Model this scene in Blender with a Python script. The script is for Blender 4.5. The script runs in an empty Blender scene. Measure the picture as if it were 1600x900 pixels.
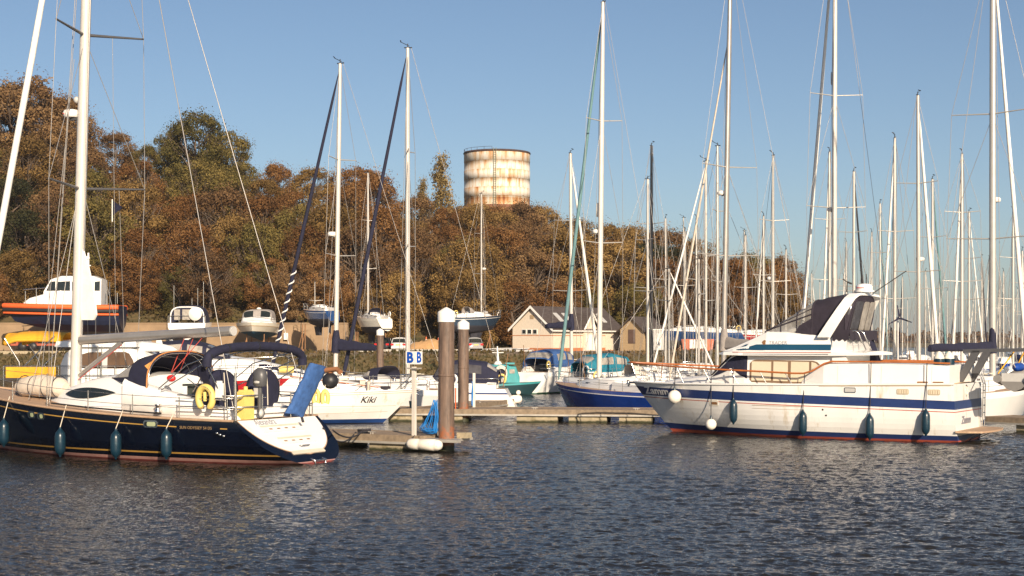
import bpy, math, random
import numpy as np
from mathutils import Vector, Matrix

random.seed(7)
sc = bpy.context.scene
col = sc.collection
R = math.radians

# ------------------------------------------------------------------ camera
CAMZ = 4.0          # eye height above the water
F = 2500.0          # focal length in pixels of a 1600 px wide frame
HY = 532.0          # horizon row in that frame
cd = bpy.data.cameras.new("camera")
cam = bpy.data.objects.new("camera", cd)
col.objects.link(cam)
cam.location = (0, 0, CAMZ)
cam.rotation_euler = (R(90), 0, 0)
cd.lens = F / 1600 * 36
cd.sensor_width = 36
cd.shift_y = (HY - 450) / 1600
cd.clip_start = 0.5
cd.clip_end = 20000
sc.camera = cam

# ------------------------------------------------------------------ sky and sun
SUN_AZ = 18.0       # degrees to the right of straight behind the camera
SUN_EL = 22.0
sx = math.sin(R(SUN_AZ)) * math.cos(R(SUN_EL))
sy = -math.cos(R(SUN_AZ)) * math.cos(R(SUN_EL))
sz = math.sin(R(SUN_EL))
w = bpy.data.worlds.new("World")
sc.world = w
w.use_nodes = True
nt = w.node_tree
nt.nodes.clear()
sky = nt.nodes.new("ShaderNodeTexSky")
sky.sky_type = 'NISHITA'
sky.sun_disc = False
sky.sun_elevation = R(SUN_EL)
sky.sun_rotation = math.atan2(sx, sy)
sky.air_density = 0.8
sky.dust_density = 0.9
sky.ozone_density = 2.0
bg = nt.nodes.new("ShaderNodeBackground")
bg.inputs[1].default_value = 0.067
wo = nt.nodes.new("ShaderNodeOutputWorld")
nt.links.new(sky.outputs[0], bg.inputs[0])
nt.links.new(bg.outputs[0], wo.inputs[0])
sl = bpy.data.lights.new("sun", 'SUN')
sl.energy = 5.0
sl.angle = R(0.5)
sl.color = (1.0, 0.83, 0.63)
so = bpy.data.objects.new("sun", sl)
col.objects.link(so)
so.rotation_euler = Vector((sx, sy, sz)).to_track_quat('Z', 'Y').to_euler()
sc.view_settings.view_transform = 'Standard'
sc.view_settings.look = 'None'
sc.view_settings.exposure = 0.52
sc.view_settings.gamma = 1.0
sc.view_settings.use_curve_mapping = False
sc.cycles.max_bounces = 6
sc.cycles.transparent_max_bounces = 8

# ------------------------------------------------------------------ materials
MATS = {}
def mat(name, c, rough=0.5, metal=0.0, var=0.12, vscale=1.5, bump=0.0, bscale=20.0, spec=0.5, alpha=1.0, dirt=None, dscale=2.0, dthr=0.58, stretch=None, coat=0.0, tide=None):
    """principled material with uneven colour, roughness and an optional patchy stain"""
    if name in MATS: return MATS[name]
    m = bpy.data.materials.new(name); m.use_nodes = True
    n = m.node_tree.nodes; l = m.node_tree.links
    b = n["Principled BSDF"]
    tc = n.new("ShaderNodeTexCoord")
    src = tc.outputs["Object"]
    if stretch:
        mp = n.new("ShaderNodeMapping"); mp.inputs["Scale"].default_value = stretch
        l.new(src, mp.inputs["Vector"]); src = mp.outputs["Vector"]
    nz = n.new("ShaderNodeTexNoise"); nz.inputs["Scale"].default_value = vscale
    nz.inputs["Detail"].default_value = 6; nz.inputs["Roughness"].default_value = 0.65
    l.new(src, nz.inputs["Vector"])
    rp = n.new("ShaderNodeValToRGB")
    rp.color_ramp.elements[0].position = 0.3; rp.color_ramp.elements[1].position = 0.7
    rp.color_ramp.elements[0].color = (*[x * (1 - var) for x in c], 1)
    rp.color_ramp.elements[1].color = (*[min(1, x * (1 + var)) for x in c], 1)
    l.new(nz.outputs[0], rp.inputs[0])
    out = rp.outputs[0]
    if dirt:
        n2 = n.new("ShaderNodeTexNoise"); n2.inputs["Scale"].default_value = dscale
        n2.inputs["Detail"].default_value = 8; n2.inputs["Roughness"].default_value = 0.7
        l.new(src, n2.inputs["Vector"])
        r2 = n.new("ShaderNodeValToRGB")
        r2.color_ramp.elements[0].position = dthr; r2.color_ramp.elements[1].position = dthr + 0.15
        l.new(n2.outputs[0], r2.inputs[0])
        mx = n.new("ShaderNodeMixRGB"); mx.inputs[2].default_value = (*dirt, 1)
        l.new(r2.outputs[0], mx.inputs[0]); l.new(out, mx.inputs[1]); out = mx.outputs[0]
    if tide is not None:   # weed and slime below the tide line
        sp = n.new("ShaderNodeSeparateXYZ"); l.new(tc.outputs["Object"], sp.inputs[0])
        ad = n.new("ShaderNodeMath"); ad.operation = 'MULTIPLY_ADD'; ad.inputs[1].default_value = -.22; l.new(nz.outputs[0], ad.inputs[0]); l.new(sp.outputs[2], ad.inputs[2])
        mr = n.new("ShaderNodeMapRange"); mr.inputs[1].default_value = tide + .03; mr.inputs[2].default_value = tide - .05; l.new(ad.outputs[0], mr.inputs[0])
        mx = n.new("ShaderNodeMixRGB"); mx.inputs[2].default_value = (.030, .032, .012, 1); l.new(mr.outputs[0], mx.inputs[0]); l.new(out, mx.inputs[1]); out = mx.outputs[0]
    l.new(out, b.inputs["Base Color"])
    b.inputs["Roughness"].default_value = rough
    b.inputs["Metallic"].default_value = metal
    b.inputs["Specular IOR Level"].default_value = spec
    b.inputs["Coat Weight"].default_value = coat
    if alpha < 1:
        b.inputs["Alpha"].default_value = alpha
    if bump:
        n3 = n.new("ShaderNodeTexNoise"); n3.inputs["Scale"].default_value = bscale
        n3.inputs["Detail"].default_value = 4
        l.new(src, n3.inputs["Vector"])
        bp = n.new("ShaderNodeBump"); bp.inputs["Strength"].default_value = bump; bp.inputs["Distance"].default_value = 0.05
        l.new(n3.outputs[0], bp.inputs["Height"]); l.new(bp.outputs[0], b.inputs["Normal"])
    MATS[name] = m
    return m

GEL = mat("white_gelcoat", (0.80, 0.79, 0.765), 0.18, var=0.05, vscale=0.8, dirt=(0.66, 0.62, 0.55), dscale=0.9, dthr=0.62)
GELH = mat("weathered_white_hull", (0.80, 0.785, 0.755), 0.20, var=0.07, vscale=0.5, dirt=(0.56, 0.48, 0.36), dscale=1.6, dthr=0.56, stretch=(1.3, 1.3, 0.28))
CREAM = mat("cream_gelcoat", (0.74, 0.70, 0.60), 0.25, var=0.06, dirt=(0.5, 0.45, 0.36), dthr=0.62)
NAVYH = mat("navy_hull_paint", (0.0022, 0.004, 0.011), 0.10, var=0.25)
BLUEH = mat("royal_blue_hull_paint", (0.008, 0.045, 0.27), 0.18, var=0.2)
BANDB = mat("band_blue", (0.02, 0.04, 0.14), 0.3, var=0.15)
TEALB = mat("band_petrol", (0.012, 0.065, 0.12), 0.3)
BOOT = mat("boot_blue", (0.015, 0.05, 0.18), 0.35)
ANTI = mat("antifoul_red", (0.20, 0.035, 0.03), 0.7, var=0.35, dirt=(0.36, 0.2, 0.17), dscale=3)
ANTIB = mat("antifoul_blue", (0.01, 0.09, 0.17), 0.7, var=0.3)
ANTID = mat("antifoul_dark", (0.03, 0.03, 0.04), 0.7, var=0.3)
PINK = mat("faded_boot_stripe", (0.42, 0.22, 0.19), 0.6, var=0.25)
GOLD = mat("gold_stripe", (0.42, 0.24, 0.05), 0.35)
REDL = mat("red_line", (0.45, 0.09, 0.05), 0.4)
REDH = mat("red_hull_paint", (0.36, 0.015, 0.02), 0.2)
ORNG = mat("orange_tube", (0.75, 0.13, 0.03), 0.5)
TEAK = mat("weathered_teak", (0.42, 0.28, 0.18), 0.7, var=0.22, vscale=3, stretch=(0.4, 12, 1), bump=0.2)
TEAKR = mat("varnished_teak_rail", (0.42, 0.13, 0.035), 0.3, var=0.25)
STEEL = mat("polished_steel", (0.62, 0.60, 0.57), 0.22, 1.0, var=0.1)
WIRE = mat("rigging_wire", (0.34, 0.32, 0.30), 0.4, 0.5, var=0.1)
ALU = mat("anodised_mast", (0.54, 0.51, 0.465), 0.32, 0.35, var=0.08)
ALUW = mat("white_mast_paint", (0.62, 0.585, 0.535), 0.3, 0.15, var=0.10, vscale=.6)
ALUD = mat("dark_mast", (0.05, 0.05, 0.055), 0.35, 0.3)
ALUG = mat("grey_mast", (0.45, 0.42, 0.39), 0.3, 0.6)
SAILW = mat("white_sailcloth", (0.82, 0.80, 0.75), 0.8, var=0.06, bump=0.3, bscale=6)
NAVY = mat("navy_canvas", (0.012, 0.013, 0.036), 0.85, var=0.25, vscale=3, bump=0.5, bscale=5)
PURP = mat("faded_navy_canvas", (0.024, 0.018, 0.030), 0.85, var=0.25, vscale=3, bump=0.5, bscale=5)
DENIM = mat("blue_canvas", (0.035, 0.10, 0.28), 0.85, var=0.3, vscale=5, bump=0.8, bscale=7)
TEALC = mat("teal_canvas", (0.01, 0.17, 0.25), 0.85, var=0.2, bump=0.4, bscale=6)
TURQ = mat("turquoise_paint", (0.05, 0.30, 0.32), 0.5, var=0.15)
GREENS = mat("grey_green_sail_cover", (0.13, 0.25, 0.27), 0.85, var=0.2)
GREYC = mat("grey_canvas", (0.30, 0.27, 0.25), 0.9, var=0.2, bump=0.5, bscale=5)
BEIGEC = mat("beige_canvas", (0.62, 0.54, 0.45), 0.85, var=0.12, bump=0.7, bscale=4)
YEL = mat("yellow_canvas", (0.72, 0.36, 0.02), 0.8, var=0.12, bump=0.4, bscale=6)
YELP = mat("yellow_plastic", (0.72, 0.55, 0.16), 0.5, var=0.1)
CLEAR = mat("clear_vinyl", (0.42, 0.40, 0.37), 0.10, var=0.5, vscale=1.2, alpha=0.5)
SMOKE = mat("smoked_vinyl", (0.07, 0.065, 0.07), 0.15, var=0.4, vscale=2)
VINYL = mat("hazy_vinyl", (0.34, 0.31, 0.27), 0.2, var=0.35, vscale=2.5)
GLASS = mat("dark_glass", (0.015, 0.02, 0.02), 0.06, var=0.4, vscale=1.5)
CURT = mat("curtained_window", (0.66, 0.57, 0.42), 0.12, var=0.06, vscale=0.7, coat=0.5)
BRNW = mat("brown_tinted_window", (0.11, 0.065, 0.035), 0.10, var=0.4, vscale=0.6)
RUBB = mat("black_rubber", (0.02, 0.02, 0.022), 0.45)
FENB = mat("petrol_fender", (0.006, 0.026, 0.045), 0.30, var=0.15, dirt=(0.05, 0.12, 0.15), dthr=0.6)
FENW = mat("white_fender", (0.80, 0.75, 0.66), 0.4, var=0.08, dirt=(0.5, 0.42, 0.3), dthr=0.6, dscale=4)
GREY = mat("grey_plastic", (0.08, 0.08, 0.085), 0.4)
LGREY = mat("light_grey_plastic", (0.50, 0.49, 0.47), 0.4)
RIBG = mat("grey_dinghy_rubber", (0.20, 0.19, 0.18), 0.6, var=0.15)
ROPEW = mat("white_rope", (0.62, 0.56, 0.46), 0.9)
ROPEK = mat("black_rope", (0.03, 0.028, 0.035), 0.9)
ROPEB = mat("blue_hose", (0.01, 0.19, 0.55), 0.5, var=0.2)
ROPER = mat("red_rope", (0.55, 0.08, 0.06), 0.8)
REDP = mat("red_plastic", (0.6, 0.02, 0.02), 0.4)
BLKT = mat("black_lettering", (0.02, 0.02, 0.03), 0.5)
WHTT = mat("white_lettering", (0.75, 0.72, 0.68), 0.5)
GREYT = mat("grey_lettering", (0.22, 0.22, 0.25), 0.5)
SIGNB = mat("blue_lettering", (0.0, 0.07, 0.42), 0.5)
WOODD = mat("pontoon_decking", (0.30, 0.22, 0.15), 0.85, var=0.3, vscale=2, stretch=(14, 0.6, 1), bump=0.4)
WOODE = mat("pontoon_edge_timber", (0.23, 0.175, 0.12), 0.85, var=0.35, vscale=4, dirt=(0.12, 0.09, 0.06), dscale=5, dthr=0.6)
GALV = mat("galvanised_channel", (0.45, 0.42, 0.37), 0.5, 0.4, var=0.2)
CONC = mat("float_concrete", (0.36, 0.30, 0.20), 0.9, var=0.25, vscale=3, dirt=(0.16, 0.13, 0.06), dscale=2.5, dthr=0.55, bump=0.3, tide=0.0)
WHITE = mat("white_paint", (0.80, 0.77, 0.72), 0.5, var=0.05)
BRONZE = mat("brown_wood", (0.24, 0.12, 0.05), 0.6, var=0.3)

# ------------------------------------------------------------------ object bookkeeping
def tag(o, label=None, cat=None, group=None, kind=None):
    if label: o["label"] = label
    if cat: o["category"] = cat
    if group: o["group"] = group
    if kind: o["kind"] = kind
    return o

def thing(name, label, cat, loc=(0, 0, 0), rz=0.0, group=None):
    o = bpy.data.objects.new(name, None)
    o.empty_display_size = 0.3
    col.objects.link(o)
    o.location = loc; o.rotation_euler = (0, 0, rz)
    return tag(o, label, cat, group)

def dup(o, loc=None, rz=None, parent=None, label=None, scale=None):
    c = o.copy(); col.objects.link(c)
    if parent is not None: c.parent = parent
    for ch in list(o.children): dup(ch, parent=c)
    if loc is not None: c.location = loc
    if rz is not None: c.rotation_euler = (0, 0, rz)
    if scale is not None: c.scale = scale
    if label: c["label"] = label
    return c

class MB:
    def __init__(s): s.v = []; s.f = []; s.m = []; s.s = []
    def add(s, vs, fs, mi=0, smooth=False):
        o = len(s.v); s.v += [tuple(p) for p in vs]
        for f in fs:
            s.f.append(tuple(i + o for i in f)); s.m.append(mi); s.s.append(smooth)
        return s
    def box(s, c, d, mi=0, rz=0.0, taper=1.0):
        x, y, z = c; a, b, h = d[0] / 2, d[1] / 2, d[2] / 2
        ca, sa = math.cos(rz), math.sin(rz)
        vs = []
        for k, zz in ((1, -h), (taper, h)):
            for (i, j) in ((-1, -1), (1, -1), (1, 1), (-1, 1)):
                px, py = i * a * k, j * b * k
                vs.append((x + px * ca - py * sa, y + px * sa + py * ca, z + zz))
        return s.add(vs, [(3, 2, 1, 0), (4, 5, 6, 7), (0, 1, 5, 4), (1, 2, 6, 5), (2, 3, 7, 6), (3, 0, 4, 7)], mi)
    def bbox(s, x0, x1, y0, y1, z0, z1, mi=0):
        return s.box(((x0 + x1) / 2, (y0 + y1) / 2, (z0 + z1) / 2), (abs(x1 - x0), abs(y1 - y0), abs(z1 - z0)), mi)
    def rings(s, rs, mi=0, caps=True, smooth=True, closed=True):
        n = len(rs[0]); vs = [p for r in rs for p in r]; fs = []
        for i in range(len(rs) - 1):
            for j in range(n if closed else n - 1):
                k = (j + 1) % n
                fs.append((i * n + j, i * n + k, (i + 1) * n + k, (i + 1) * n + j))
        s.add(vs, fs, mi, smooth)
        if caps:
            s.add(rs[0], [tuple(range(n - 1, -1, -1))], mi); s.add(rs[-1], [tuple(range(n))], mi)
        return s
    def tube(s, pts, r, n=6, mi=0, caps=True, flat=1.0):
        pts = [Vector(p) for p in pts]; m = len(pts)
        rr = r if isinstance(r, (list, tuple)) else [r] * m
        rs = []; up = None
        for i, p in enumerate(pts):
            d = (pts[min(i + 1, m - 1)] - pts[max(i - 1, 0)])
            if d.length < 1e-9: d = Vector((0, 0, 1))
            d.normalize()
            if up is None:
                up = Vector((0, 0, 1)) if abs(d.z) < 0.9 else Vector((0, 1, 0))
            a = d.cross(up)
            if a.length < 1e-6: a = d.orthogonal()
            a.normalize(); b = a.cross(d); up = b
            rs.append([p + a * math.cos(2 * math.pi * k / n) * rr[i] * flat + b * math.sin(2 * math.pi * k / n) * rr[i] for k in range(n)])
        return s.rings(rs, mi, caps)
    def lathe(s, prof, c=(0, 0, 0), n=14, mi=0, axis='z'):
        rs = []
        for (r, h) in prof:
            ring = []
            for k in range(n):
                a = 2 * math.pi * k / n; u, v = r * math.cos(a), r * math.sin(a)
                p = {'z': (u, v, h), 'x': (h, u, v), 'y': (v, h, u)}[axis]
                ring.append((c[0] + p[0], c[1] + p[1], c[2] + p[2]))
            rs.append(ring)
        return s.rings(rs, mi)
    def sphere(s, c, r, mi=0, n=14, sq=(1, 1, 1)):
        rs = []
        for i in range(1, n // 2):
            th = math.pi * i / (n // 2)
            rs.append([(c[0] + r * sq[0] * math.sin(th) * math.cos(2 * math.pi * k / n), c[1] + r * sq[1] * math.sin(th) * math.sin(2 * math.pi * k / n), c[2] + r * sq[2] * math.cos(th)) for k in range(n)])
        top = (c[0], c[1], c[2] + r * sq[2]); bot = (c[0], c[1], c[2] - r * sq[2])
        o = len(rs)
        s.rings(rs, mi, caps=False)
        s.add([top] + rs[0], [(0, i + 1, (i + 1) % n + 1) for i in range(n)], mi, True)
        s.add([bot] + rs[-1], [(0, (i + 1) % n + 1, i + 1) for i in range(n)], mi, True)
        return s
    def prism(s, poly, fn0, fn1, mi=0):
        """extrude a 2-D outline: fn0 / fn1 map (u, v) to the two faces"""
        n = len(poly); a = [fn0(*p) for p in poly]; b = [fn1(*p) for p in poly]
        s.add(a + b, [tuple(range(n - 1, -1, -1)), tuple(range(n, 2 * n))] + [(i, (i + 1) % n, n + (i + 1) % n, n + i) for i in range(n)], mi)
        return s
    def sheet(s, grid, mi=0, thick=0.0, smooth=True):
        """grid of points as a surface, optional thickness"""
        a = len(grid); b = len(grid[0]); vs = [p for r in grid for p in r]
        fs = [(i * b + j, i * b + j + 1, (i + 1) * b + j + 1, (i + 1) * b + j) for i in range(a - 1) for j in range(b - 1)]
        s.add(vs, fs, mi, smooth)
        return s
    def build(s, name, mats, parent=None, loc=None, rz=None):
        me = bpy.data.meshes.new(name)
        me.from_pydata(s.v, [], s.f)
        if not isinstance(mats, (list, tuple)): mats = [mats]
        for m in mats: me.materials.append(m)
        me.polygons.foreach_set("material_index", s.m)
        me.polygons.foreach_set("use_smooth", s.s)
        me.update()
        o = bpy.data.objects.new(name, me); col.objects.link(o)
        if parent is not None: o.parent = parent
        if loc is not None: o.location = loc
        if rz is not None: o.rotation_euler = (0, 0, rz)
        return o

def P(px, d, z=0.0):
    """ground point seen at column px of the 1600 px frame, d metres away"""
    return ((px - 800) / F * d, d, z)
def zat(py, d): return CAMZ + (HY - py) / F * d
def dat(py, z=0.0): return (CAMZ - z) * F / (py - HY)

def frame(S, deg):
    """local frame of a berth: returns loc(px, py, y) giving the local point where the sight line meets plane y"""
    t = R(deg); u = (math.cos(t), math.sin(t)); n = (-math.sin(t), math.cos(t))
    def loc(px, py, y):
        a = (px - 800) / F; b = (HY - py) / F
        x = (S[0] + y * n[0] - a * (S[1] + y * n[1])) / (a * u[1] - u[0])
        d = S[1] + x * u[1] + y * n[1]
        return (x, y, CAMZ + b * d)
    return loc

_fonts = {}
def text(name, s, size, fn, m, parent, shear=0.0, space=1.0, bold=0.0, xs=1.0):
    """lettering as real mesh; fn maps (u, v, outward) to a point"""
    cu = bpy.data.curves.new(name, 'FONT'); cu.body = s; cu.size = size; cu.shear = shear
    cu.space_character = space; cu.extrude = 0.004; cu.offset = bold
    cu.resolution_u = 3
    ob = bpy.data.objects.new(name, cu); col.objects.link(ob)
    bpy.context.view_layer.update()
    me = bpy.data.meshes.new_from_object(ob.evaluated_get(bpy.context.evaluated_depsgraph_get()))
    bpy.data.objects.remove(ob)
    for v in me.vertices:
        v.co = fn(v.co.x * xs, v.co.y, v.co.z)
    me.materials.clear(); me.materials.append(m)
    o = bpy.data.objects.new(name, me); col.objects.link(o)
    if parent is not None: o.parent = parent
    return o

# ------------------------------------------------------------------ hulls
class Hull:
    def __init__(h, L, B, zs, zk, stern=0.85, tmax=0.42, p=2.2, rake=1.2, srake=0.0, e=2.4, q=0.5, bowp=0.9, flare=0.0):
        h.L, h.B, h.zsf, h.zkf = L, B, zs, zk
        h.stern, h.tmax, h.p, h.rake, h.srake, h.e, h.q, h.bowp, h.flare = stern, tmax, p, rake, srake, e, q, bowp, flare
        h.zs1 = zs(1.0); h.zs0 = zs(0.0)
    def plan(h, t):
        t = min(max(t, 0), 1)
        if t < h.tmax: return h.stern + (1 - h.stern) * math.sin(math.pi / 2 * t / h.tmax)
        return max(0.0, 1 - ((t - h.tmax) / (1 - h.tmax)) ** h.p) ** h.bowp
    def Y(h, t, z):
        zs, zk = h.zsf(t), h.zkf(t)
        if z <= zk: return 0.0
        r = min(1.0, max(0.0, (zs - z) / (zs - zk)))
        fl = 1 - h.flare * r * max(0, (t - 0.5) * 2)
        return h.B / 2 * h.plan(t) * max(0.0, 1 - r ** h.e) ** h.q * fl
    def xs(h, z): return -h.srake * (1 - z / h.zs0)
    def xb(h, z): return h.L - h.rake * max(0.0, 1 - z / h.zs1) ** 1.1
    def pt(h, t, z, side=1):
        a, b = h.xs(z), h.xb(z)
        return (a + (b - a) * t, side * h.Y(t, z), z)
    def side(h, x, z, off=0.0, sd=1):
        a, b = h.xs(z), h.xb(z)
        t = (x - a) / (b - a)
        return (x, sd * (h.Y(t, z) + off), z)
    def mesh(h, rows, nt=30, transom=True, tmi=0):
        """rows: (kind, value, material of the band below); kind s = below sheer, w = absolute, k = fraction of depth"""
        mb = MB(); ts = [1 - (1 - i / nt) ** 1.25 for i in range(nt + 1)]
        ts[-1] = 1.0
        def zrow(r, t):
            zs, zk = h.zsf(t), h.zkf(t)
            z = r[1](t) if r[0] == 'f' else {'s': zs + (0 if r[0] == 'f' else r[1]), 'w': r[1], 'k': zk * r[1]}[r[0]]
            return max(zk, min(zs, z))
        for sd in (1, -1):
            g = [[h.pt(t, zrow(r, t), sd) for t in ts] for r in rows]
            for i in range(len(rows) - 1):
                b = len(ts); vs = g[i] + g[i + 1]
                fs = [(j, j + 1, b + j + 1, b + j) if sd < 0 else (j + 1, j, b + j, b + j + 1) for j in range(b - 1)]
                mb.add(vs, fs, rows[i][2], True)
        if transom:
            a = [h.pt(0, zrow(r, 0), 1) for r in rows]; b = [h.pt(0, zrow(r, 0), -1) for r in rows]
            for i in range(len(rows) - 1):
                mb.add([a[i], b[i], b[i + 1], a[i + 1]], [(0, 1, 2, 3)], rows[i][2] if tmi is None else (tmi if rows[i][0] in 'sf' or rows[i][1] > 0.1 else rows[i][2]))
        return mb
    def dense(h, rows, per=3):
        out = []
        for a, b in zip(rows, rows[1:]):
            out.append(a)
            if a[0] == b[0] and a[0] != 'f':
                for k in range(1, per): out.append((a[0], a[1] + (b[1] - a[1]) * k / per, a[2]))
        out.append(rows[-1]); return out
    def deck(h, mi=0, dz=-0.02, inset=0.0, n=24, camber=0.06, t0=0.0, t1=1.0):
        mb = MB(); g = []
        for i in range(n + 1):
            t = t0 + (t1 - t0) * i / n; z = h.zsf(t) + dz
            x = h.pt(t, h.zsf(t))[0]; y = max(0.0, h.Y(t, z) - inset)
            g.append([(x, y, z), (x, y * .5, z + camber * .75 * h.plan(t)), (x, 0, z + camber * h.plan(t)), (x, -y * .5, z + camber * .75 * h.plan(t)), (x, -y, z)])
        mb.sheet(g, mi); return mb
    def rail(h, r=0.03, dz=0.02, t0=0, t1=1.0, n=24, mi=0, hgt=None):
        mb = MB()
        for sd in (1, -1):
            pts = []
            for i in range(n + 1):
                t = t0 + (t1 - t0) * i / n; x, y, z = h.pt(t, h.zsf(t), sd)
                pts.append((x, y, z + dz))
            mb.tube(pts, r, 5, mi)
        return mb
    def strip(h, f0, f1, x0, x1, off=0.006, n=16, mi=0, sd=1):
        """band painted on the side between heights f0(x) and f1(x)"""
        g = [[h.side(x, f(x), off, sd) for f in (f0, f1)] for x in [x0 + (x1 - x0) * i / n for i in range(n + 1)]]
        return MB().sheet(g, mi)
    def patch(h, poly, off=0.01, mi=0, sd=1, mb=None):
        mb = mb or MB(); n = len(poly)
        cx = sum(p[0] for p in poly) / n; cz = sum(p[1] for p in poly) / n
        ks = (1.0, .8, .6, .4, .2); vs = []
        for k in ks: vs += [h.side(cx + (x - cx) * k, cz + (z - cz) * k, off, sd) for x, z in poly]
        vs += [h.side(x, z, -0.02, sd) for x, z in poly]; vs.append(h.side(cx, cz, off, sd))
        K = len(ks); fs = []
        for i in range(n):
            j = (i + 1) % n
            for q in range(K - 1): fs.append((q * n + i, q * n + j, (q + 1) * n + j, (q + 1) * n + i))
            fs.append(((K - 1) * n + i, (K - 1) * n + j, (K + 1) * n)); fs.append((i, j, K * n + j, K * n + i))
        mb.add(vs, fs, mi); return mb

def rrect(cx, cz, w_, h_, r, n=4, skew=0.0):
    out = []
    for (sx_, sz_, a0) in ((1, 1, 0), (-1, 1, 90), (-1, -1, 180), (1, -1, 270)):
        for k in range(n + 1):
            a = R(a0 + 90 * k / n)
            z = sz_ * (h_ / 2 - r) + r * math.sin(a)
            out.append((cx + sx_ * (w_ / 2 - r) + r * math.cos(a) + skew * z, cz + z))
    return out

class House:
    """superstructure lofted along x; stations (x, half width low, half width high, z low, z high)"""
    def __init__(h, st, rnd=0.12, camber=0.06):
        h.st = st; h.rnd = rnd; h.camber = camber
    def at(h, x):
        st = sorted(h.st)
        if x <= st[0][0]: return st[0]
        for a, b in zip(st, st[1:]):
            if x <= b[0]:
                k = (x - a[0]) / max(1e-6, b[0] - a[0])
                return tuple(a[i] + (b[i] - a[i]) * k for i in range(5))
        return st[-1]
    def ring(h, s):
        x, a, b, z0, z1 = s; r = min(h.rnd, (z1 - z0) * .45); c = h.camber
        half = [(a, z0), (a + (b - a) * .5, z0 + (z1 - z0) * .5), (b, z1 - r), (b - r * .3, z1 - r * .3), (b - r, z1), (b * .5, z1 + c * .8)]
        return [(x, y, z) for y, z in half] + [(x, 0, z1 + c)] + [(x, -y, z) for y, z in reversed(half)]
    def mesh(h, mi=0, smooth=False, caps=True):
        mb = MB(); rs = [h.ring(s) for s in sorted(h.st)]
        mb.rings(rs, mi, caps=caps, smooth=smooth, closed=False); return mb
    def side(h, x, z, off=0.0, sd=1):
        s = h.at(x); r = min(h.rnd, (s[4] - s[3]) * .45)
        k = (z - s[3]) / max(0.01, (s[4] - r - s[3])); k = min(1.1, max(-.2, k))
        return (x, sd * (s[1] + (s[2] - s[1]) * k + off), z)
    patch = Hull.patch
    strip = Hull.strip

class Tent:
    """canvas hood lofted over hoops; hoop = (x, half width, z base, z top); front to back"""
    def __init__(h, hoops, e=2.6): h.h = hoops; h.e = e
    def S(h, u, v, off=0.0):
        n = len(h.h) - 1; k = min(n - 1, int(u * n)); f = u * n - k
        a, b = h.h[k], h.h[k + 1]; x, w_, z0, z1 = [a[i] + (b[i] - a[i]) * f for i in range(4)]
        t = math.pi * v; c, s_ = math.cos(t), math.sin(t)
        y = (w_ + off) * math.copysign(abs(c) ** (2 / h.e), c); z = z0 + (z1 - z0 + off) * abs(s_) ** (2 / h.e)
        return (x, y, z)
    def mesh(h, nu=12, nv=20, mi=0):
        mb = MB()
        for o in (0, -0.03):
            mb.sheet([[h.S(i / nu, j / nv, o) for j in range(nv + 1)] for i in range(nu + 1)], mi)
        mb.tube([h.S(1, j / nv) for j in range(nv + 1)], 0.025, 5, mi)
        mb.tube([h.S(0, j / nv) for j in range(nv + 1)], 0.025, 5, mi)
        return mb
    def win(h, u0, u1, v0, v1, off=0.012, n=8, mi=0):
        return MB().sheet([[h.S(u0 + (u1 - u0) * i / n, v0 + (v1 - v0) * j / n, off) for j in range(n + 1)] for i in range(n + 1)], mi)
    def hoops(h, r=0.02):
        mb = MB()
        n = len(h.h) - 1
        for k in range(n + 1):
            mb.tube([h.S(k / n * 0.9999, j / 16, -0.03) for j in range(17)], r, 5)
        return mb

def stanchions(h, parent, zr=0.62, n=7, t0=0.04, t1=0.93, r=0.015, wires=(0.32, 0.6), pulpit=True, pushpit=True, mt=None):
    """guard rail: posts along both sides, two wires, pulpit and pushpit"""
    mb = MB(); mt = mt or STEEL
    for sd in (1, -1):
        ps = []
        for i in range(n):
            t = t0 + (t1 - t0) * i / (n - 1); x, y, z = h.pt(t, h.zsf(t), sd); y -= sd * 0.08
            ps.append((x, y, z)); mb.tube([(x, y, z), (x, y, z + zr)], r, 5)
        for wz in wires:
            mb.tube([(x, y, z + wz) for x, y, z in ps], r * 0.45, 4)
    if pulpit:
        a = h.pt(t1, h.zsf(t1), 1); b = h.pt(t1, h.zsf(t1), -1); c = h.pt(1, h.zsf(1))
        for dz in (zr, zr * .5):
            mb.tube([(a[0], a[1] - .08, a[2] + dz), (c[0] - .3, .18, c[2] + dz), (c[0] - .05, 0, c[2] + dz), (c[0] - .3, -.18, c[2] + dz), (b[0], b[1] + .08, b[2] + dz)], r * 1.2, 5)
        mb.tube([(c[0] - .5, .22, c[2]), (c[0] - .25, .15, c[2] + zr)], r * 1.2, 5)
        mb.tube([(c[0] - .5, -.22, c[2]), (c[0] - .25, -.15, c[2] + zr)], r * 1.2, 5)
    if pushpit:
        a = h.pt(t0, h.zsf(t0), 1)
        for dz in (zr, zr * .5):
            mb.tube([(a[0] + .6, a[1] - .08, a[2] + dz), (a[0] - .1, a[1] - .12, a[2] + dz), (a[0] - .15, 0.4, a[2] + dz)], r * 1.2, 5)
            mb.tube([(a[0] + .6, -a[1] + .08, a[2] + dz), (a[0] - .1, -a[1] + .12, a[2] + dz), (a[0] - .15, -0.4, a[2] + dz)], r * 1.2, 5)
    return mb.build("guard_rail", mt, parent)

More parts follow.
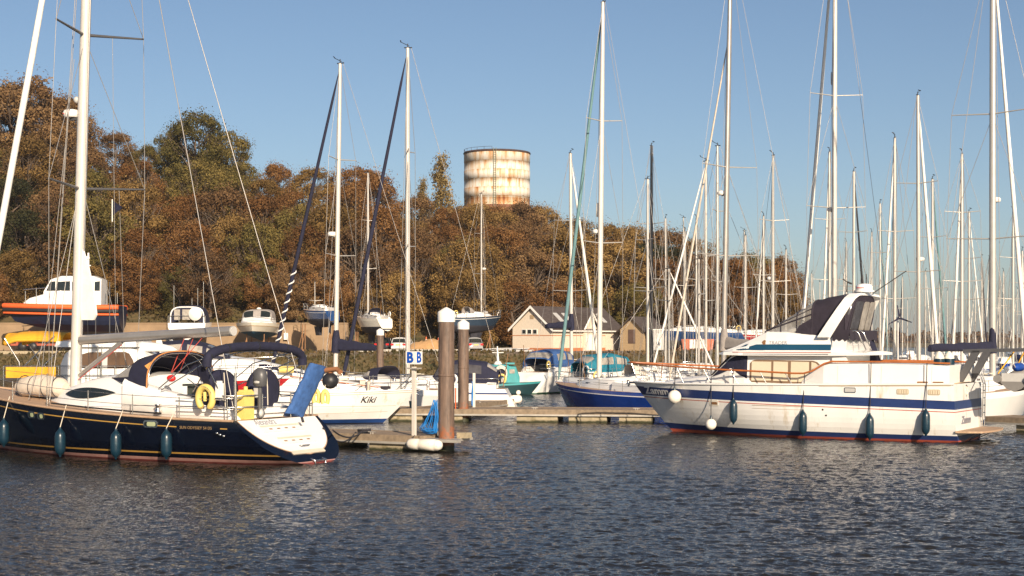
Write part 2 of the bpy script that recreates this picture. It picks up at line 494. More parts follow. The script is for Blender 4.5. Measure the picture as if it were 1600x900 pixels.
def fender(kind, loc, label, rope_top, group="fenders", r=0.17, ln=1.0, m=None, rm=None, rz=0):
    """hanging fender whose middle is at loc, with its lanyard up to rope_top"""
    t = thing("fender", label, "fender", loc, rz, group)
    mb = MB()
    if kind == 'long':
        h = ln / 2
        mb.lathe([(.03, -h - .1), (.05, -h - .04), (r * .5, -h), (r * .85, -h + .08), (r, -h + .2), (r, h - .2), (r * .85, h - .08), (r * .5, h), (.05, h + .05), (.035, h + .12)], n=16)
        mb.build("body", m or FENB, t)
        top = h + .12
    else:
        mb.sphere((0, 0, 0), r, n=18); mb.build("body", m or FENW, t)
        MB().lathe([(.07, r - .03), (.05, r + .08), (.03, r + .14)], n=10).build("eye", FENB, t); top = r + .13
    d = (rope_top[0] - loc[0], rope_top[1] - loc[1], rope_top[2] - loc[2])
    MB().tube([(0, 0, top), (d[0] * .5, d[1] * .5, (top + d[2]) / 2), d], 0.018, 5).build("lanyard", rm or ROPEW, t)
    return t
# ================================================================== WATER
def build_water():
    rng = np.random.default_rng(3)
    ax = np.concatenate([-np.geomspace(60, 0.52, 26), np.linspace(-0.5, 0.5, 1150), np.geomspace(0.52, 60, 26)])
    ys = [14.0]
    while ys[-1] < 150:
        ys.append(ys[-1] + max(0.042, 0.0017 * ys[-1]))
    ys = np.concatenate([[-400, -60, 2], np.array(ys), np.geomspace(152, 4000, 40)])
    A, Yg = np.meshgrid(ax, ys)
    X = np.clip(A * np.maximum(np.abs(Yg), 14.0), -4000, 4000)
    Z = np.zeros_like(X)
    step = np.maximum(0.042, 0.0017 * np.abs(Yg))
    gust = 0.92 + 0.32 * np.sin(X * 0.16 + Yg * .05 + 1.3 + .8 * np.sin(Yg * .13)) * np.sin(Yg * 0.11 + 0.4 + .7 * np.sin(X * .1)) + 0.12 * np.sin(X * .31 - Yg * .17)
    for i in range(150):
        lam = float(np.exp(rng.uniform(math.log(0.12), math.log(0.42)))) if i % 5 else float(np.exp(rng.uniform(math.log(0.42), math.log(1.3))))
        th = rng.normal(-0.30, 0.62) + (math.pi / 2)
        k = 2 * math.pi / lam
        slope = 0.027 if lam < .42 else 0.019
        a = slope / k
        fade = np.clip((lam / step - 2.2) / 1.5, 0, 1)
        ph = rng.uniform(0, 6.28)
        ar = k * (math.cos(th) * X + math.sin(th) * Yg) + ph + 0.8 * np.sin(0.23 * X + 0.31 * Yg + ph)
        s_ = np.sin(ar)
        Z += fade * a * (s_ + 0.25 * np.cos(2 * ar)) * gust
    Z *= np.clip((400 - np.abs(Yg)) / 250, 0, 1) * (np.abs(A) < 0.505)
    nr, nc = X.shape
    me = bpy.data.meshes.new("water")
    me.vertices.add(nr * nc)
    me.vertices.foreach_set("co", np.stack([X, Yg, Z], -1).astype(np.float32).ravel())
    i = np.arange(nr - 1)[:, None] * nc + np.arange(nc - 1)[None, :]
    q = np.stack([i, i + 1, i + nc + 1, i + nc], -1).reshape(-1, 4)
    me.loops.add(q.size); me.polygons.add(len(q))
    me.loops.foreach_set("vertex_index", q.astype(np.int32).ravel())
    me.polygons.foreach_set("loop_start", (np.arange(len(q)) * 4).astype(np.int32))
    me.polygons.foreach_set("use_smooth", np.ones(len(q), bool))
    me.update()
    o = bpy.data.objects.new("water", me); col.objects.link(o)
    m = bpy.data.materials.new("water"); m.use_nodes = True
    n = m.node_tree.nodes; l = m.node_tree.links; b = n["Principled BSDF"]
    b.inputs["Base Color"].default_value = (0.017, 0.016, 0.014, 1)
    b.inputs["Roughness"].default_value = 0.06
    b.inputs["IOR"].default_value = 1.33
    tc = n.new("ShaderNodeTexCoord")
    mp = n.new("ShaderNodeMapping"); mp.inputs["Scale"].default_value = (1.0, 1.5, 1); mp.inputs["Rotation"].default_value = (0, 0, 0.3)
    l.new(tc.outputs["Object"], mp.inputs[0])
    nz = n.new("ShaderNodeTexNoise"); nz.inputs["Scale"].default_value = 5.0; nz.inputs["Detail"].default_value = 3; nz.inputs["Roughness"].default_value = 0.6
    l.new(mp.outputs[0], nz.inputs["Vector"])
    bp = n.new("ShaderNodeBump"); bp.inputs["Strength"].default_value = 0.8; bp.inputs["Distance"].default_value = 0.06
    l.new(nz.outputs[0], bp.inputs["Height"]); l.new(bp.outputs[0], b.inputs["Normal"])
    me.materials.append(m)
    tag(o, kind="structure")
build_water()

# ================================================================== TERRAIN
def sstep(a, b, x):
    k = np.clip((x - a) / (b - a), 0, 1); return k * k * (3 - 2 * k)
SKY_PX = [-400, 0, 90, 160, 192, 240, 300, 345, 390, 430, 520, 600, 690, 850, 950, 1000, 1100, 1200, 1240, 1262]
SKY_Y = [135, 125, 142, 160, 228, 225, 215, 228, 250, 252, 250, 266, 318, 322, 345, 352, 368, 385, 405, 470]
HILL_PX = [-700, 0, 300, 450, 600, 750, 900, 1000, 1200, 1260, 1300]
HILL_Z = [30, 28, 23, 17, 15, 13, 11, 8, 4, 3, 1]
def terrain_z(x, y):
    x = np.asarray(x, float); y = np.asarray(y, float)
    px = 800 + F * x / np.maximum(y, 100)
    shore = 160 + 1.5 * np.sin(x * .21) + 1.0 * np.sin(x * .083 + 1)
    z = -1.2 + 4.0 * sstep(shore - 4, shore + 12, y)
    z += 3.0 * sstep(193.2, 194.2, y) * (1 - sstep(-24, -18, x))
    hz = np.interp(px, HILL_PX, HILL_Z)
    z += hz * sstep(196, 262, y)
    z += 0.35 * np.sin(x * .5 + y * .3) * sstep(198, 215, y)
    east = 1 - sstep(1215, 1268, px)
    z = -1.2 + (z + 1.2) * east
    z = np.where(y > 330, np.maximum(-1.2, z - (y - 330) * .2), z)
    far = sstep(880, 930, y + 20 * np.sin(x * .01)) * 3.6
    return np.maximum(z, -1.2 + far)
def build_land():
    xs = np.concatenate([np.linspace(-4000, -220, 18), np.linspace(-200, 62, 200), np.linspace(75, 4000, 20)])
    ys = np.concatenate([np.linspace(152, 262, 170), np.linspace(266, 400, 24), np.linspace(430, 870, 8), np.linspace(880, 960, 12), [1200, 2500, 4000]])
    X, Y = np.meshgrid(xs, ys); Z = terrain_z(X, Y)
    rng = np.random.default_rng(5)
    Z = Z + rng.normal(0, 0.05, Z.shape) * (Z > -.5) * (Z < 2.6)
    g = [[(float(X[i, j]), float(Y[i, j]), float(Z[i, j])) for j in range(X.shape[1])] for i in range(X.shape[0])]
    m = bpy.data.materials.new("land"); m.use_nodes = True
    n = m.node_tree.nodes; l = m.node_tree.links; b = n["Principled BSDF"]; b.inputs["Roughness"].default_value = 0.95
    tc = n.new("ShaderNodeTexCoord"); sp = n.new("ShaderNodeSeparateXYZ"); l.new(tc.outputs["Object"], sp.inputs[0])
    nz = n.new("ShaderNodeTexNoise"); nz.inputs["Scale"].default_value = 0.5; nz.inputs["Detail"].default_value = 10; nz.inputs["Roughness"].default_value = 0.75
    l.new(tc.outputs["Object"], nz.inputs["Vector"])
    gr = n.new("ShaderNodeValToRGB"); e = gr.color_ramp.elements
    e[0].position = .35; e[0].color = (0.055, 0.06, 0.018, 1); e[1].position = .65; e[1].color = (0.20, 0.13, 0.055, 1)
    l.new(nz.outputs[0], gr.inputs[0])
    yd = n.new("ShaderNodeValToRGB"); e = yd.color_ramp.elements
    e[0].position = .3; e[0].color = (0.15, 0.115, 0.085, 1); e[1].position = .7; e[1].color = (0.27, 0.20, 0.14, 1)
    l.new(nz.outputs[0], yd.inputs[0])
    # packed gravel of the yard between the bank and the foot of the hill
    mr = n.new("ShaderNodeMapRange"); mr.inputs[1].default_value = 2.3; mr.inputs[2].default_value = 2.75
    l.new(sp.outputs[2], mr.inputs[0])
    mr2 = n.new("ShaderNodeMapRange"); mr2.inputs[1].default_value = 198; mr2.inputs[2].default_value = 194
    l.new(sp.outputs[1], mr2.inputs[0])
    mu = n.new("ShaderNodeMath"); mu.operation = 'MULTIPLY'; l.new(mr.outputs[0], mu.inputs[0]); l.new(mr2.outputs[0], mu.inputs[1])
    mx = n.new("ShaderNodeMixRGB"); l.new(mu.outputs[0], mx.inputs[0]); l.new(gr.outputs[0], mx.inputs[1]); l.new(yd.outputs[0], mx.inputs[2])
    # wet mud at the waterline
    mr3 = n.new("ShaderNodeMapRange"); mr3.inputs[1].default_value = 0.45; mr3.inputs[2].default_value = 0.1; l.new(sp.outputs[2], mr3.inputs[0])
    mx2 = n.new("ShaderNodeMixRGB"); mx2.inputs[2].default_value = (0.07, 0.055, 0.04, 1); l.new(mr3.outputs[0], mx2.inputs[0]); l.new(mx.outputs[0], mx2.inputs[1])
    l.new(mx2.outputs[0], b.inputs["Base Color"])
    bp = n.new("ShaderNodeBump"); bp.inputs["Strength"].default_value = 0.8; bp.inputs["Distance"].default_value = 0.3
    l.new(nz.outputs[0], bp.inputs["Height"]); l.new(bp.outputs[0], b.inputs["Normal"])
    tag(MB().sheet(g).build("ground", m), kind="structure")
build_land()

# tufts of rough grass on the bank
def build_grass():
    rng = np.random.default_rng(8); n = 9000
    x = rng.uniform(-75, 50, n); y = rng.uniform(161, 172.5, n); z = terrain_z(x, y)
    keep = (z > 0.35); x, y, z = x[keep], y[keep], z[keep]
    vs = []; fs = []
    for i in range(len(x)):
        h = rng.uniform(.12, .42); w_ = rng.uniform(.12, .3); a = rng.uniform(0, 3.14); c, s_ = math.cos(a) * w_, math.sin(a) * w_
        lx, ly = rng.normal(0, .12, 2); o = len(vs)
        vs += [(x[i] - c, y[i] - s_, z[i] - .05), (x[i] + c, y[i] + s_, z[i] - .05), (x[i] + lx + c * .3, y[i] + ly, z[i] + h)]
        fs.append((o, o + 1, o + 2))
    mb = MB(); mb.add(vs, fs)
    g = leafmat("dry_grass", [(0.035, 0.04, 0.012), (0.09, 0.07, 0.025), (0.20, 0.13, 0.06)], 0.8)
    tag(mb.build("rough_grass", g), kind="stuff", label="rough tawny and green grass on the bank below the boatyard")

def leafmat(name, cols, rough=0.75, scale=0.22):
    m = bpy.data.materials.new(name); m.use_nodes = True
    n = m.node_tree.nodes; l = m.node_tree.links; b = n["Principled BSDF"]
    b.inputs["Roughness"].default_value = rough; b.inputs["Specular IOR Level"].default_value = 0.25
    ge = n.new("ShaderNodeNewGeometry"); oi = n.new("ShaderNodeObjectInfo"); tc = n.new("ShaderNodeTexCoord")
    nz = n.new("ShaderNodeTexNoise"); nz.inputs["Scale"].default_value = scale; nz.inputs["Detail"].default_value = 3
    l.new(tc.outputs["Object"], nz.inputs["Vector"])
    a = n.new("ShaderNodeMath"); a.operation = 'MULTIPLY_ADD'; a.inputs[1].default_value = 0.38; l.new(ge.outputs["Random Per Island"], a.inputs[0])
    b1 = n.new("ShaderNodeMath"); b1.operation = 'MULTIPLY_ADD'; b1.inputs[1].default_value = 0.30; b1.inputs[2].default_value = -0.25
    l.new(oi.outputs["Random"], b1.inputs[0]); 
    b2 = n.new("ShaderNodeMath"); b2.operation = 'MULTIPLY_ADD'; b2.inputs[1].default_value = 1.0; l.new(nz.outputs[0], b2.inputs[0]); l.new(b1.outputs[0], b2.inputs[2])
    l.new(b2.outputs[0], a.inputs[2])
    rp = n.new("ShaderNodeValToRGB"); e = rp.color_ramp.elements
    k = len(cols)
    e[0].position = 0.15; e[0].color = (*cols[0], 1); e[1].position = 0.85; e[1].color = (*cols[-1], 1)
    for i in range(1, k - 1):
        q = e.new(0.15 + 0.7 * i / (k - 1)); q.color = (*cols[i], 1)
    l.new(a.outputs[0], rp.inputs[0]); l.new(rp.outputs[0], b.inputs["Base Color"])
    tr = n.new("ShaderNodeBsdfTranslucent"); l.new(rp.outputs[0], tr.inputs[0])
    ms = n.new("ShaderNodeMixShader"); ms.inputs[0].default_value = 0.32
    l.new(b.outputs[0], ms.inputs[1]); l.new(tr.outputs[0], ms.inputs[2]); l.new(ms.outputs[0], n["Material Output"].inputs[0])
    return m
build_grass()

# ================================================================== TREES
BARK = mat("bark", (0.13, 0.095, 0.07), 0.9, var=0.3, vscale=3)
LEAF = {
    'russet': leafmat("russet_leaves", [(0.055, 0.030, 0.013), (0.135, 0.064, 0.021), (0.215, 0.100, 0.031), (0.32, 0.18, 0.07)]),
    'brown': leafmat("brown_leaves", [(0.055, 0.033, 0.016), (0.125, 0.070, 0.032), (0.195, 0.110, 0.047), (0.29, 0.18, 0.08)]),
    'olive': leafmat("olive_leaves", [(0.032, 0.031, 0.010), (0.085, 0.074, 0.020), (0.145, 0.115, 0.032), (0.24, 0.175, 0.05)]),
    'golden': leafmat("golden_leaves", [(0.055, 0.036, 0.013), (0.14, 0.085, 0.026), (0.225, 0.135, 0.042), (0.36, 0.23, 0.08)]),
    'poplar': leafmat("poplar_leaves", [(0.09, 0.06, 0.02), (0.20, 0.14, 0.05), (0.32, 0.23, 0.09), (0.42, 0.31, 0.13)]),
    'dark': leafmat("dark_leaves", [(0.008, 0.011, 0.005), (0.020, 0.024, 0.009), (0.038, 0.038, 0.014), (0.065, 0.06, 0.022)]),
}
def leaves(rng, centres, radii, per, size, squash=0.85):
    n = len(centres) * per
    c = np.repeat(centres, per, 0); r = np.repeat(radii, per)
    d = rng.normal(size=(n, 3)); d /= np.linalg.norm(d, axis=1)[:, None]
    rad = r * (0.55 + 0.5 * rng.random(n) ** 0.6)
    p = c + d * rad[:, None] * np.array([1, 1, squash])
    nn = d * 1.1 + rng.normal(size=(n, 3)) * 0.42; nn /= np.linalg.norm(nn, axis=1)[:, None]
    t = np.cross(nn, rng.normal(size=(n, 3))); t /= np.linalg.norm(t, axis=1)[:, None]
    b = np.cross(nn, t); s = (size * (0.6 + 0.8 * rng.random(n)))[:, None]
    v = np.stack([p - t * s, p - b * s * .6, p + t * s, p + b * s * .6], 1).reshape(-1, 3)
    return v
def mesh_quads(name, v, m):
    me = bpy.data.meshes.new(name); k = len(v) // 4
    me.vertices.add(len(v)); me.vertices.foreach_set("co", v.astype(np.float32).ravel())
    me.loops.add(len(v)); me.loops.foreach_set("vertex_index", np.arange(len(v), dtype=np.int32))
    me.polygons.add(k); me.polygons.foreach_set("loop_start", (np.arange(k) * 4).astype(np.int32))
    me.update(); me.materials.append(m); return me
def tree_meshes(seed, kind, shape='round', H=14.0):
    rng = np.random.default_rng(seed); cs = []; rs = []
    limbs = MB()
    top = H
    if shape == 'poplar':
        limbs.tube([(0, 0, 0), (.1, 0, H * .5), (0, 0, H * .97)], [.28, .16, .03], 7)
        for i in range(70):
            z = H * (.12 + .86 * rng.random()); rr = (0.25 + 1.25 * math.sin(min(1, (1 - z / H) * 1.7 + .05) * 1.5)) * .9
            a = rng.uniform(0, 6.28); q = rr * rng.random() ** .5
            cs.append((q * math.cos(a), q * math.sin(a), z)); rs.append(rng.uniform(.45, .8))
            limbs.tube([(0, 0, max(.5, z - 1.8)), (q * .8 * math.cos(a), q * .8 * math.sin(a), z)], [.05, .02], 4)
    else:
        W = H * (0.36 if shape == 'round' else 0.30)
        z0 = H * 0.10
        limbs.tube([(0, 0, 0), (rng.normal(0, .2), rng.normal(0, .2), H * .3), (rng.normal(0, .4), rng.normal(0, .4), H * .72)], [.42, .3, .1], 8)
        for i in range(15):
            a = rng.uniform(0, 6.28); z = H * rng.uniform(.3, .62); l_ = W * rng.uniform(.6, .95)
            e = (l_ * math.cos(a), l_ * math.sin(a), z + H * rng.uniform(.12, .34))
            limbs.tube([(0, 0, z), (e[0] * .5, e[1] * .5, z + (e[2] - z) * .6), e], [.13, .08, .025], 5)
        for i in range(90):
            a = rng.uniform(0, 6.28); q = W * 1.0 * rng.random() ** .5; z = H * rng.uniform(.86, 1.04) - q * .75
            limbs.tube([(q * .75 * math.cos(a), q * .75 * math.sin(a), z - 2.2), (q * math.cos(a) + rng.normal(0, .15), q * math.sin(a), z)], [.035, .012], 3)
            for s_ in range(2): limbs.tube([(q * .9 * math.cos(a), q * .9 * math.sin(a), z - .9), (q * math.cos(a) + rng.normal(0, .5), q * math.sin(a) + rng.normal(0, .5), z - .1 + rng.normal(0, .25))], [.02, .01], 3)
        nb = 74
        for i in range(nb):
            a = rng.uniform(0, 6.28); u = rng.uniform(-1.15, 1) ; u = max(u, -1) ; q = math.sqrt(max(0, 1 - u * u)) * rng.uniform(.62, 1.0)
            asym = 1 + .22 * math.sin(2 * a + seed) + .12 * math.sin(5 * a + seed * 2)
            z = H * .56 + H * .39 * u
            if u < 0: q = max(q, .55)
            cs.append((W * q * asym * math.cos(a), W * q * asym * math.sin(a), z)); rs.append(H * rng.uniform(.055, .115))
    cs = np.array(cs); rs = np.array(rs)
    v = leaves(rng, cs, rs, 230 if shape != 'poplar' else 70, 0.155 if shape != 'poplar' else .13)
    # loose sprays that break the outline
    v2 = leaves(rng, cs * np.array([1.1, 1.1, 1.0]) + np.array([0, 0, .5]), rs * 1.7, 26, 0.13)
    return mesh_quads(kind + "_crown", np.concatenate([v, v2]), LEAF[kind]), limbs
protos = {}
for k, (kind, shapes) in enumerate([('russet', ['round', 'tall', 'round']), ('brown', ['round', 'tall']), ('olive', ['round', 'tall']), ('golden', ['round', 'tall']), ('dark', ['round']), ]):
    protos[kind] = []
    for j, sh in enumerate(shapes):
        cme, limbs = tree_meshes(10 * k + j, kind, sh)
        tr = limbs.build("trunk", BARK); tme = tr.data; bpy.data.objects.remove(tr)
        protos[kind].append((cme, tme))
cme, limbs = tree_meshes(99, 'poplar', 'poplar', 14.0)
tr = limbs.build("trunk", BARK); protos['poplar'] = [(cme, tr.data)]; bpy.data.objects.remove(tr)
def plant(kind, x, y, h, label, wide=1.0, name="autumn_tree", z=None, group="trees on the wooded hillside", rz=None, kmesh=None):
    cme, tme = random.choice(protos[kind]) if kmesh is None else protos[kind][kmesh]
    z = float(terrain_z(x, y)) - .3 if z is None else z
    s = h / 14.0
    t = thing(name, label, "tree", (x, y, z), random.uniform(0, 6.28) if rz is None else rz, group)
    t.scale = (s * wide, s * wide, s)
    a = bpy.data.objects.new("crown", cme); col.objects.link(a); a.parent = t
    b = bpy.data.objects.new("trunk", tme); col.objects.link(b); b.parent = t
    return t
COLW = {'russet': 'rust-red', 'brown': 'bare-looking brown', 'olive': 'olive-green', 'golden': 'golden-brown', 'dark': 'dark green'}
ZONES = [(-500, 60, "behind the orange workboat"), (60, 215, "behind the tall mast of the navy yacht"), (215, 400, "below the rounded green treetop"), (400, 560, "behind the blue yacht ashore"), (560, 700, "between the two poplars and the parked cars"), (700, 860, "below the rusty water tower"), (860, 1000, "behind the pale boat shed"), (1000, 1130, "behind the small brown hut"), (1130, 1300, "at the low right end of the wood")]
def zone(px):
    for a, b, s in ZONES:
        if a <= px < b: return s
    return ZONES[-1][2]
def skyY(px): return float(np.interp(px, SKY_PX, SKY_Y))
rows = [(203, 5.0, 0), (211, 5.2, 1), (220, 5.4, 2), (231, 5.6, 3), (246, 5.2, 4)]
rank = {0: "in front", 1: "low down", 2: "mid-slope", 3: "high up", 4: "on the skyline"}
for (d, dx, ri) in rows:
    x = (-260 - 800) / F * d
    while True:
        px = 800 + F * x / d
        if px > 1245: break
        jd = d + random.uniform(-4, 4); jx = x + random.uniform(-1.6, 1.6); pj = 800 + F * jx / jd
        zb = float(terrain_z(jx, jd)) - .3
        hmax = zat(skyY(pj) + random.uniform(0, 14) + (0 if ri == 4 else 22), jd) - zb
        h = min(hmax, random.uniform(10.5, 15)) if ri < 4 else min(hmax, 19)
        if ri == 0: h = min(h, random.uniform(6.5, 10))
        if pj < 70 and ri < 3: kd = random.choice(['dark', 'olive', 'brown', 'dark'])
        elif 140 < pj < 222 and ri >= 3: kd = random.choice(['russet', 'brown'])
        elif pj < 210: kd = random.choice(['brown', 'golden', 'olive', 'brown', 'olive'])
        elif 212 < pj < 400 and ri >= 3: kd = 'olive'
        elif pj < 400: kd = random.choice(['russet', 'golden', 'brown', 'russet', 'russet'])
        elif 980 < pj < 1075 and ri in (2, 3): kd = 'dark'
        else: kd = random.choice(['russet', 'golden', 'brown', 'russet', 'golden', 'brown', 'olive'])
        if ri == 0: kd = random.choice(['olive', 'golden', 'golden', 'russet', 'brown'])
        if h > 4:
            plant(kd, jx, jd, h, f"{COLW[kd]} tree {rank[ri]} {zone(pj)}", wide=random.uniform(.92, 1.15) * (1.15 if h < 9 else 1), z=zb)
        x += dx * random.uniform(.8, 1.2)
# trees that stand out
for (px, d, top, wd, kd, lb) in [(306, 244, 172, 1.0, 'olive', "tall olive-green dome-shaped tree rising above the wood, right of the navy yacht's mast"),
                                 (352, 246, 204, .9, 'olive', "green tree just right of the tall dome-shaped treetop"),
                                 (262, 246, 205, .6, 'olive', "green tree just left of the tall dome-shaped treetop"),
                                 (30, 240, 118, 1.2, 'brown', "large brown tree at the left edge, highest of the wood")]:
    x, y, _ = P(px, d); zb = float(terrain_z(x, y)) - .3
    plant(kd, x, y, zat(top, d) - zb, lb, wide=wd, name="broadleaf_tree", z=zb)
for (px, d, top, wd, lb) in [(690, 262, 243, .95, "tallest slender golden poplar left of the rusty water tower"), (661, 262, 280, .8, "shorter slender golden poplar, second left of the rusty water tower")]:
    x, y, _ = P(px, d); zb = float(terrain_z(x, y)) - .3
    plant('poplar', x, y, zat(top, d) - zb, lb, wide=wd, name="poplar_tree", z=zb, group="poplars")
for (px, top, kd) in ((722, 322, 'brown'), (748, 318, 'golden'), (782, 322, 'russet'), (815, 318, 'brown'), (845, 322, 'golden')):
    x, y, _ = P(px, 270); zb = float(terrain_z(x, y)) - .3
    plant(kd, x, y, zat(top, 270) - zb, f"{COLW[kd]} tree on the skyline right at the foot of the rusty water tower", z=zb)
# scrub at the foot of the wood
def build_scrub():
    rng = np.random.default_rng(21); cs = []; rs = []
    for i in range(900):
        x = rng.uniform(-105, 42); y = rng.uniform(195.5, 262); z = float(terrain_z(x, y)); r = rng.uniform(.6, 1.5)
        cs.append((x, y, z + r * .4)); rs.append(r)
    v = leaves(rng, np.array(cs), np.array(rs), 46, 0.2, .8)
    o = bpy.data.objects.new("undergrowth", mesh_quads("undergrowth", v, leafmat("undergrowth_leaves", [(0.03, 0.026, 0.01), (0.08, 0.055, 0.02), (0.13, 0.10, 0.03)], scale=.1))); col.objects.link(o)
    tag(o, kind="stuff", label="brown and green undergrowth at the foot of the wooded hillside")
build_scrub()
# far shore
def build_far():
    rng = np.random.default_rng(31); cs = []; rs = []
    for i in range(1500):
        x = rng.uniform(-600, 1300); y = rng.uniform(950, 1050)
        r = rng.uniform(3, 6) ; z = 2.4 + rng.uniform(0, 5) + 2.2 * math.sin(x * .013)
        cs.append((x, y, z)); rs.append(r)
    v = leaves(rng, np.array(cs), np.array(rs), 40, 1.3, .8)
    o = bpy.data.objects.new("far_wood", mesh_quads("far_wood", v, LEAF['brown'])); col.objects.link(o)
    tag(o, kind="stuff", label="low wood along the far shore of the estuary")
build_far()

# ================================================================== WATER TOWER
def build_tank():
    x, y, _ = P(776.5, 290); t = thing("water_tower", "rust-streaked cylindrical water tank on brick base rising behind the trees", "water tower", (x, y, 10))
    r = 5.95; zb = zat(323, 290) - 10; zt = zat(241, 290) - 10; n = 72
    m = bpy.data.materials.new("rusty_tank"); m.use_nodes = True
    nn = m.node_tree.nodes; l = m.node_tree.links; b = nn["Principled BSDF"]; b.inputs["Roughness"].default_value = .7
    tc = nn.new("ShaderNodeTexCoord"); sp = nn.new("ShaderNodeSeparateXYZ"); l.new(tc.outputs["Object"], sp.inputs[0])
    def math_(op, a=None, b_=None, c_=None):
        q = nn.new("ShaderNodeMath"); q.operation = op
        for i, v in enumerate((a, b_, c_)):
            if v is None: continue
            if isinstance(v, (int, float)): q.inputs[i].default_value = v
            else: l.new(v, q.inputs[i])
        return q.outputs[0]
    hc = (zt - zb) / 6
    rel = math_('DIVIDE', math_('SUBTRACT', sp.outputs[2], zb), hc)
    fr = math_('FRACT', rel); fl = math_('FLOOR', rel)
    # rust runs down from each seam: strong just under a seam, ragged below
    mp = nn.new("ShaderNodeMapping"); mp.inputs["Scale"].default_value = (1.6, 1.6, .16); l.new(tc.outputs["Object"], mp.inputs[0])
    cb = nn.new("ShaderNodeCombineXYZ"); l.new(math_('MULTIPLY', fl, 7.3), cb.inputs[2])
    ad = nn.new("ShaderNodeVectorMath"); ad.operation = 'ADD'; l.new(mp.outputs[0], ad.inputs[0]); l.new(cb.outputs[0], ad.inputs[1])
    nz = nn.new("ShaderNodeTexNoise"); nz.inputs["Scale"].default_value = 1.0; nz.inputs["Detail"].default_value = 6; nz.inputs["Roughness"].default_value = .72
    l.new(ad.outputs[0], nz.inputs["Vector"])
    n2 = nn.new("ShaderNodeTexNoise"); n2.inputs["Scale"].default_value = .35; n2.inputs["Detail"].default_value = 5; l.new(tc.outputs["Object"], n2.inputs["Vector"])
    v = math_('ADD', math_('MULTIPLY', nz.outputs[0], 1.0), math_('MULTIPLY', n2.outputs[0], .35))
    v = math_('ADD', v, math_('MULTIPLY', math_('POWER', fr, 4.0), .10))
    low = math_('MULTIPLY', math_('LESS_THAN', rel, 0.8), .12)
    v = math_('ADD', v, low)
    rp = nn.new("ShaderNodeValToRGB"); e = rp.color_ramp.elements
    e[0].position = .64; e[0].color = (0.70, 0.66, 0.59, 1); e[1].position = 1.06; e[1].color = (0.16, 0.05, 0.025, 1)
    for p, c in ((.75, (0.62, 0.46, 0.30)), (.86, (0.48, 0.22, 0.07)), (.95, (0.30, 0.10, 0.04))):
        q = e.new(p); q.color = (*c, 1)
    l.new(v, rp.inputs[0]); l.new(rp.outputs[0], b.inputs["Base Color"])
    mb = MB(); prof = []
    for k in range(6):
        z0 = zb + hc * k; z1 = z0 + hc
        rr = r + .04 * (k % 2)
        prof += [(rr, z0 + .002), (rr, z1 - .002)]
    mb.lathe(prof, n=n); mb.build("tank", m, t)
    RD = mat("rim_rust", (0.06, 0.035, 0.03), .8, var=.4); BR = mat("tower_brick", (0.20, 0.09, 0.05), .9, var=.3, vscale=1.2, dirt=(.10, .05, .03), dscale=1)
    rm = MB(); rm.lathe([(r - .3, zt - .1), (r + .13, zt - .06), (r + .16, zt + .10), (r + .05, zt + .28), (r - .4, zt + .36), (.5, zt + .9)], n=n)
    rm.build("roof", RD, t)
    bs = MB(); bs.lathe([(r + .32, -14), (r + .32, zb - 1.0), (r + .12, zb - .05), (r - .1, zb + .02)], n=n); bs.build("brick_base", BR, t)
    ld = MB(); a = R(-93)
    cx, cy = (r + .22) * math.cos(a), (r + .22) * math.sin(a)
    for o in (-.22, .22): ld.tube([(cx + o, cy, zb - 4), (cx + o, cy, zt + .5)], .05, 5)
    z = zb - 4
    while z < zt: ld.tube([(cx - .22, cy, z), (cx + .22, cy, z)], .03, 4); z += .4
    ld.build("ladder", mat("ladder_green", (.22, .24, .17), .6), t)
    rl = MB()
    for k in range(9):
        a = R(150 + 14 * k); rl.tube([(r * math.cos(a), r * math.sin(a), zt + .2), (r * math.cos(a), r * math.sin(a), zt + .75)], .03, 4)
    rl.tube([(r * math.cos(R(150 + 7 * k)), r * math.sin(R(150 + 7 * k)), zt + .75) for k in range(17)], .03, 4)
    rl.build("roof_rail", RD, t)
build_tank()

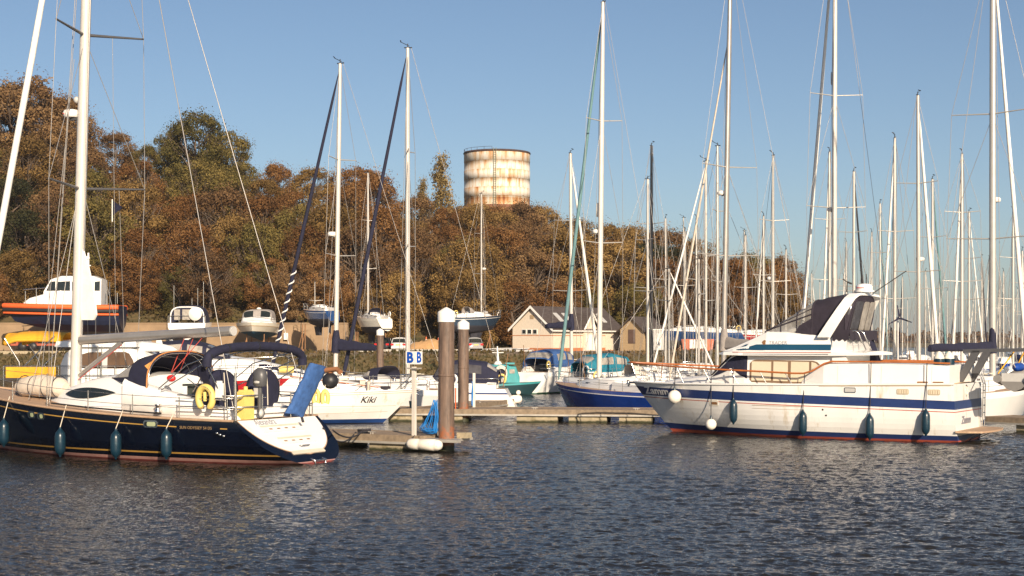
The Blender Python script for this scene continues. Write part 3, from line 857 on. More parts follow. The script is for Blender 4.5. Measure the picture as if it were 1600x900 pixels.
# ================================================================== YARD: sheds, wall
BRK = mat("pale_shed_block", (0.64, 0.55, 0.44), .9, var=.1, vscale=6, bump=.1); BRKR = mat("orange_brick", (0.45, 0.17, 0.07), .9, var=.25, vscale=6)
HUTB = mat("brown_hut_brick", (0.36, 0.26, 0.15), .9, var=.15, vscale=5)
SLATE = mat("roof_slate", (0.075, 0.058, 0.052), .75, var=.35, vscale=1.2, stretch=(1, 1, 6), bump=.3)
def shed(label, px0, d, W, L, he, hr, deg, wm, feat=True, name="boat_shed"):
    """gable end faces local -y; ridge runs along local y; origin at its left front corner"""
    x, y, _ = P(px0, d); z = 2.78
    t = thing(name, label, "building", (x, y, z), R(deg))
    wl = MB(); o = .0
    wl.add([(0, 0, 0), (W, 0, 0), (W, 0, he), (W / 2, 0, hr - .12), (0, 0, he), (0, L, 0), (W, L, 0), (W, L, he), (W / 2, L, hr - .12), (0, L, he)],
           [(0, 1, 2, 3, 4), (9, 8, 7, 6, 5), (1, 6, 7, 2), (5, 0, 4, 9)])
    wl.build("wall", wm, t)
    if feat:
        b = MB(); b.bbox(-.04, W + .04, -.04, L + .04, 0, .38); b.bbox(-.03, W + .03, -.03, L + .03, he * .66, he * .66 + .08); b.build("brick_course", BRKR, t)
    rf = MB(); s = (hr - he) / (W / 2); ov = .35
    for sd in (-1, 1):
        xe = W / 2 + sd * (W / 2 + ov); ze = he - s * ov
        rf.add([(W / 2, -ov, hr), (xe, -ov, ze), (xe, L + ov, ze), (W / 2, L + ov, hr), (W / 2, -ov, hr + .12), (xe, -ov, ze + .12), (xe, L + ov, ze + .12), (W / 2, L + ov, hr + .12)],
               [(0, 1, 2, 3), (4, 7, 6, 5), (0, 4, 5, 1), (3, 2, 6, 7), (1, 5, 6, 2)])
    rf.build("roof", SLATE, t)
    if feat:
        bb = MB()
        for sd in (-1, 1):
            xe = W / 2 + sd * (W / 2 + ov + .02); ze = he - s * (ov + .02)
            bb.add([(W / 2, -ov - .06, hr + .16), (xe, -ov - .06, ze + .16), (xe, -ov - .06, ze - .12), (W / 2, -ov - .06, hr - .14),
                    (W / 2, -ov - .01, hr + .16), (xe, -ov - .01, ze + .16), (xe, -ov - .01, ze - .12), (W / 2, -ov - .01, hr - .14)], [(0, 1, 2, 3), (7, 6, 5, 4), (0, 4, 5, 1), (3, 2, 6, 7), (1, 5, 6, 2)])
        bb.build("bargeboard", WHITE, t)
        g = MB(); g.bbox(W + ov - .02, W + ov + .1, -ov, L + ov, he - s * ov - .12, he - s * ov + .02); g.build("gutter", WHITE, t)
        for k in range(3):
            f = MB(); cx = W * .34 + k * .75 - .2
            f.bbox(cx - .3, cx + .3, -.06, .02, he * .66 + .18, he * .66 + .75); q = f.build("window", WHITE, t)
            MB().bbox(cx - .24, cx + .24, -.075, -.05, he * .66 + .24, he * .66 + .69).build("pane", GLASS, q)
        v = MB(); v.bbox(W / 2 - .25, W / 2 + .25, -.05, .02, he + 1.0, he + 1.45); v.build("vent", HUTB, t)
        for yy in (L * .22, L * .34, L * .72, L * .84):
            q = MB(); xm = W / 2 + W * .28; zm = hr - s * W * .28 + .14; a_ = .5; dx = .55
            q.add([(xm - dx, yy - a_, zm + s * dx), (xm + dx, yy - a_, zm - s * dx), (xm + dx, yy + a_ * .6, zm - s * dx), (xm - dx, yy + a_ * .6, zm + s * dx),
                   (xm - dx, yy - a_, zm + s * dx + .08), (xm + dx, yy - a_, zm - s * dx + .08), (xm + dx, yy + a_ * .6, zm - s * dx + .08), (xm - dx, yy + a_ * .6, zm + s * dx + .08)],
                  [(4, 5, 6, 7), (0, 4, 7, 3), (0, 1, 5, 4), (1, 2, 6, 5), (2, 3, 7, 6)])
            q.build("skylight", LGREY, t)
        # small cross gable and roller door on the long side
        p = MB(); yc = L * .52; gw = 1.35; zr = he + 1.7
        p.add([(W + .25, yc - gw, he - .3), (W + .25, yc + gw, he - .3), (W + .25, yc + gw * .95, he), (W + .25, yc, zr), (W + .25, yc - gw * .95, he), (W * .6, yc, zr), (W * .9, yc - gw, he), (W * .9, yc + gw, he)], [(0, 1, 2, 3, 4)])
        p.build("porch_gable", wm, t); p = MB(); p.bbox(W - .1, W + .25, yc - gw, yc + gw, 0, he - .29)
        p.build("porch_wall", wm, t)
        q = MB()
        for sd in (-1, 1):
            q.add([(W + .5, yc, zr + .1), (W + .5, yc + sd * (gw + .3), he - .15), (W * .62, yc + sd * (gw + .3), he - .15), (W * .62, yc, zr + .1)], [(0, 1, 2, 3)])
        q.build("porch_roof", SLATE, t)
        q = MB()
        for sd in (-1, 1):
            q.tube([(W + .53, yc, zr + .08), (W + .53, yc + sd * (gw + .35), he - .2)], .11, 4)
        q.build("porch_bargeboard", WHITE, t)
        q = MB(); q.bbox(W + .02, W + .07, L * .76, L * .95, .1, 1.9); q.build("door", BRK, t)
        q = MB(); q.bbox(W + .26, W + .29, yc - .9, yc + .9, .1, 1.9); q.build("door", WHITE, t)
    else:
        q = MB(); q.bbox(W * .36, W * .66, -.05, .02, he * .35, he * 1.0); q.build("shutter", mat("brown_shutter", (.10, .06, .045), .7), t)
    return t
shed("pale block boat shed with white bargeboards, slate roof and skylights", 801, 182, 5.4, 14.5, 2.65, 5.0, -36, BRK)
shed("small brown brick hut with a pitched slate roof, right of the pale shed", 969, 187, 3.1, 4.6, 2.5, 3.9, -35, HUTB, False, "brick_hut")
x0, y0, _ = P(-120, 193); x1, _, _ = P(545, 193)
WALLM = mat("tan_retaining_wall", (0.29, 0.20, 0.12), .9, var=.16, vscale=.6, dirt=(.22, .15, .09), dscale=.5, dthr=.56, bump=.2)
wb = MB(); wb.bbox(x0 - 20, x1, 192.3, 193.0, 2.0, 6.0); wb.bbox(x0 - 20, x1, 192.2, 193.05, 6.0, 6.14)
tag(wb.build("retaining_wall", WALLM), "long tan concrete retaining wall behind the boats ashore", "wall")
wb = MB(); xa = P(555, 172)[0]; xb_ = P(735, 172)[0]
wb.bbox(xa, xb_, 171.6, 171.9, 2.6, 3.05)
tag(wb.build("low_parapet", GALV), "low pale parapet along the top of the bank beside the parked cars", "wall")
xa = P(-60, 171)[0]; xb_ = P(140, 171)[0]
wb = MB(); wb.bbox(xa, xb_, 171.2, 171.6, 2.5, 2.86)
tag(wb.build("low_kerb_wall", CONC), "low concrete kerb wall on the bank left of the cabin cruiser", "wall")
# heap of sand
sh = MB(); g = []
rg = np.random.default_rng(4)
for i in range(25):
    row = []
    for j in range(13):
        u = i / 12 - 1; v = j / 6 - 1
        hgt = max(0, 1.35 * (1 - abs(u) ** 2.2) ** .8 * (1 - abs(v) ** 1.6)) * (1 + .12 * math.sin(u * 5) + .05 * rg.normal())
        row.append((u * 2.6, v * 1.7, hgt - .04))
    g.append(row)
sh.sheet(g)
o = sh.build("sand_heap", mat("sand", (.46, .27, .12), .95, var=.15, vscale=2, bump=.5), loc=(P(668, 179)[0], 179, 2.78)); tag(o, "heap of orange sand in the yard between the parked cars", "sand heap")
def cone(px, d, z, lb):
    x, y, _ = P(px, d); t = thing("traffic_cone", lb, "traffic cone", (x, y, z), 0, "traffic cones by the sand heap")
    MB().box((0, 0, .03), (.5, .5, .06)).build("base", RUBB, t)
    MB().lathe([(.19, .06), (.12, .35), (.05, .85), (.04, .88)], n=12).build("body", ORNG, t)
    MB().lathe([(.135, .33), (.09, .58)], n=12).build("white_band", WHITE, t)
cone(666, 183, 3.55, "left traffic cone standing behind the crest of the sand heap")
cone(685, 183, 3.45, "right traffic cone standing behind the crest of the sand heap")
for px in (630.5,): pass
# ================================================================== NAVY SAILING YACHT (left foreground)
HS = (-7.79, 53.0); HD = 150; hl = frame(HS, HD)
def wpt(S, deg, p):
    t = R(deg); return (S[0] + p[0] * math.cos(t) - p[1] * math.sin(t), S[1] + p[0] * math.sin(t) + p[1] * math.cos(t), p[2])
def build_hero():
    t = thing("sailing_yacht", "large navy sailing yacht with white sugar-scoop stern in the left foreground", "sailing yacht", (HS[0], HS[1], 0), R(HD))
    zs = lambda u: 1.42 + .92 * u ** 1.9
    zk = lambda u: .10 - .85 * math.sin(math.pi * min(1, u * .97 + .03)) ** .75
    h = Hull(14.9, 4.95, zs, zk, stern=.90, tmax=.45, p=2.1, rake=1.3, srake=1.75, e=2.6)
    rows = h.dense([('s', 0, 0), ('s', -.35, 0), ('w', .62, 0), ('w', .345, 1), ('w', .29, 0), ('w', .15, 2), ('w', .05, 3), ('k', .3, 3), ('k', .7, 3), ('k', 1, 3)], 3)
    h.mesh(rows, 44).build("hull", [NAVYH, GOLD, PINK, ANTI], t)
    h.deck(dz=-.015).build("deck", TEAK, t)
    h.rail(.045, .0, n=40).build("toe_rail", TEAK, t)
    st = h.strip(lambda x: zs(x / 14.9) - .27, lambda x: zs(x / 14.9) - .235, 2.25, 14.3, n=50)
    st2 = h.strip(lambda x: zs(x / 14.9) - .27, lambda x: zs(x / 14.9) - .235, .22, .5, n=4)
    st.add(st2.v, st2.f); st.build("cove_stripe", GOLD, t)
    h.strip(lambda x: zs(x / 14.9) - .27, lambda x: zs(x / 14.9) - .235, 2.9, 14.3, n=50, sd=-1).build("cove_stripe", GOLD, t)
    # lettering on the side
    z0 = zs(.1) - .30
    text("hull_lettering", "SUN ODYSSEY 54 DS", .135, lambda u, v, o: h.side(2.12 - u, z0 + v, .006 + o), mat("dull_gold_lettering", (.26, .17, .08), .5), t, space=1.05, xs=1.0)
    # transom: white moulded panel with two steps
    be = math.atan2(1.75, 1.42)
    T = lambda y, z, off=0.0: (h.xs(z) - off * math.cos(be), y, z + off * math.sin(be))
    def tp(hw, zt, dp, e=2.4, n=14):
        out = []
        for k in range(n + 1):
            f = k / n; z = zt - dp * f; out.append((hw * max(0.0, 1 - f ** e) ** .5 + .25 * (1 - f), z))
        return out
    pr = tp(1.78, 1.405, 1.10); poly = [(y, z) for y, z in pr] + [(-y, z) for y, z in reversed(pr)]
    MB().prism(poly, lambda y, z: T(y, z, -.05), lambda y, z: T(y, z, .02)).build("transom_panel", GEL, t)
    pr2 = [(y + .03, z) for y, z in tp(1.78, 1.415, 1.13)]; poly2 = pr2 + [(-y, z) for y, z in reversed(pr2)]
    MB().prism(poly2, lambda y, z: T(y, z, -.05), lambda y, z: T(y, z, .012)).build("panel_edge", TEAK, t)
    SH = mat("step_grip", (.62, .55, .44), .6, var=.1)
    for (zc, w_, yo) in ((1.10, 1.15, .28), (.72, 1.0, .1)):
        q = MB(); q.prism(rrect(yo, zc, 2 * w_, .20, .09), lambda y, z: T(y, z, .0), lambda y, z: T(y, z, .055)); s_ = q.build("step", GEL, t)
        q = MB(); q.prism(rrect(yo, zc + .07, 1.8 * w_, .05, .02), lambda y, z: T(y, z, .05), lambda y, z: T(y, z, .062)); q.build("tread", SH, s_)
        for k in range(4):
            q = MB(); q.prism(rrect(yo + (k - 1.5) * .4, zc - .02, .16, .03, .012, skew=.6), lambda y, z: T(y, z, .05), lambda y, z: T(y, z, .063)); q.build("grip", BRONZE, s_)
    q = MB(); q.prism(rrect(0, .36, 1.7, .10, .04), lambda y, z: T(y, z, .0), lambda y, z: T(y, z, .035)); q.build("step_edge", SH, t)
    MB().tube([T(.22, .54, .03), T(.2, .5, .10), T(-.2, .5, .10), T(-.22, .54, .03)], .02, 6).build("grab_handle", STEEL, t)
    text("name_lettering", "Alexandra", .26, lambda u, v, o: T(1.35 - u, 1.24 + v, .022 + o), GREYT, t, shear=.2)
    q = MB()
    for y in (.3, -.3): q.tube([T(y, .12, .05), T(y, .02, .12), T(y * .9, -.02, .02)], .03, 6)
    q.tube([T(.3, .02, .12), T(-.3, .02, .12)], .025, 6); q.build("boarding_ladder", STEEL, t)
    q = MB()
    for (px, py) in ((347.5, 676.5), (352, 679), (357, 681)):
        p = hl(px, py, 2.0); q.lathe([(.045, -.02), (.045, .03), (.02, .035)], h.side(p[0], p[2], .0), n=10, axis='y')
    q.build("outlets", STEEL, t)
    # hull lights
    for (px, py, w_) in ((54, 648, .42), (71, 650, .40), (244, 662, .60)):
        p = hl(px, py, 2.15); f = h.patch(rrect(p[0], p[2], w_, .24, .09), .02).build("hull_window", STEEL, t)
        h.patch(rrect(p[0], p[2], w_ - .09, .15, .06), .026).build("pane", GLASS, f)
        h.patch(rrect(p[0] - .04, p[2], w_ - .24, .14, .05), .030).build("curtain", mat("pale_curtain", (.36, .40, .24), .6), f)
    # deckhouse
    H = House([(10.2, .35, .25, 1.8, 1.90), (9.5, .85, .6, 1.72, 2.08), (8.7, 1.2, .95, 1.66, 2.32), (7.6, 1.45, 1.15, 1.6, 2.58), (6.6, 1.58, 1.25, 1.55, 2.74), (5.2, 1.66, 1.35, 1.5, 2.82), (4.5, 1.68, 1.4, 1.5, 2.74)], rnd=.16, camber=.1)
    H.mesh(smooth=True).build("deckhouse", GEL, t)
    for sd in (1, -1):
        eye = []
        for k in range(17):
            u = k / 16; eye.append((8.55 - 2.75 * u, 2.13 + .09 * u + .20 * math.sin(math.pi * u ** .85) ** .8))
        for k in range(1, 16):
            u = 1 - k / 16; eye.append((8.55 - 2.75 * u, 2.13 + .09 * u - .17 * math.sin(math.pi * u ** .85) ** .8))
        H.patch(eye, .06, sd=sd).build("deckhouse_window", GLASS, t)
    q = MB()   # hatches and dorades
    for (x, y, z) in ((11.6, 0, 2.05), (10.9, .0, 2.0)): q.bbox(x - .28, x + .28, y - .28, y + .28, z, z + .10)
    q.build("deck_hatch", GREY, t)
    # coamings and cockpit
    q = MB()
    for sd in (1, -1):
        rs = []
        for (x, yo, yi, zt) in ((5.3, 1.70, 1.2, 2.70), (4.2, 1.80, 1.25, 2.48), (3.0, 1.85, 1.3, 2.25), (1.8, 1.80, 1.3, 1.98), (.7, 1.72, 1.3, 1.76), (.25, 1.6, 1.3, 1.6)):
            rs.append([(x, sd * yo, 1.40), (x, sd * (yo - .06), zt - .12), (x, sd * (yo - .16), zt), (x, sd * (yi + .05), zt), (x, sd * yi, zt - .06), (x, sd * yi, 1.40)])
        q.rings(rs, closed=True)
    q.build("coaming", GEL, t)
    q = MB(); q.bbox(.3, 5.1, -1.3, 1.3, 1.42, 1.62); q.bbox(3.1, 5.0, .6, 1.3, 1.6, 2.05); q.bbox(3.1, 5.0, -1.3, -.6, 1.6, 2.05); q.bbox(.2, .8, -1.2, 1.2, 1.6, 1.78)
    q.build("cockpit", GEL, t)
    q = MB(); q.bbox(2.3, 3.6, -.32, .32, 1.6, 2.45); q.bbox(2.2, 3.7, -.45, .45, 2.45, 2.52); q.build("cockpit_table", mat("table_dark", (.05, .06, .05), .5), t)
    q = MB(); q.bbox(2.1, 2.35, -.3, .3, 2.0, 2.7); q.build("instrument_pod", GREY, t)
    q = MB(); q.sphere((3.75, .95, 2.72), .15, sq=(1.2, .8, .8)); q.build("red_bag", REDP, t)
    for (x, y) in ((1.55, 1.02), (1.35, -.95)):
        q = MB(); rs = []
        for dx, k in ((-.16, .8), (-.10, 1.0), (.10, 1.0), (.16, .8)):
            rs.append([(x + dx, y + .80 * k * math.cos(a), 2.32 + (.72 * k * math.sin(a) if math.sin(a) > 0 else .8 * math.sin(a))) for a in [2 * math.pi * i / 24 for i in range(24)]])
        q.rings(rs); s_ = q.build("wheel_cover", NAVY, t)
        MB().tube([(x - .17, y + .02, 2.94), (x - .18, y - .02, 2.4), (x - .17, y - .05, 1.8)], .02, 5).build("cover_cord", ROPEW, s_)
    # sprayhood
    tent = Tent([(6.15, 1.25, 2.70, 2.74), (5.65, 1.42, 2.60, 3.12), (5.1, 1.58, 2.5, 3.48), (4.5, 1.66, 2.42, 3.62), (4.15, 1.68, 2.42, 3.60)], e=2.8)
    s_ = tent.mesh(20, 32).build("sprayhood", NAVY, t)
    tent.win(.08, .50, .05, .19).build("side_window", VINYL, s_); tent.win(.08, .50, .81, .95).build("side_window", VINYL, s_)
    tent.win(.06, .50, .26, .74).build("front_window", VINYL, s_)
    MB().tube([tent.S(1, k / 30, .03) for k in range(31)], .03, 5).build("hood_trim", mat("tan_trim", (.50, .22, .07), .8), s_)
    q = MB(); q.add([tent.S(1, .12, .03), tent.S(.82, .16, .03), tent.S(1, .24, .03)], [(0, 1, 2)]); q.build("reinforcement", mat("orange_patch", (.65, .30, .08), .8), s_)
    tent.hoops(.022).build("hood_frame", STEEL, s_)
    # second hood / bimini frame legs
    bh = MB(); R0 = [( .85, 2.5 * math.cos(math.pi * k / 24), 3.15 + .66 * max(0, math.sin(math.pi * k / 24)) ** .5) for k in range(25)]
    bh.tube(R0, .155, 10); s_ = bh.build("rolled_bimini", NAVY, t)
    q = MB()
    for k in (2, 7, 12, 17, 22):
        p = R0[k]; q.lathe([(.16, -.03), (.165, 0), (.16, .03)], p, n=10, axis='y')
    q.build("bimini_strap", RUBB, s_)
    q = MB()
    for sd in (1, -1):
        q.tube([(.85, sd * 2.45, 3.2), (2.0, sd * 1.85, 2.3)], .022, 5); q.tube([(.85, sd * 2.3, 3.4), (3.4, sd * 1.82, 2.35)], .022, 5)
        q.tube([(.85, sd * 2.45, 3.1), (.6, sd * 1.9, 2.0)], .022, 5); q.tube([(2.1, sd * 2.0, 2.75), (1.2, sd * 1.75, 2.1)], .018, 5)
        q.tube([(.85, sd * 1.9, 3.6), (2.4, sd * 1.7, 3.2), (3.6, sd * 1.72, 2.4)], .022, 5)
    q.tube([(.9, 2.2 * math.cos(math.pi * k / 12), 3.05 + .6 * math.sin(math.pi * k / 12)) for k in range(13)], .022, 5)
    q.build("bimini_frame", STEEL, s_)
    q = MB()   # navy side curtain strip hanging from the roll
    q.sheet([[(1.0 + .1 * a, 2.45 - .12 * b, 3.15 - .22 * b - .0 * a) for a in range(4)] for b in range(5)]); q.build("bimini_tail", NAVY, s_)
    # guard rails
    stanchions(h, t, zr=.72, n=8, t0=.02, t1=.94, r=.02, wires=(.36, .68))
    q = MB()
    for (x, y) in ((.05, 2.0), (.05, -2.0), (.0, 0.75), (.0, -.75)): q.tube([(x, y, 1.42), (x, y, 2.25)], .025, 6)
    for z in (1.85, 2.22):
        q.tube([(2.4, 2.15, z), (.1, 2.02, z), (.0, .75, z)], .022, 6); q.tube([(2.4, -2.15, z), (.1, -2.02, z), (.0, -.75, z)], .022, 6)
    q.build("pushpit", STEEL, t)
    MB().tube([(.10, 2.0, 1.42), (.10, 2.0, 2.95)], .045, 8).build("flag_pole", STEEL, t)
    q = MB()   # genoa track and winches
    q.tube([h.side(x, zs(x / 14.9), -.35) [:2] + (zs(x / 14.9) + .12,) for x in (8.2, 6.4, 4.4, 3.2)], .03, 5)
    q.build("genoa_track", RUBB, t)
    for (x, y) in ((3.4, 1.98), (5.0, 1.45)):
        MB().lathe([(.12, 0), (.13, .05), (.08, .1), (.08, .2), (.12, .24), (.1, .27)], (x, y, 2.42 if y < 1.6 else 1.62), n=14).build("winch", STEEL, t)
    # ---- rig
    mx = lambda z: 9.14 - .038 * (z - 2.4)
    zT = 25.3
    m_ = MB(); m_.tube([(mx(z), 0, z) for z in (2.1, 8, 15, 21, zT)], [.205, .2, .185, .165, .14], 14, flat=1.0); m = m_.build("mast", ALUW, t)
    MB().tube([(mx(z) - .2, 0, z) for z in (2.9, 9, 16, 24)], .035, 6).build("mast_track", ALUG, m)
    for (z, s_, w_, dz) in ((9.45, 2.36, .85, .12), (14.95, 2.15, .78, .12), (20.4, 1.8, .6, .1)):
        for sd in (1, -1):
            MB().tube([(mx(z), sd * .1, z), (mx(z) - w_, sd * s_, z + dz)], [.06, .035], 6).build("spreader", GREY, m)
    q = MB()
    tips = [(2.36, .85, 9.57), (2.15, .78, 15.07), (1.8, .6, 20.5)]
    for sd in (1, -1):
        ch = (8.25, sd * 2.12, 1.8)
        pp = [ch] + [(mx(z) - w_, sd * s_, z) for (s_, w_, z) in tips] + [(mx(24.6), 0, 24.6)]
        q.tube(pp, .011, 5)
        q.tube([ch, (mx(9.3), sd * .15, 9.3)], .014, 5); q.tube([(9.9, sd * 1.5, 1.9), (mx(9.2), sd * .1, 9.2)], .012, 5)
        q.tube([pp[1], (mx(14.8), 0, 14.8)], .012, 5); q.tube([pp[2], (mx(20.2), 0, 20.2)], .012, 5)
    q.build("shrouds", WIRE, m)
    q = MB()
    for sd in (1, -1): q.tube([(mx(zT) - .9, 0, zT), (.15, sd * 1.95, 1.5)], .016, 5)
    q.build("backstay", WIRE, m)
    q = MB(); q.tube([(mx(23) + .1, 0, 23), (10.2, .2, 2.3)], .012, 5); 
    q.tube([(mx(15) - .35, -1.0, 15.0), (8.6, -1.5, 1.9)], .009, 5); q.tube([(mx(9.4) - .5, -1.4, 9.5), (8.4, -1.8, 1.9)], .009, 5)
    q.tube([(mx(20) , .35, 20), (9.5, .9, 2.1)], .012, 5); q.tube([(mx(14), .5, 14), (9.8, 1.1, 2.0)], .012, 5)
    q.build("halyards", WIRE, m)
    f = MB(); f.tube([(14.55, 0, 2.45), (14.2, 0, 3.4), (11.3, 0, 14.5), (8.75, 0, 24.6)], [.05, .135, .12, .07], 10); f.build("furled_genoa", SAILW, t)
    MB().lathe([(.13, 0), (.16, .05), (.10, .12), (.16, .2), (.13, .25)], (14.55, 0, 2.35), n=14).build("furler_drum", RUBB, t)
    b_ = MB(); b_.tube([(8.85, 0, 4.02), (1.9, 0, 4.32)], [.175, .165], 12); b = b_.build("boom", ALUG, t)
    MB().lathe([(.165, -.06), (.175, 0), (.12, .06)], (1.88, 0, 4.32), n=12, axis='x').build("boom_end", LGREY, b)
    MB().tube([(8.95, 0, 2.75), (6.9, 0, 3.95)], .085, 8).build("boom_vang", ALUG, b)
    q = MB(); q.tube([(8.9, .1, 2.6), (6.8, .1, 3.85)], .014, 5); q.tube([(3.2, 0, 4.1), (4.3, .3, 2.9)], .014, 5); q.tube([(3.6, 0, 4.1), (4.5, -.3, 2.9)], .014, 5); q.tube([(4.0, 0, 4.1), (4.6, .0, 2.9)], .014, 5); q.build("mainsheet", ROPER, b)
    # furled mainsail clew standing proud of the mast
    pts = [(128, 383), (138, 415), (147, 455), (151, 492), (147, 500), (128, 500), (126, 440)]
    cl = [hl(px, py, 0) for px, py in pts]
    MB().prism([(p[0], p[2]) for p in cl], lambda x, z: (x, .04, z), lambda x, z: (x, -.04, z)).build("furled_mainsail", SAILW, m)
    # radome, lamp, instruments on the mast
    p = hl(112, 178, 0)
    rd = MB(); rd.lathe([(.26, -.13), (.30, -.08), (.31, .02), (.27, .12), (.12, .16)], (p[0] + .0, 0, p[2]), n=20); r_ = rd.build("radar", WHITE, m)
    MB().bbox(p[0] - .5, p[0] + .05, -.06, .06, p[2] - .24, p[2] - .16).build("bracket", GREY, r_)
    text("radar_lettering", "RAYMARINE", .055, lambda u, v, o: ((p[0] + .33 * math.sin(.9 * (.25 - u) + .2)), (.33 + o) * math.cos(.9 * (.25 - u) + .2), p[2] - .04 + v), REDP, r_)
    p = hl(120, 156, 0); MB().sphere((p[0], 0, p[2]), .12).build("mast_light", LGREY, m)
    # pennant
    p = hl(176, 325, -1.3)
    q = MB(); q.add([(p[0], p[1], p[2] + .28), (p[0] - .45, p[1], p[2] + .03), (p[0] - .45, p[1], p[2] - .02), (p[0], p[1], p[2] - .28)], [(0, 1, 2, 3)]); s_ = q.build("pennant", NAVY, m)
    MB().tube([(p[0] + .02, p[1], p[2] - .5), (p[0] + .02, p[1], p[2] + .32)], .022, 5).build("staff", WHITE, s_)
    return t, h
hero, hero_hull = build_hero()

def on_hero(px, py, y): return wpt(HS, HD, hl(px, py, y))
for k, (px, py, lb) in enumerate([(6, 676, "petrol-blue fender nearest the bow of the navy yacht, cut by the left edge"), (94, 691, "petrol-blue fender below the pair of hull windows of the navy yacht"),
                     (181, 694, "petrol-blue fender on the navy yacht's side, left of its single hull window"), (260, 694, "petrol-blue fender just right of the navy yacht's single hull window")]):
    y = 2.35 if px > 150 else 2.25
    p = hl(px, py, y); yy = hero_hull.Y(p[0] / 14.9, 1.0) + .22
    p = hl(px, py, yy); ln = .80
    tp_ = hero_hull.side(p[0] - .0, hero_hull.zsf(p[0] / 14.9), -.02)
    fender('long', wpt(HS, HD, p), lb, wpt(HS, HD, (tp_[0] - .1, tp_[1], tp_[2] + .15)), "petrol-blue fenders along the navy yacht", r=.185, ln=ln)
# canister / rolled dinghy on the foredeck
def bag():
    t = thing("rolled_dinghy", "beige canvas-wrapped dinghy lashed on the navy yacht's foredeck", "dinghy", wpt(HS, HD, (10.2, .55, 1.95)), R(HD))
    mb = MB(); rg = random.Random(3)
    mb.tube([(-1.15, 0, .33), (-.95, 0, .36), (-.5, .02, .40), (0, 0, .42), (.5, -.02, .40), (1.0, 0, .36), (1.25, 0, .33)], [.2, .34, .37, .40, .38, .34, .18], 16)
    mb.build("cover", BEIGEC, t)
    q = MB()
    for x in (-.85, -.3, .35, .9): q.tube([(x, .40 * math.cos(a), .38 + .40 * math.sin(a)) for a in [2 * math.pi * k / 16 for k in range(17)]], .018, 4)
    q.build("lashing", ROPEK, t)
bag()
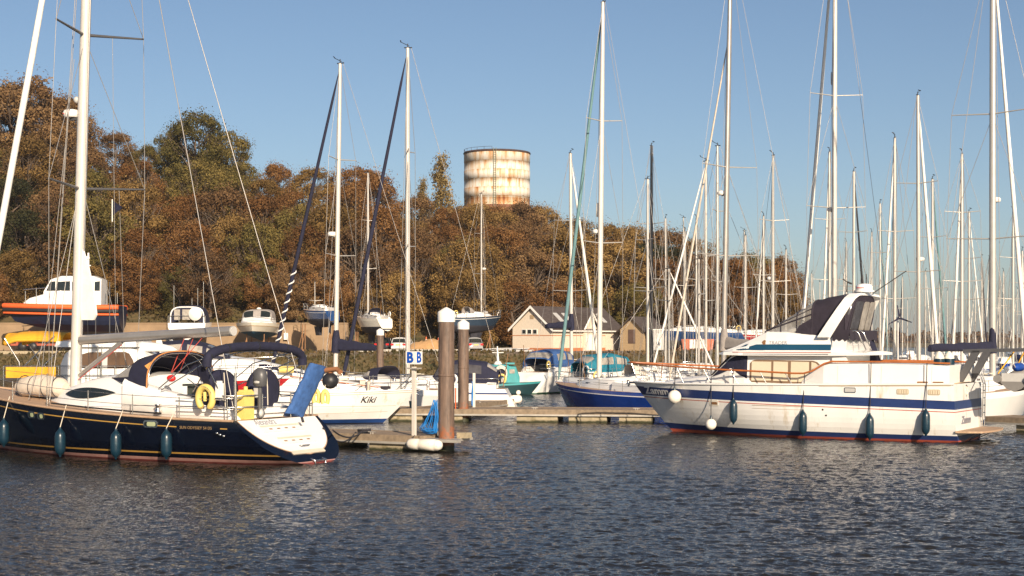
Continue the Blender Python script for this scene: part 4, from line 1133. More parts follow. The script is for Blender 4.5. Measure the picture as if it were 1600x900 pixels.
# horseshoe lifebuoy
def buoy():
    p = hl(321, 622, 2.15); t = thing("lifebuoy", "yellow horseshoe lifebuoy on the navy yacht's aft rail", "lifebuoy", wpt(HS, HD, p), R(HD))
    MB().tube([(.30 * math.sin(a), 0, .36 * math.cos(a)) for a in [R(-150 + 300 * k / 22) for k in range(23)]], [.085] + [.11] * 21 + [.085], 10).build("float", YELP, t)
    MB().tube([(0, .02, -.1), (.02, .02, .2)], .06, 8).build("lamp", YELP, t)
    text("lettering", "JEANNEAU", .09, lambda u, v, o: (.36 * math.sin(1.2 - u * 3.2) * -1, .115 + o, .36 * math.cos(1.2 - u * 3.2) + v * .5), GREYT, t)
buoy()
def misc_hero():
    p = hl(385, 628, 1.3)
    t = thing("jerrycan", "yellow plastic jerrycan standing by the navy yacht's stern rail", "jerrycan", wpt(HS, HD, (.25, p[1], 1.44)), R(HD))
    mb = MB(); mb.box((0, 0, .45), (.3, .50, .9)); mb.box((0, 0, .93), (.24, .44, .06), taper=.9); mb.build("body", YELP, t)
    MB().lathe([(.07, .96), (.07, 1.06), (.02, 1.07)], n=10).build("cap", YELP, t)
    p = hl(403, 592, .9)
    t = thing("outboard_motor", "small grey outboard motor clamped on the navy yacht's stern rail", "outboard motor", wpt(HS, HD, (-.02, p[1], 2.25)), R(HD))
    mb = MB(); mb.tube([(0, 0, .25), (0, 0, .32), (0, 0, .6), (0, 0, .78), (0, 0, .86)], [.16, .2, .21, .17, .07], 12, flat=1.2); mb.build("cowling", GREY, t)
    MB().lathe([(.205, .36), (.215, .40), (.205, .44)], n=12).build("cowling_band", LGREY, t)
    mb = MB(); mb.tube([(0, 0, .25), (0, 0, -.6)], .07, 8); mb.box((0, 0, -.2), (.12, .1, .5)); mb.build("leg", GREY, t)
    mb = MB(); mb.box((.1, 0, .05), (.12, .26, .3)); mb.build("clamp", LGREY, t)
    MB().lathe([(.03, -.03), (.16, 0), (.03, .03)], (-.08, 0, -.62), n=8, axis='x').build("propeller", LGREY, t)
    p = hl(343, 612, 2.05)
    t = thing("danbuoy_case", "white upright safety case on the navy yacht's rail right of the lifebuoy", "safety case", wpt(HS, HD, p), R(HD))
    MB().box((0, 0, 0), (.2, .18, .55)).build("case", GEL, t); MB().box((0, 0, .3), (.14, .12, .1)).build("lid", GEL, t)
    t = thing("boarding_plank", "folded plank in a blue canvas cover leaning up from the navy yacht's stern", "gangplank", wpt(HS, HD, (.0, -1.25, 1.5)), R(HD))
    rs = []
    N = 14
    for k in range(N + 1):
        f = k / N; cx = .05 - .30 * f; cz = -.05 + 1.65 * f; cy = .30 - .95 * f
        wv = .42 + .015 * math.sin(k * 1.7); th = .14 + .015 * math.sin(k * 2.3 + 1)
        ring = []
        for a in range(16):
            an = 2 * math.pi * a / 16; c_, s_ = math.cos(an), math.sin(an)
            ring.append((cx + th * math.copysign(abs(s_) ** .7, s_), cy + wv * math.copysign(abs(c_) ** .6, c_), cz + .02 * math.sin(3 * an + k) - th * .35 * s_ + .12 * c_))
        rs.append(ring)
    MB().rings(rs).build("cover", DENIM, t)
    mb = MB()
    for o in (.15, .3, .45): mb.tube([(-.6, .6 + o * .3, -.05), (-.66, .6 + o * .3, -.22)], .02, 5)
    mb.build("lacing", ROPEK, t)
    t = thing("ball_fender", "black ball fender hanging at the navy yacht's starboard quarter", "fender", on_hero(516, 595, -2.3), R(HD))
    MB().sphere((0, 0, 0), .28, n=20).build("body", RUBB, t)
    MB().tube([(.3, 0, .42), (.1, .1, .36), (-.25, -.05, .40), (-.5, .1, .30)], .09, 7).build("brown_wrapping", mat("brown_rope", (.28, .12, .05), .9), t)
    MB().lathe([(.09, .25), (.06, .38)], n=10).build("eye", mat("brown_rope", (.28, .12, .05), .9), t)
    for k, (px, py, lb) in enumerate([(494, 621, "left of two small yellow horseshoe floats under the black ball fender"), (508, 622, "right of two small yellow horseshoe floats under the black ball fender")]):
        t = thing("lifebuoy", lb, "lifebuoy", on_hero(px, py, -2.05), R(HD + 20), "small yellow floats at the stern")
        MB().tube([(.10 * math.sin(a), 0, .24 * math.cos(a)) for a in [R(-140 + 280 * q / 14) for q in range(15)]], .075, 8).build("float", YELP, t)
        MB().tube([(0, 0, .2), (0, 0, .45)], .015, 5).build("line", ROPEW, t)
    # mooring lines to the near pontoon
misc_hero()
# ================================================================== WHITE MOTOR CRUISER (right foreground)
ZS = (18.243, 64.017); ZD = 150; zl = frame(ZS, ZD)
def build_zamm():
    t = thing("motor_cruiser", "large white flybridge motor cruiser with navy stripe and dark canopy, right foreground", "motor cruiser", (ZS[0], ZS[1], 0), R(ZD))
    L = 14.8
    zs = lambda u: 2.30 - .24 * u + .10 * u ** 4
    zk = lambda u: -.75 + .68 * u ** 3
    h = Hull(L, 4.5, zs, zk, stern=.95, tmax=.40, p=2.7, rake=1.9, srake=.06, e=4.2, q=.6, flare=.42)
    rows = [('s', 0, 0), ('f', lambda u: 2.12 - .02 * u, 0), ('f', lambda u: 1.64 + .34 * u, 1), ('f', lambda u: 1.47 + .32 * u, 1), ('f', lambda u: 1.30 + .30 * u, 0), ('f', lambda u: 1.22 + .31 * u, 2), ('f', lambda u: 1.185 + .31 * u, 0),
            ('w', 1.1, 0), ('w', .9, 0), ('w', .7, 0), ('w', .5, 0), ('f', lambda u: .27 + .12 * u ** 2, 3), ('f', lambda u: .08 + .05 * u ** 2, 4), ('w', .0, 5), ('k', .3, 5), ('k', .6, 5), ('k', 1, 5)]
    h.mesh(rows, 48, tmi=None).build("hull", [GELH, BANDB, REDL, BANDB, REDL, ANTI], t)
    h.deck(dz=-.03, camber=.08).build("deck", mat("sand_deck", (.55, .40, .24), .8, var=.1), t)
    h.rail(.05, .0, n=40).build("gunwale", GEL, t)
    h.strip(lambda x: zs(x / L) - .06, lambda x: zs(x / L) - .025, .1, 5.4, off=.03).build("rubbing_strake", mat("tan_strake", (.48, .36, .22), .5), t)
    # names
    zb = lambda x: 1.33 + .30 * x / L
    text("name_lettering", "Zamm", .44, lambda u, v, o: h.side(14.05 - u, zb(14.05 - u) + .05 + v, .012 + o), WHTT, t, xs=1.3, shear=-.1, bold=.01)
    text("name_lettering", "Zamm", .42, lambda u, v, o: (h.xs(.7) - .012 - o, 1.2 - u, .72 + v), GREYT, t, shear=.25, bold=.01, xs=1.3)
    # side vents, recesses, port lights
    for (px, py, w_, hh) in ((1112, 630, .36, .17),):
        p = zl(px, py, 2.0); f = h.patch(rrect(p[0], p[2], w_ + .1, hh + .08, .07), .012).build("hull_vent", CREAM, t)
        h.patch(rrect(p[0] - .03, p[2] - .01, w_ - .08, hh - .06, .04), .018).build("opening", BRONZE, f)
    f = MB(); pa = zl(1175, 632, 2.1); pb = zl(1255, 636, 2.15)
    f = h.strip(lambda x: 1.24 + .008 * x, lambda x: 1.27 + .008 * x, pb[0], pa[0], .01); g = h.strip(lambda x: 1.12 + .008 * x, lambda x: 1.135 + .008 * x, pb[0], pa[0], .01); f.add(g.v, g.f); f.build("side_moulding", mat("tan_shadowline", (.50, .42, .32), .5), t)
    for k, (px, py, dark) in enumerate(((1328.5, 609.5, 1), (1410.5, 612, 0), (1459, 613, 0))):
        p = zl(px, py, 2.2); w_ = .48
        f = h.patch(rrect(p[0], p[2], w_, .22, .05), .016).build("hull_window", STEEL if dark else mat("beige_frame", (.5, .42, .3), .5), t)
        h.patch(rrect(p[0], p[2], w_ - .07, .15, .03), .022).build("pane", LGREY if dark else CURT, f)
        if not dark:
            for j in range(4): h.patch(rrect(p[0] + (j - 1.5) * .095, p[2], .012, .14, .004), .028).build("louvre", BRONZE, f)
    for (px, py) in ((1286, 640), (1291, 649)):
        p = zl(px, py, 2.2); h.patch(rrect(p[0], p[2], .07, .07, .03), .014).build("outlet", RUBB, t)
    # aft bulwark / after cabin sides
    A = House([(.22, 2.02, 1.92, 2.2, 3.02), (1.4, 2.10, 2.0, 2.18, 3.06), (3.5, 2.14, 2.02, 2.16, 3.08), (5.3, 2.12, 2.0, 2.14, 3.1), (5.75, 2.0, 1.9, 2.14, 2.9), (6.3, 1.9, 1.8, 2.14, 2.35)], rnd=.05, camber=.03)
    A.mesh().build("aft_bulwark", GEL, t)
    q = MB()
    for x in (.9, 2.9, 4.7): q.tube([A.side(x, 2.25, .006), A.side(x, 2.98, .006)], .006, 4)
    q.build("panel_joints", mat("tan_shadowline", (.5, .42, .32), .5), t)
    for x in (.65, 1.25):
        A.patch(rrect(x, 2.33, .42, .12, .03), .012).build("scupper", BRONZE, t)
    # saloon
    C = House([(4.6, 1.74, 1.70, 2.15, 3.45), (8.85, 1.76, 1.66, 2.2, 3.47), (9.55, 1.68, 1.5, 2.2, 3.32), (10.5, 1.45, 1.25, 2.2, 2.52), (10.7, 1.4, 1.2, 2.2, 2.48)], rnd=.05)
    C.mesh().build("saloon", GEL, t)
    TR = House([(13.2, .35, .25, 2.1, 2.16), (12.3, .85, .65, 2.12, 2.30), (11.2, 1.2, 1.0, 2.14, 2.42), (10.4, 1.42, 1.22, 2.15, 2.48), (9.5, 1.5, 1.3, 2.15, 2.48)], rnd=.1)
    TR.mesh(smooth=True).build("trunk_cabin", GEL, t)
    C.patch([(8.72, 3.40), (9.2, 3.40), (9.6, 3.2), (10.5, 2.46), (8.72, 2.42)], .02).build("windscreen_cover", NAVY, t)
    C.patch([(8.72, 3.40), (9.2, 3.40), (9.6, 3.2), (10.5, 2.46), (8.72, 2.42)], .02, sd=-1).build("windscreen_cover", NAVY, t)
    q = MB(); q.sheet([[(10.55, 1.3, 2.52), (10.55, 0, 2.6), (10.55, -1.3, 2.52)], [(9.65, 1.5, 3.33), (9.65, 0, 3.4), (9.65, -1.5, 3.33)]]); q.build("windscreen_cover", NAVY, t)
    # big side window with blinds
    outer = [(8.60, 3.05), (8.50, 3.16), (8.35, 3.20), (5.85, 3.17), (5.68, 3.12), (5.55, 3.0), (5.05, 2.38), (5.25, 2.18), (5.45, 2.20), (8.50, 2.27), (8.60, 2.38)]
    for sd in (1, -1):
        f = C.patch(outer, .018, sd=sd).build("saloon_window", mat("window_frame_bronze", (.20, .13, .08), .4), t)
        for (a, b, c_, d_) in ((8.52, 7.66, 2.33, 2.34), (7.56, 6.93, 2.33, 2.32), (6.80, 6.02, 2.30, 2.30)):
            C.patch([(a, 3.13), (b, 3.12), (b, d_), (a, c_)], .026, sd=sd).build("pane", CURT, f)
        C.patch([(5.92, 3.12), (5.75, 3.08), (5.62, 2.97), (5.18, 2.42), (5.32, 2.27), (5.92, 2.29)], .026, sd=sd).build("pane", CURT, f)
        if sd > 0:
            C.patch([(5.62, 2.66), (5.36, 2.62), (5.14, 2.42), (5.30, 2.24), (5.52, 2.30), (5.66, 2.50)], .034).build("window_shade", GREYC, f)
    # flybridge
    B = House([(3.64, 1.92, 1.92, 3.40, 3.50), (5.0, 2.0, 2.0, 3.38, 3.56), (9.0, 2.0, 1.98, 3.38, 3.56), (9.75, 1.85, 1.8, 3.40, 3.52), (10.05, 1.6, 1.55, 3.42, 3.48)], rnd=.03)
    B.mesh().build("flybridge_deck", GEL, t)
    Fb = House([(4.42, 1.86, 1.74, 3.52, 4.08), (5.6, 1.88, 1.7, 3.54, 4.20), (7.0, 1.88, 1.66, 3.54, 4.34), (7.9, 1.86, 1.6, 3.54, 4.36), (8.7, 1.80, 1.5, 3.54, 4.02), (9.4, 1.70, 1.4, 3.54, 3.74), (9.9, 1.5, 1.3, 3.54, 3.58)], rnd=.07, camber=.04)
    Fb.mesh().build("flybridge_coaming", GEL, t)
    for sd in (1, -1):
        Fb.strip(lambda x: 3.60, lambda x: max(3.61, min(3.84, 3.60 + (9.3 - x) * .55)), 5.05, 9.25, .014, n=40, sd=sd).build("coaming_stripe", TEALB, t)
    q = B.strip(lambda x: 3.50, lambda x: 3.525, 5.0, 9.3, .012); q.build("red_line", REDL, t)
    q = B.strip(lambda x: 3.43, lambda x: 3.455, 5.1, 8.8, .02); q.build("awning_track", STEEL, t)
    p = zl(1200.5, 538, 1.8)
    text("maker_lettering", "TRADER", .20, lambda u, v, o: Fb.side(p[0] - u, p[2] + v, .012 + o), GREYT, t, xs=1.1)
    p = zl(1193, 535, 1.8)
    Fb.patch([(p[0] + .09 * math.cos(a) * (1 + .25 * math.cos(3 * a)), p[2] + .10 * math.sin(a)) for a in [2 * math.pi * k / 14 for k in range(14)]], .016).build("emblem", BRONZE, t)
    # windscreen of clear vinyl, canopy, arch
    V = Tent([(8.0, 1.50, 4.30, 4.42), (7.3, 1.55, 4.28, 4.86), (6.6, 1.58, 4.25, 5.28), (5.95, 1.60, 4.2, 5.68)], e=5)
    v = V.win(0, 1, 0, 1, 0.0, 24).build("vinyl_screen", CLEAR, t)
    q = MB()
    for k in (0, 1 / 3, 2 / 3, 1): q.tube([V.S(min(k, .9999), j / 20, .01) for j in range(21)], .022, 5)
    for v_ in (.085, .915): q.tube([V.S(u / 10 * .999, v_, .01) for u in range(11)], .03, 5)
    q.tube([V.S(u / 10 * .999, .16, .01) for u in range(11)], .018, 5)
    q.build("screen_seam", PURP, v)
    q = MB(); q.add([V.S(.999, .0, .012), V.S(.999, .05, .012), V.S(.72, .02, .012), V.S(.62, .0, .012)], [(0, 1, 2, 3)]); q.build("screen_flap", PURP, v)
    q = MB(); q.sphere((7.0, .5, 4.4), .28, sq=(1.3, 1.6, .6)); q.build("cushion", SAILW, t)
    q = MB(); q.bbox(6.2, 6.8, -.9, .4, 4.2, 4.75); q.build("helm_console", GREY, t)
    N_ = Tent([(5.95, 1.60, 4.18, 5.66), (5.5, 1.62, 4.18, 5.80), (5.0, 1.63, 4.16, 5.88), (4.55, 1.60, 4.12, 5.92)], e=4.2)
    c = N_.mesh(12, 36).build("canopy", PURP, t)
    q = MB(); g = [[(5.95 + .55 * a / 4 * b / 6, sd_ * (1.615 + .02), 4.20 + .34 * (1 - (a / 4) ** 1.5) * b / 6) for a in range(5)] for b in range(7) for sd_ in (1,)]
    q.sheet(g); q.build("canopy_flap", PURP, c)
    N2 = Tent([(5.30, 1.60, 4.12, 5.90), (4.95, 1.60, 4.08, 6.0), (4.68, 1.57, 4.04, 5.97), (4.55, 1.50, 4.04, 5.84)], e=3.6)
    S0 = N2.S
    def S1(u, v, off=0.0):
        x, y, z = S0(u, v, off); return (x - .24 * (z - 4.1), y, z)
    N2.S = S1
    c2 = N2.mesh(8, 36).build("rear_canopy", PURP, t)
    ed = [N2.S(.9999, k / 36) for k in range(37)]
    fx = lambda z: 4.55 - .24 * (z - 4.1)
    q = MB(); q.add([(fx(4.9), 0, 4.9)] + ed, [(0, i + 1, i + 2) for i in range(36)]); q.build("rear_curtain", PURP, c2)
    for (y0, y1, m_) in ((-1.30, -.62, VINYL), (-.50, .15, VINYL), (.30, 1.25, SMOKE)):
        MB().prism(rrect((y0 + y1) / 2, 5.0, y1 - y0, 1.2, .12), lambda y, z: (fx(z) - .03, y, z), lambda y, z: (fx(z) - .01, y, z)).build("curtain_window", m_, c2)
    N2.win(.1, .8, .10, .36, .015).build("curtain_window", SMOKE, c2)
    # apron below the rear canopy, with a ragged lower edge
    q = MB()
    for sd in (1, -1):
        q.sheet([[(5.0 - .7 * k / 8, sd * (1.84 - .10 * (1 - j) * 0), 4.42 - .42 * j - .06 * j * math.sin(k * 2.3)) for j in (0, 1)] for k in range(9)])
    q.sheet([[(4.27, -1.84 + 3.68 * k / 16, 4.42 - .42 * j - .05 * j * math.sin(k * 1.9)) for j in (0, 1)] for k in range(17)]); q.build("canopy_apron", PURP, t)
    a = MB()
    prof = [(1.92, 4.12), (1.88, 4.7), (1.80, 5.3), (1.66, 5.72), (1.40, 5.86), (.7, 5.90), (0, 5.91)]
    prof = prof + [(-y, z) for y, z in reversed(prof[:-1])]
    rs = []
    for (y, z) in prof:
        xc = 5.36 - (z - 4.12) * .64 + (.12 if abs(y) < 1.3 else 0); w_ = .56 - .10 * (z - 4.12) / 2
        k = 1 if abs(y) > 1.5 else 0
        ny, nz = (math.copysign(.05, y), .02) if k else (0, .05)
        rs.append([(xc + w_ / 2, y - ny, z - nz), (xc + w_ / 2 - .05, y + ny, z + nz), (xc - w_ / 2 + .05, y + ny, z + nz), (xc - w_ / 2, y - ny, z - nz)])
    a.rings(rs, smooth=False); a.build("radar_arch", GEL, t)
    rc = (4.25, .0)
    rd = MB(); rd.lathe([(.32, 0), (.35, .05), (.35, .17), (.28, .26), (.1, .29)], (rc[0], rc[1], 6.06), n=24); r_ = rd.build("radar", GEL, t)
    MB().lathe([(.42, -.05), (.42, .02)], (rc[0], rc[1], 6.05), n=20).build("radar_base", GEL, r_)
    text("radar_lettering", "RAYMARINE", .07, lambda u, v, o: (rc[0] + (.352 + o) * math.sin(.35 - u * 2.8 + .4), rc[1] + (.352 + o) * math.cos(.35 - u * 2.8 + .4), 6.15 + v), REDP, r_)
    q = MB(); q.tube([(4.7, .9, 5.98), (4.68, .9, 6.4), (4.85, .95, 6.52)], .03, 6); q.tube([(4.68, .9, 6.4), (4.5, .85, 6.32)], .04, 6); q.build("hailer", RUBB, t)
    for a in ([(3.95, -.2, 5.95), (2.9, -1.4, 6.9)], [(4.2, -.1, 6.3), (4.2, -.1, 6.75)]): MB().tube(a, .022, 5).build("aerial", RUBB, t)
    # ladder on the aft face of the flybridge, white aft face and the dark strip beside it
    q = MB()
    for y in (1.45, .75):
        q.tube([(4.34, y, 4.35), (4.18, y, 4.42), (4.05, y - .05, 4.3), (3.75, y - .1, 3.62), (3.9, y - .1, 3.5)], .028, 6)
    q.build("flybridge_ladder", STEEL, t)
    q = MB(); q.bbox(4.42, 5.0, -1.72, 1.84, 3.0, 4.03); q.build("flybridge_aft_face", GEL, t)
    q = MB(); q.add([(4.40, -1.30, 4.02), (4.40, -1.78, 4.02), (4.08, -1.84, 3.06), (4.08, -1.30, 3.06), (4.5, -1.30, 4.02), (4.5, -1.78, 4.02), (4.5, -1.84, 3.06), (4.5, -1.30, 3.06)], [(0, 1, 2, 3), (4, 7, 6, 5), (0, 4, 5, 1), (1, 5, 6, 2), (3, 2, 6, 7), (0, 3, 7, 4)]); q.build("aft_screen", NAVY, t)
    # varnished rail
    port = [(14.95, .15, 3.02), (14.4, .55, 2.99), (13.0, 1.25, 2.92), (11.2, 1.85, 2.84), (9.5, 2.08, 2.77), (8.0, 2.14, 2.72), (6.6, 2.15, 2.66), (6.1, 2.14, 2.66), (5.75, 2.12, 2.76), (5.25, 2.10, 3.06), (4.95, 2.08, 3.15), (3.5, 2.06, 3.15), (1.6, 2.04, 3.14), (.2, 1.96, 3.10)]
    q = MB()
    for sd in (1, -1): q.tube([(x, sd * y, z) for x, y, z in port], .042, 6)
    q.tube([(14.95, .15, 3.02), (15.05, 0, 3.02), (14.95, -.15, 3.02)], .042, 6); q.build("varnished_rail", TEAKR, t)
    q = MB()
    for (x, yt, zt) in ((14.3, .62, 2.98), (13.2, 1.18, 2.92), (12.0, 1.6, 2.87), (10.6, 1.95, 2.82), (9.3, 2.1, 2.76), (8.0, 2.14, 2.72), (6.9, 2.15, 2.68)):
        for sd in (1, -1):
            xb = x - .32; yb = max(.1, h.Y(xb / L, zs(xb / L)) - .10)
            q.tube([(x, sd * yt, zt), (xb, sd * yb, zs(xb / L) - .02)], .022, 5)
    q.tube([(14.9, 0, 3.0), (14.6, 0, 2.15)], .022, 5)
    q.build("stanchions", STEEL, t)
    q = MB(); q.bbox(14.2, 14.95, -.16, .16, 2.08, 2.16); q.tube([(15.0, 0, 2.14), (15.06, 0, 1.95)], .05, 6); q.build("anchor_roller", STEEL, t)
    # stern: platform, ladder, davits, folded fenders
    q = MB(); pl = [(-.02, 2.05), (-.5, 2.0), (-1.0, 1.7), (-1.15, .9), (-1.2, 0), (-1.15, -.9), (-1.0, -1.7), (-.5, -2.0), (-.02, -2.05)]
    q.prism(pl, lambda x, y: (x, y, .40), lambda x, y: (x, y, .47)); q.build("swim_platform", TEAK, t)
    for y in (1.3, -1.3, 0): MB().tube([(-.8, y, .39), (-.05, y, .02)], .02, 5).build("platform_brace", STEEL, t)
    q = MB()
    for y in (-1.75, -2.1): q.tube([(-.15, y, .5), (-.18, y, 2.2), (-.05, y, 2.7)], .025, 6)
    for k in range(6): q.tube([(-.17, -1.75, .75 + .3 * k), (-.17, -2.1, .75 + .3 * k)], .022, 5)
    q.build("stern_ladder", STEEL, t)
    for y in (.35, -1.5):
        q = MB()
        q.rings([[(x + a, y + b, z) for a, b in ((.16, .07), (-.16, .07), (-.16, -.07), (.16, -.07))] for x, z in ((.3, 2.3), (.0, 2.8), (-.35, 3.45), (-.42, 3.6))], smooth=False)
        q.rings([[(x, y + b, z + c_) for b, c_ in ((.07, .09), (-.07, .09), (-.07, -.05), (.07, -.05))] for x, z in ((.1, 3.55), (-.6, 3.58), (-1.8, 3.60), (-3.0, 3.64))], smooth=False)
        q.build("davit", GREY, t)
    q = MB()
    q.add([(.3, .6, 2.35), (-.1, .35, 2.15), (.1, .1, 2.35), (-.09, .35, 1.75)], [(0, 1, 2), (0, 3, 1), (1, 3, 2)])
    q.build("davit_foot", STEEL, t)
    return t, h
zamm, zh = build_zamm()
def on_z(px, py, y): return wpt(ZS, ZD, zl(px, py, y))
ZF = [(1054, 620, 'ball', .29, "white ball fender high on the motor cruiser's bow, nearest the bow name"), (1111, 663, 'ball', .235, "lower white ball fender near the waterline at the motor cruiser's bow"),
      (1146, 643, 'long', .17, "petrol fender nearest the bow of the motor cruiser, hung high below the navy windscreen cover"), (1254.5, 661, 'long', .17, "petrol fender under the right end of the motor cruiser's saloon window"),
      (1359, 667, 'long', .17, "petrol fender hung low below the motor cruiser's flybridge ladder"), (1446.5, 660, 'long', .17, "petrol fender nearest the stern of the motor cruiser")]
for (px, py, k, r, lb) in ZF:
    p = zl(px, py, 2.2); zc = min(2.0, max(.25, p[2])); yy = zh.Y(min(1, p[0] / 14.3), zc)
    p = zl(px, py, yy + r + .03)
    zc = p[2]; yy = zh.side(p[0], max(.3, zc), 0)[1]
    mx_ = max(yy, zh.side(p[0], 1.6, 0)[1] - .12 if k == 'ball' else yy)
    p = zl(px, py, mx_ + r + .03)
    rail_z = 2.9 if px < 1200 else (2.7 if px < 1290 else 3.12)
    ry = zh.Y(p[0] / 14.8, 2.2)
    top = (p[0], min(p[1], max(ry - .02, .3)) if px < 1130 else 2.13, rail_z)
    fender(k, wpt(ZS, ZD, p), lb, wpt(ZS, ZD, top), "fenders along the motor cruiser", r=r, ln=.88, rm=ROPEK)
for (x, y, lb) in ((.75, 1.5, "left of two upright cream and petrol fenders on the motor cruiser's aft deck"), (.45, 1.15, "right of two upright cream and petrol fenders on the motor cruiser's aft deck")):
    t = thing("fender", lb, "fender", wpt(ZS, ZD, (x, y, 2.62)), R(ZD), "stowed fenders"); t.scale = (.85, .85, .85)
    MB().lathe([(.05, 0), (.17, .08), (.24, .3), (.24, .85), (.16, 1.0), (.05, 1.12)], n=14).build("body", CREAM, t)
    MB().lathe([(.25, .22), (.255, .3), (.255, .72), (.25, .78)], n=14).build("cover", FENB, t)
def dinghy():
    t = thing("inflatable_dinghy", "grey inflatable dinghy slung from the davits behind the motor cruiser's stern", "dinghy", wpt(ZS, ZD, (-2.0, -.5, 2.45)), R(ZD))
    mb = MB(); pts = [(.62, 1.55, .05), (.62, .6, .02), (.62, -.8, .0), (.5, -1.4, .15), (0, -1.75, .3), (-.5, -1.4, .15), (-.62, -.8, .0), (-.62, .6, .02), (-.62, 1.55, .05)]
    mb.tube(pts, [.15] + [.24] * 7 + [.15], 14); mb.build("tube", RIBG, t)
    h = MB(); h.rings([[(.55, y, -.05), (.3, y, -.32 + k), (0, y, -.45 + k), (-.3, y, -.32 + k), (-.55, y, -.05)] for y, k in ((1.4, 0), (.5, 0), (-.8, .03), (-1.4, .2))], closed=False, caps=True); h.build("hull", RIBG, t)
    MB().box((0, 1.35, .05), (.95, .06, .45)).build("transom", LGREY, t)
    s_ = MB(); s_.tube([(x * 1.24, y, z + .17) for x, y, z in pts[1:-1]], .025, 5); s_.build("rubbing_strip", mat("tan_strip", (.5, .36, .2), .6), t)
    a = MB(); a.tube([(.62, 1.35, .25), (.2, .35, 1.15)], .03, 5); a.tube([(-.62, -1.2, .2), (-.1, -1.0, 1.15)], .03, 5); a.tube([(.62, -1.2, .2), (.1, -1.0, 1.15)], .03, 5); a.build("slings", YEL, t)
    b = thing("fender", "royal-blue fender lashed on top of the hanging grey dinghy", "fender", wpt(ZS, ZD, (-2.0, .1, 2.95)), R(ZD - 90))
    MB().lathe([(.04, -.6), (.14, -.5), (.17, -.35), (.17, .35), (.14, .5), (.04, .6)], n=14, axis='x').build("body", mat("royal_fender", (.01, .06, .32), .4), b)
    MB().tube([(-.6, 0, 0), (-.75, 0, .1)], .02, 5).build("line", ROPEW, b)
dinghy()
# ================================================================== PONTOONS, PILES
def pontoon(label, A, B, width, z=.60, gaps=(), floats=(), name="pontoon", group="pontoons"):
    """walkway whose near edge runs from A to B (world x, y); deck lies behind that edge"""
    L = math.hypot(B[0] - A[0], B[1] - A[1]); t = thing(name, label, "pontoon", (A[0], A[1], 0), math.atan2(B[1] - A[1], B[0] - A[0]), group)
    MB().bbox(0, L, .05, width - .05, z - .07, z).build("decking", WOODD, t)
    e = MB()
    e.bbox(0, L, -.0, .07, z - .24, z + .02); e.build("edge_timber", WOODE, t)
    e = MB(); e.bbox(0, L, width - .07, width, z - .24, z + .02); e.build("edge_timber", WOODE, t)
    for x in (0, L): MB().bbox(x - .04, x + .04, .0, width, z - .24, z + .015).build("end_timber", WOODE, t)
    MB().bbox(0, L, -.05, .0, z - .30, z - .22).build("steel_channel", GALV, t)
    for (a, b) in floats:
        m = MB(); m.box(((a + b) / 2, width / 2, .0), (b - a, width - .2, 2 * (z - .31))); m.build("float", CONC, t)
    n = max(1, int(L / 4))
    for k in range(n):
        c = MB(); x = (k + .5) * L / n
        c.tube([(x - .16, .25, z + .09), (x + .16, .25, z + .09)], .022, 6); c.tube([(x - .05, .25, z), (x - .05, .25, z + .09)], .02, 5); c.tube([(x + .05, .25, z), (x + .05, .25, z + .09)], .02, 5)
        c.build("cleat", GALV, t)
    return t
u30 = (math.cos(R(-30)), math.sin(R(-30)))
E0 = P(655, 57.5)
A0 = (E0[0] - 9 * u30[0], E0[1] - 9 * u30[1])
np_ = pontoon("short near pontoon finger carrying the BB sign and the thick pile", A0, (E0[0], E0[1]), 2.3, .55, floats=((2.5, 5.2), (6.75, 8.9)))
# triangular end bracket with the pile guide
q = MB(); 
q.prism([(9.0, 0), (10.55, .12), (10.55, .34), (10.1, .9), (10.1, 1.9), (9.0, 2.3)], lambda x, y: (x, y, .36), lambda x, y: (x, y, .46)); q.build("pile_guide", GALV, np_)
q = MB(); q.bbox(9.9, 10.3, 1.1, 1.5, .46, .66); q.build("guide_roller", CONC, np_)
def near(lx, ly, z):
    a = math.atan2(u30[1], u30[0]); return (A0[0] + lx * math.cos(a) - ly * math.sin(a), A0[1] + lx * math.sin(a) + ly * math.cos(a), z)
t = thing("pontoon_fender", "long white fender lashed across the end of the near pontoon", "fender", near(9.35, -.2, .28), R(-36), "white pontoon fenders")
MB().lathe([(.05, -.78), (.15, -.72), (.2, -.6), (.2, -.25), (.17, -.2), (.2, -.12), (.21, .5), (.19, .52), (.2, .6), (.14, .74), (.05, .78)], n=16, axis='x').build("body", FENW, t)
MB().tube([(-.6, 0, .18), (-.6, .2, .3)], .02, 5).build("line", ROPEK, t)
PILE = bpy.data.materials.new("rusty_steel_pile"); PILE.use_nodes = True
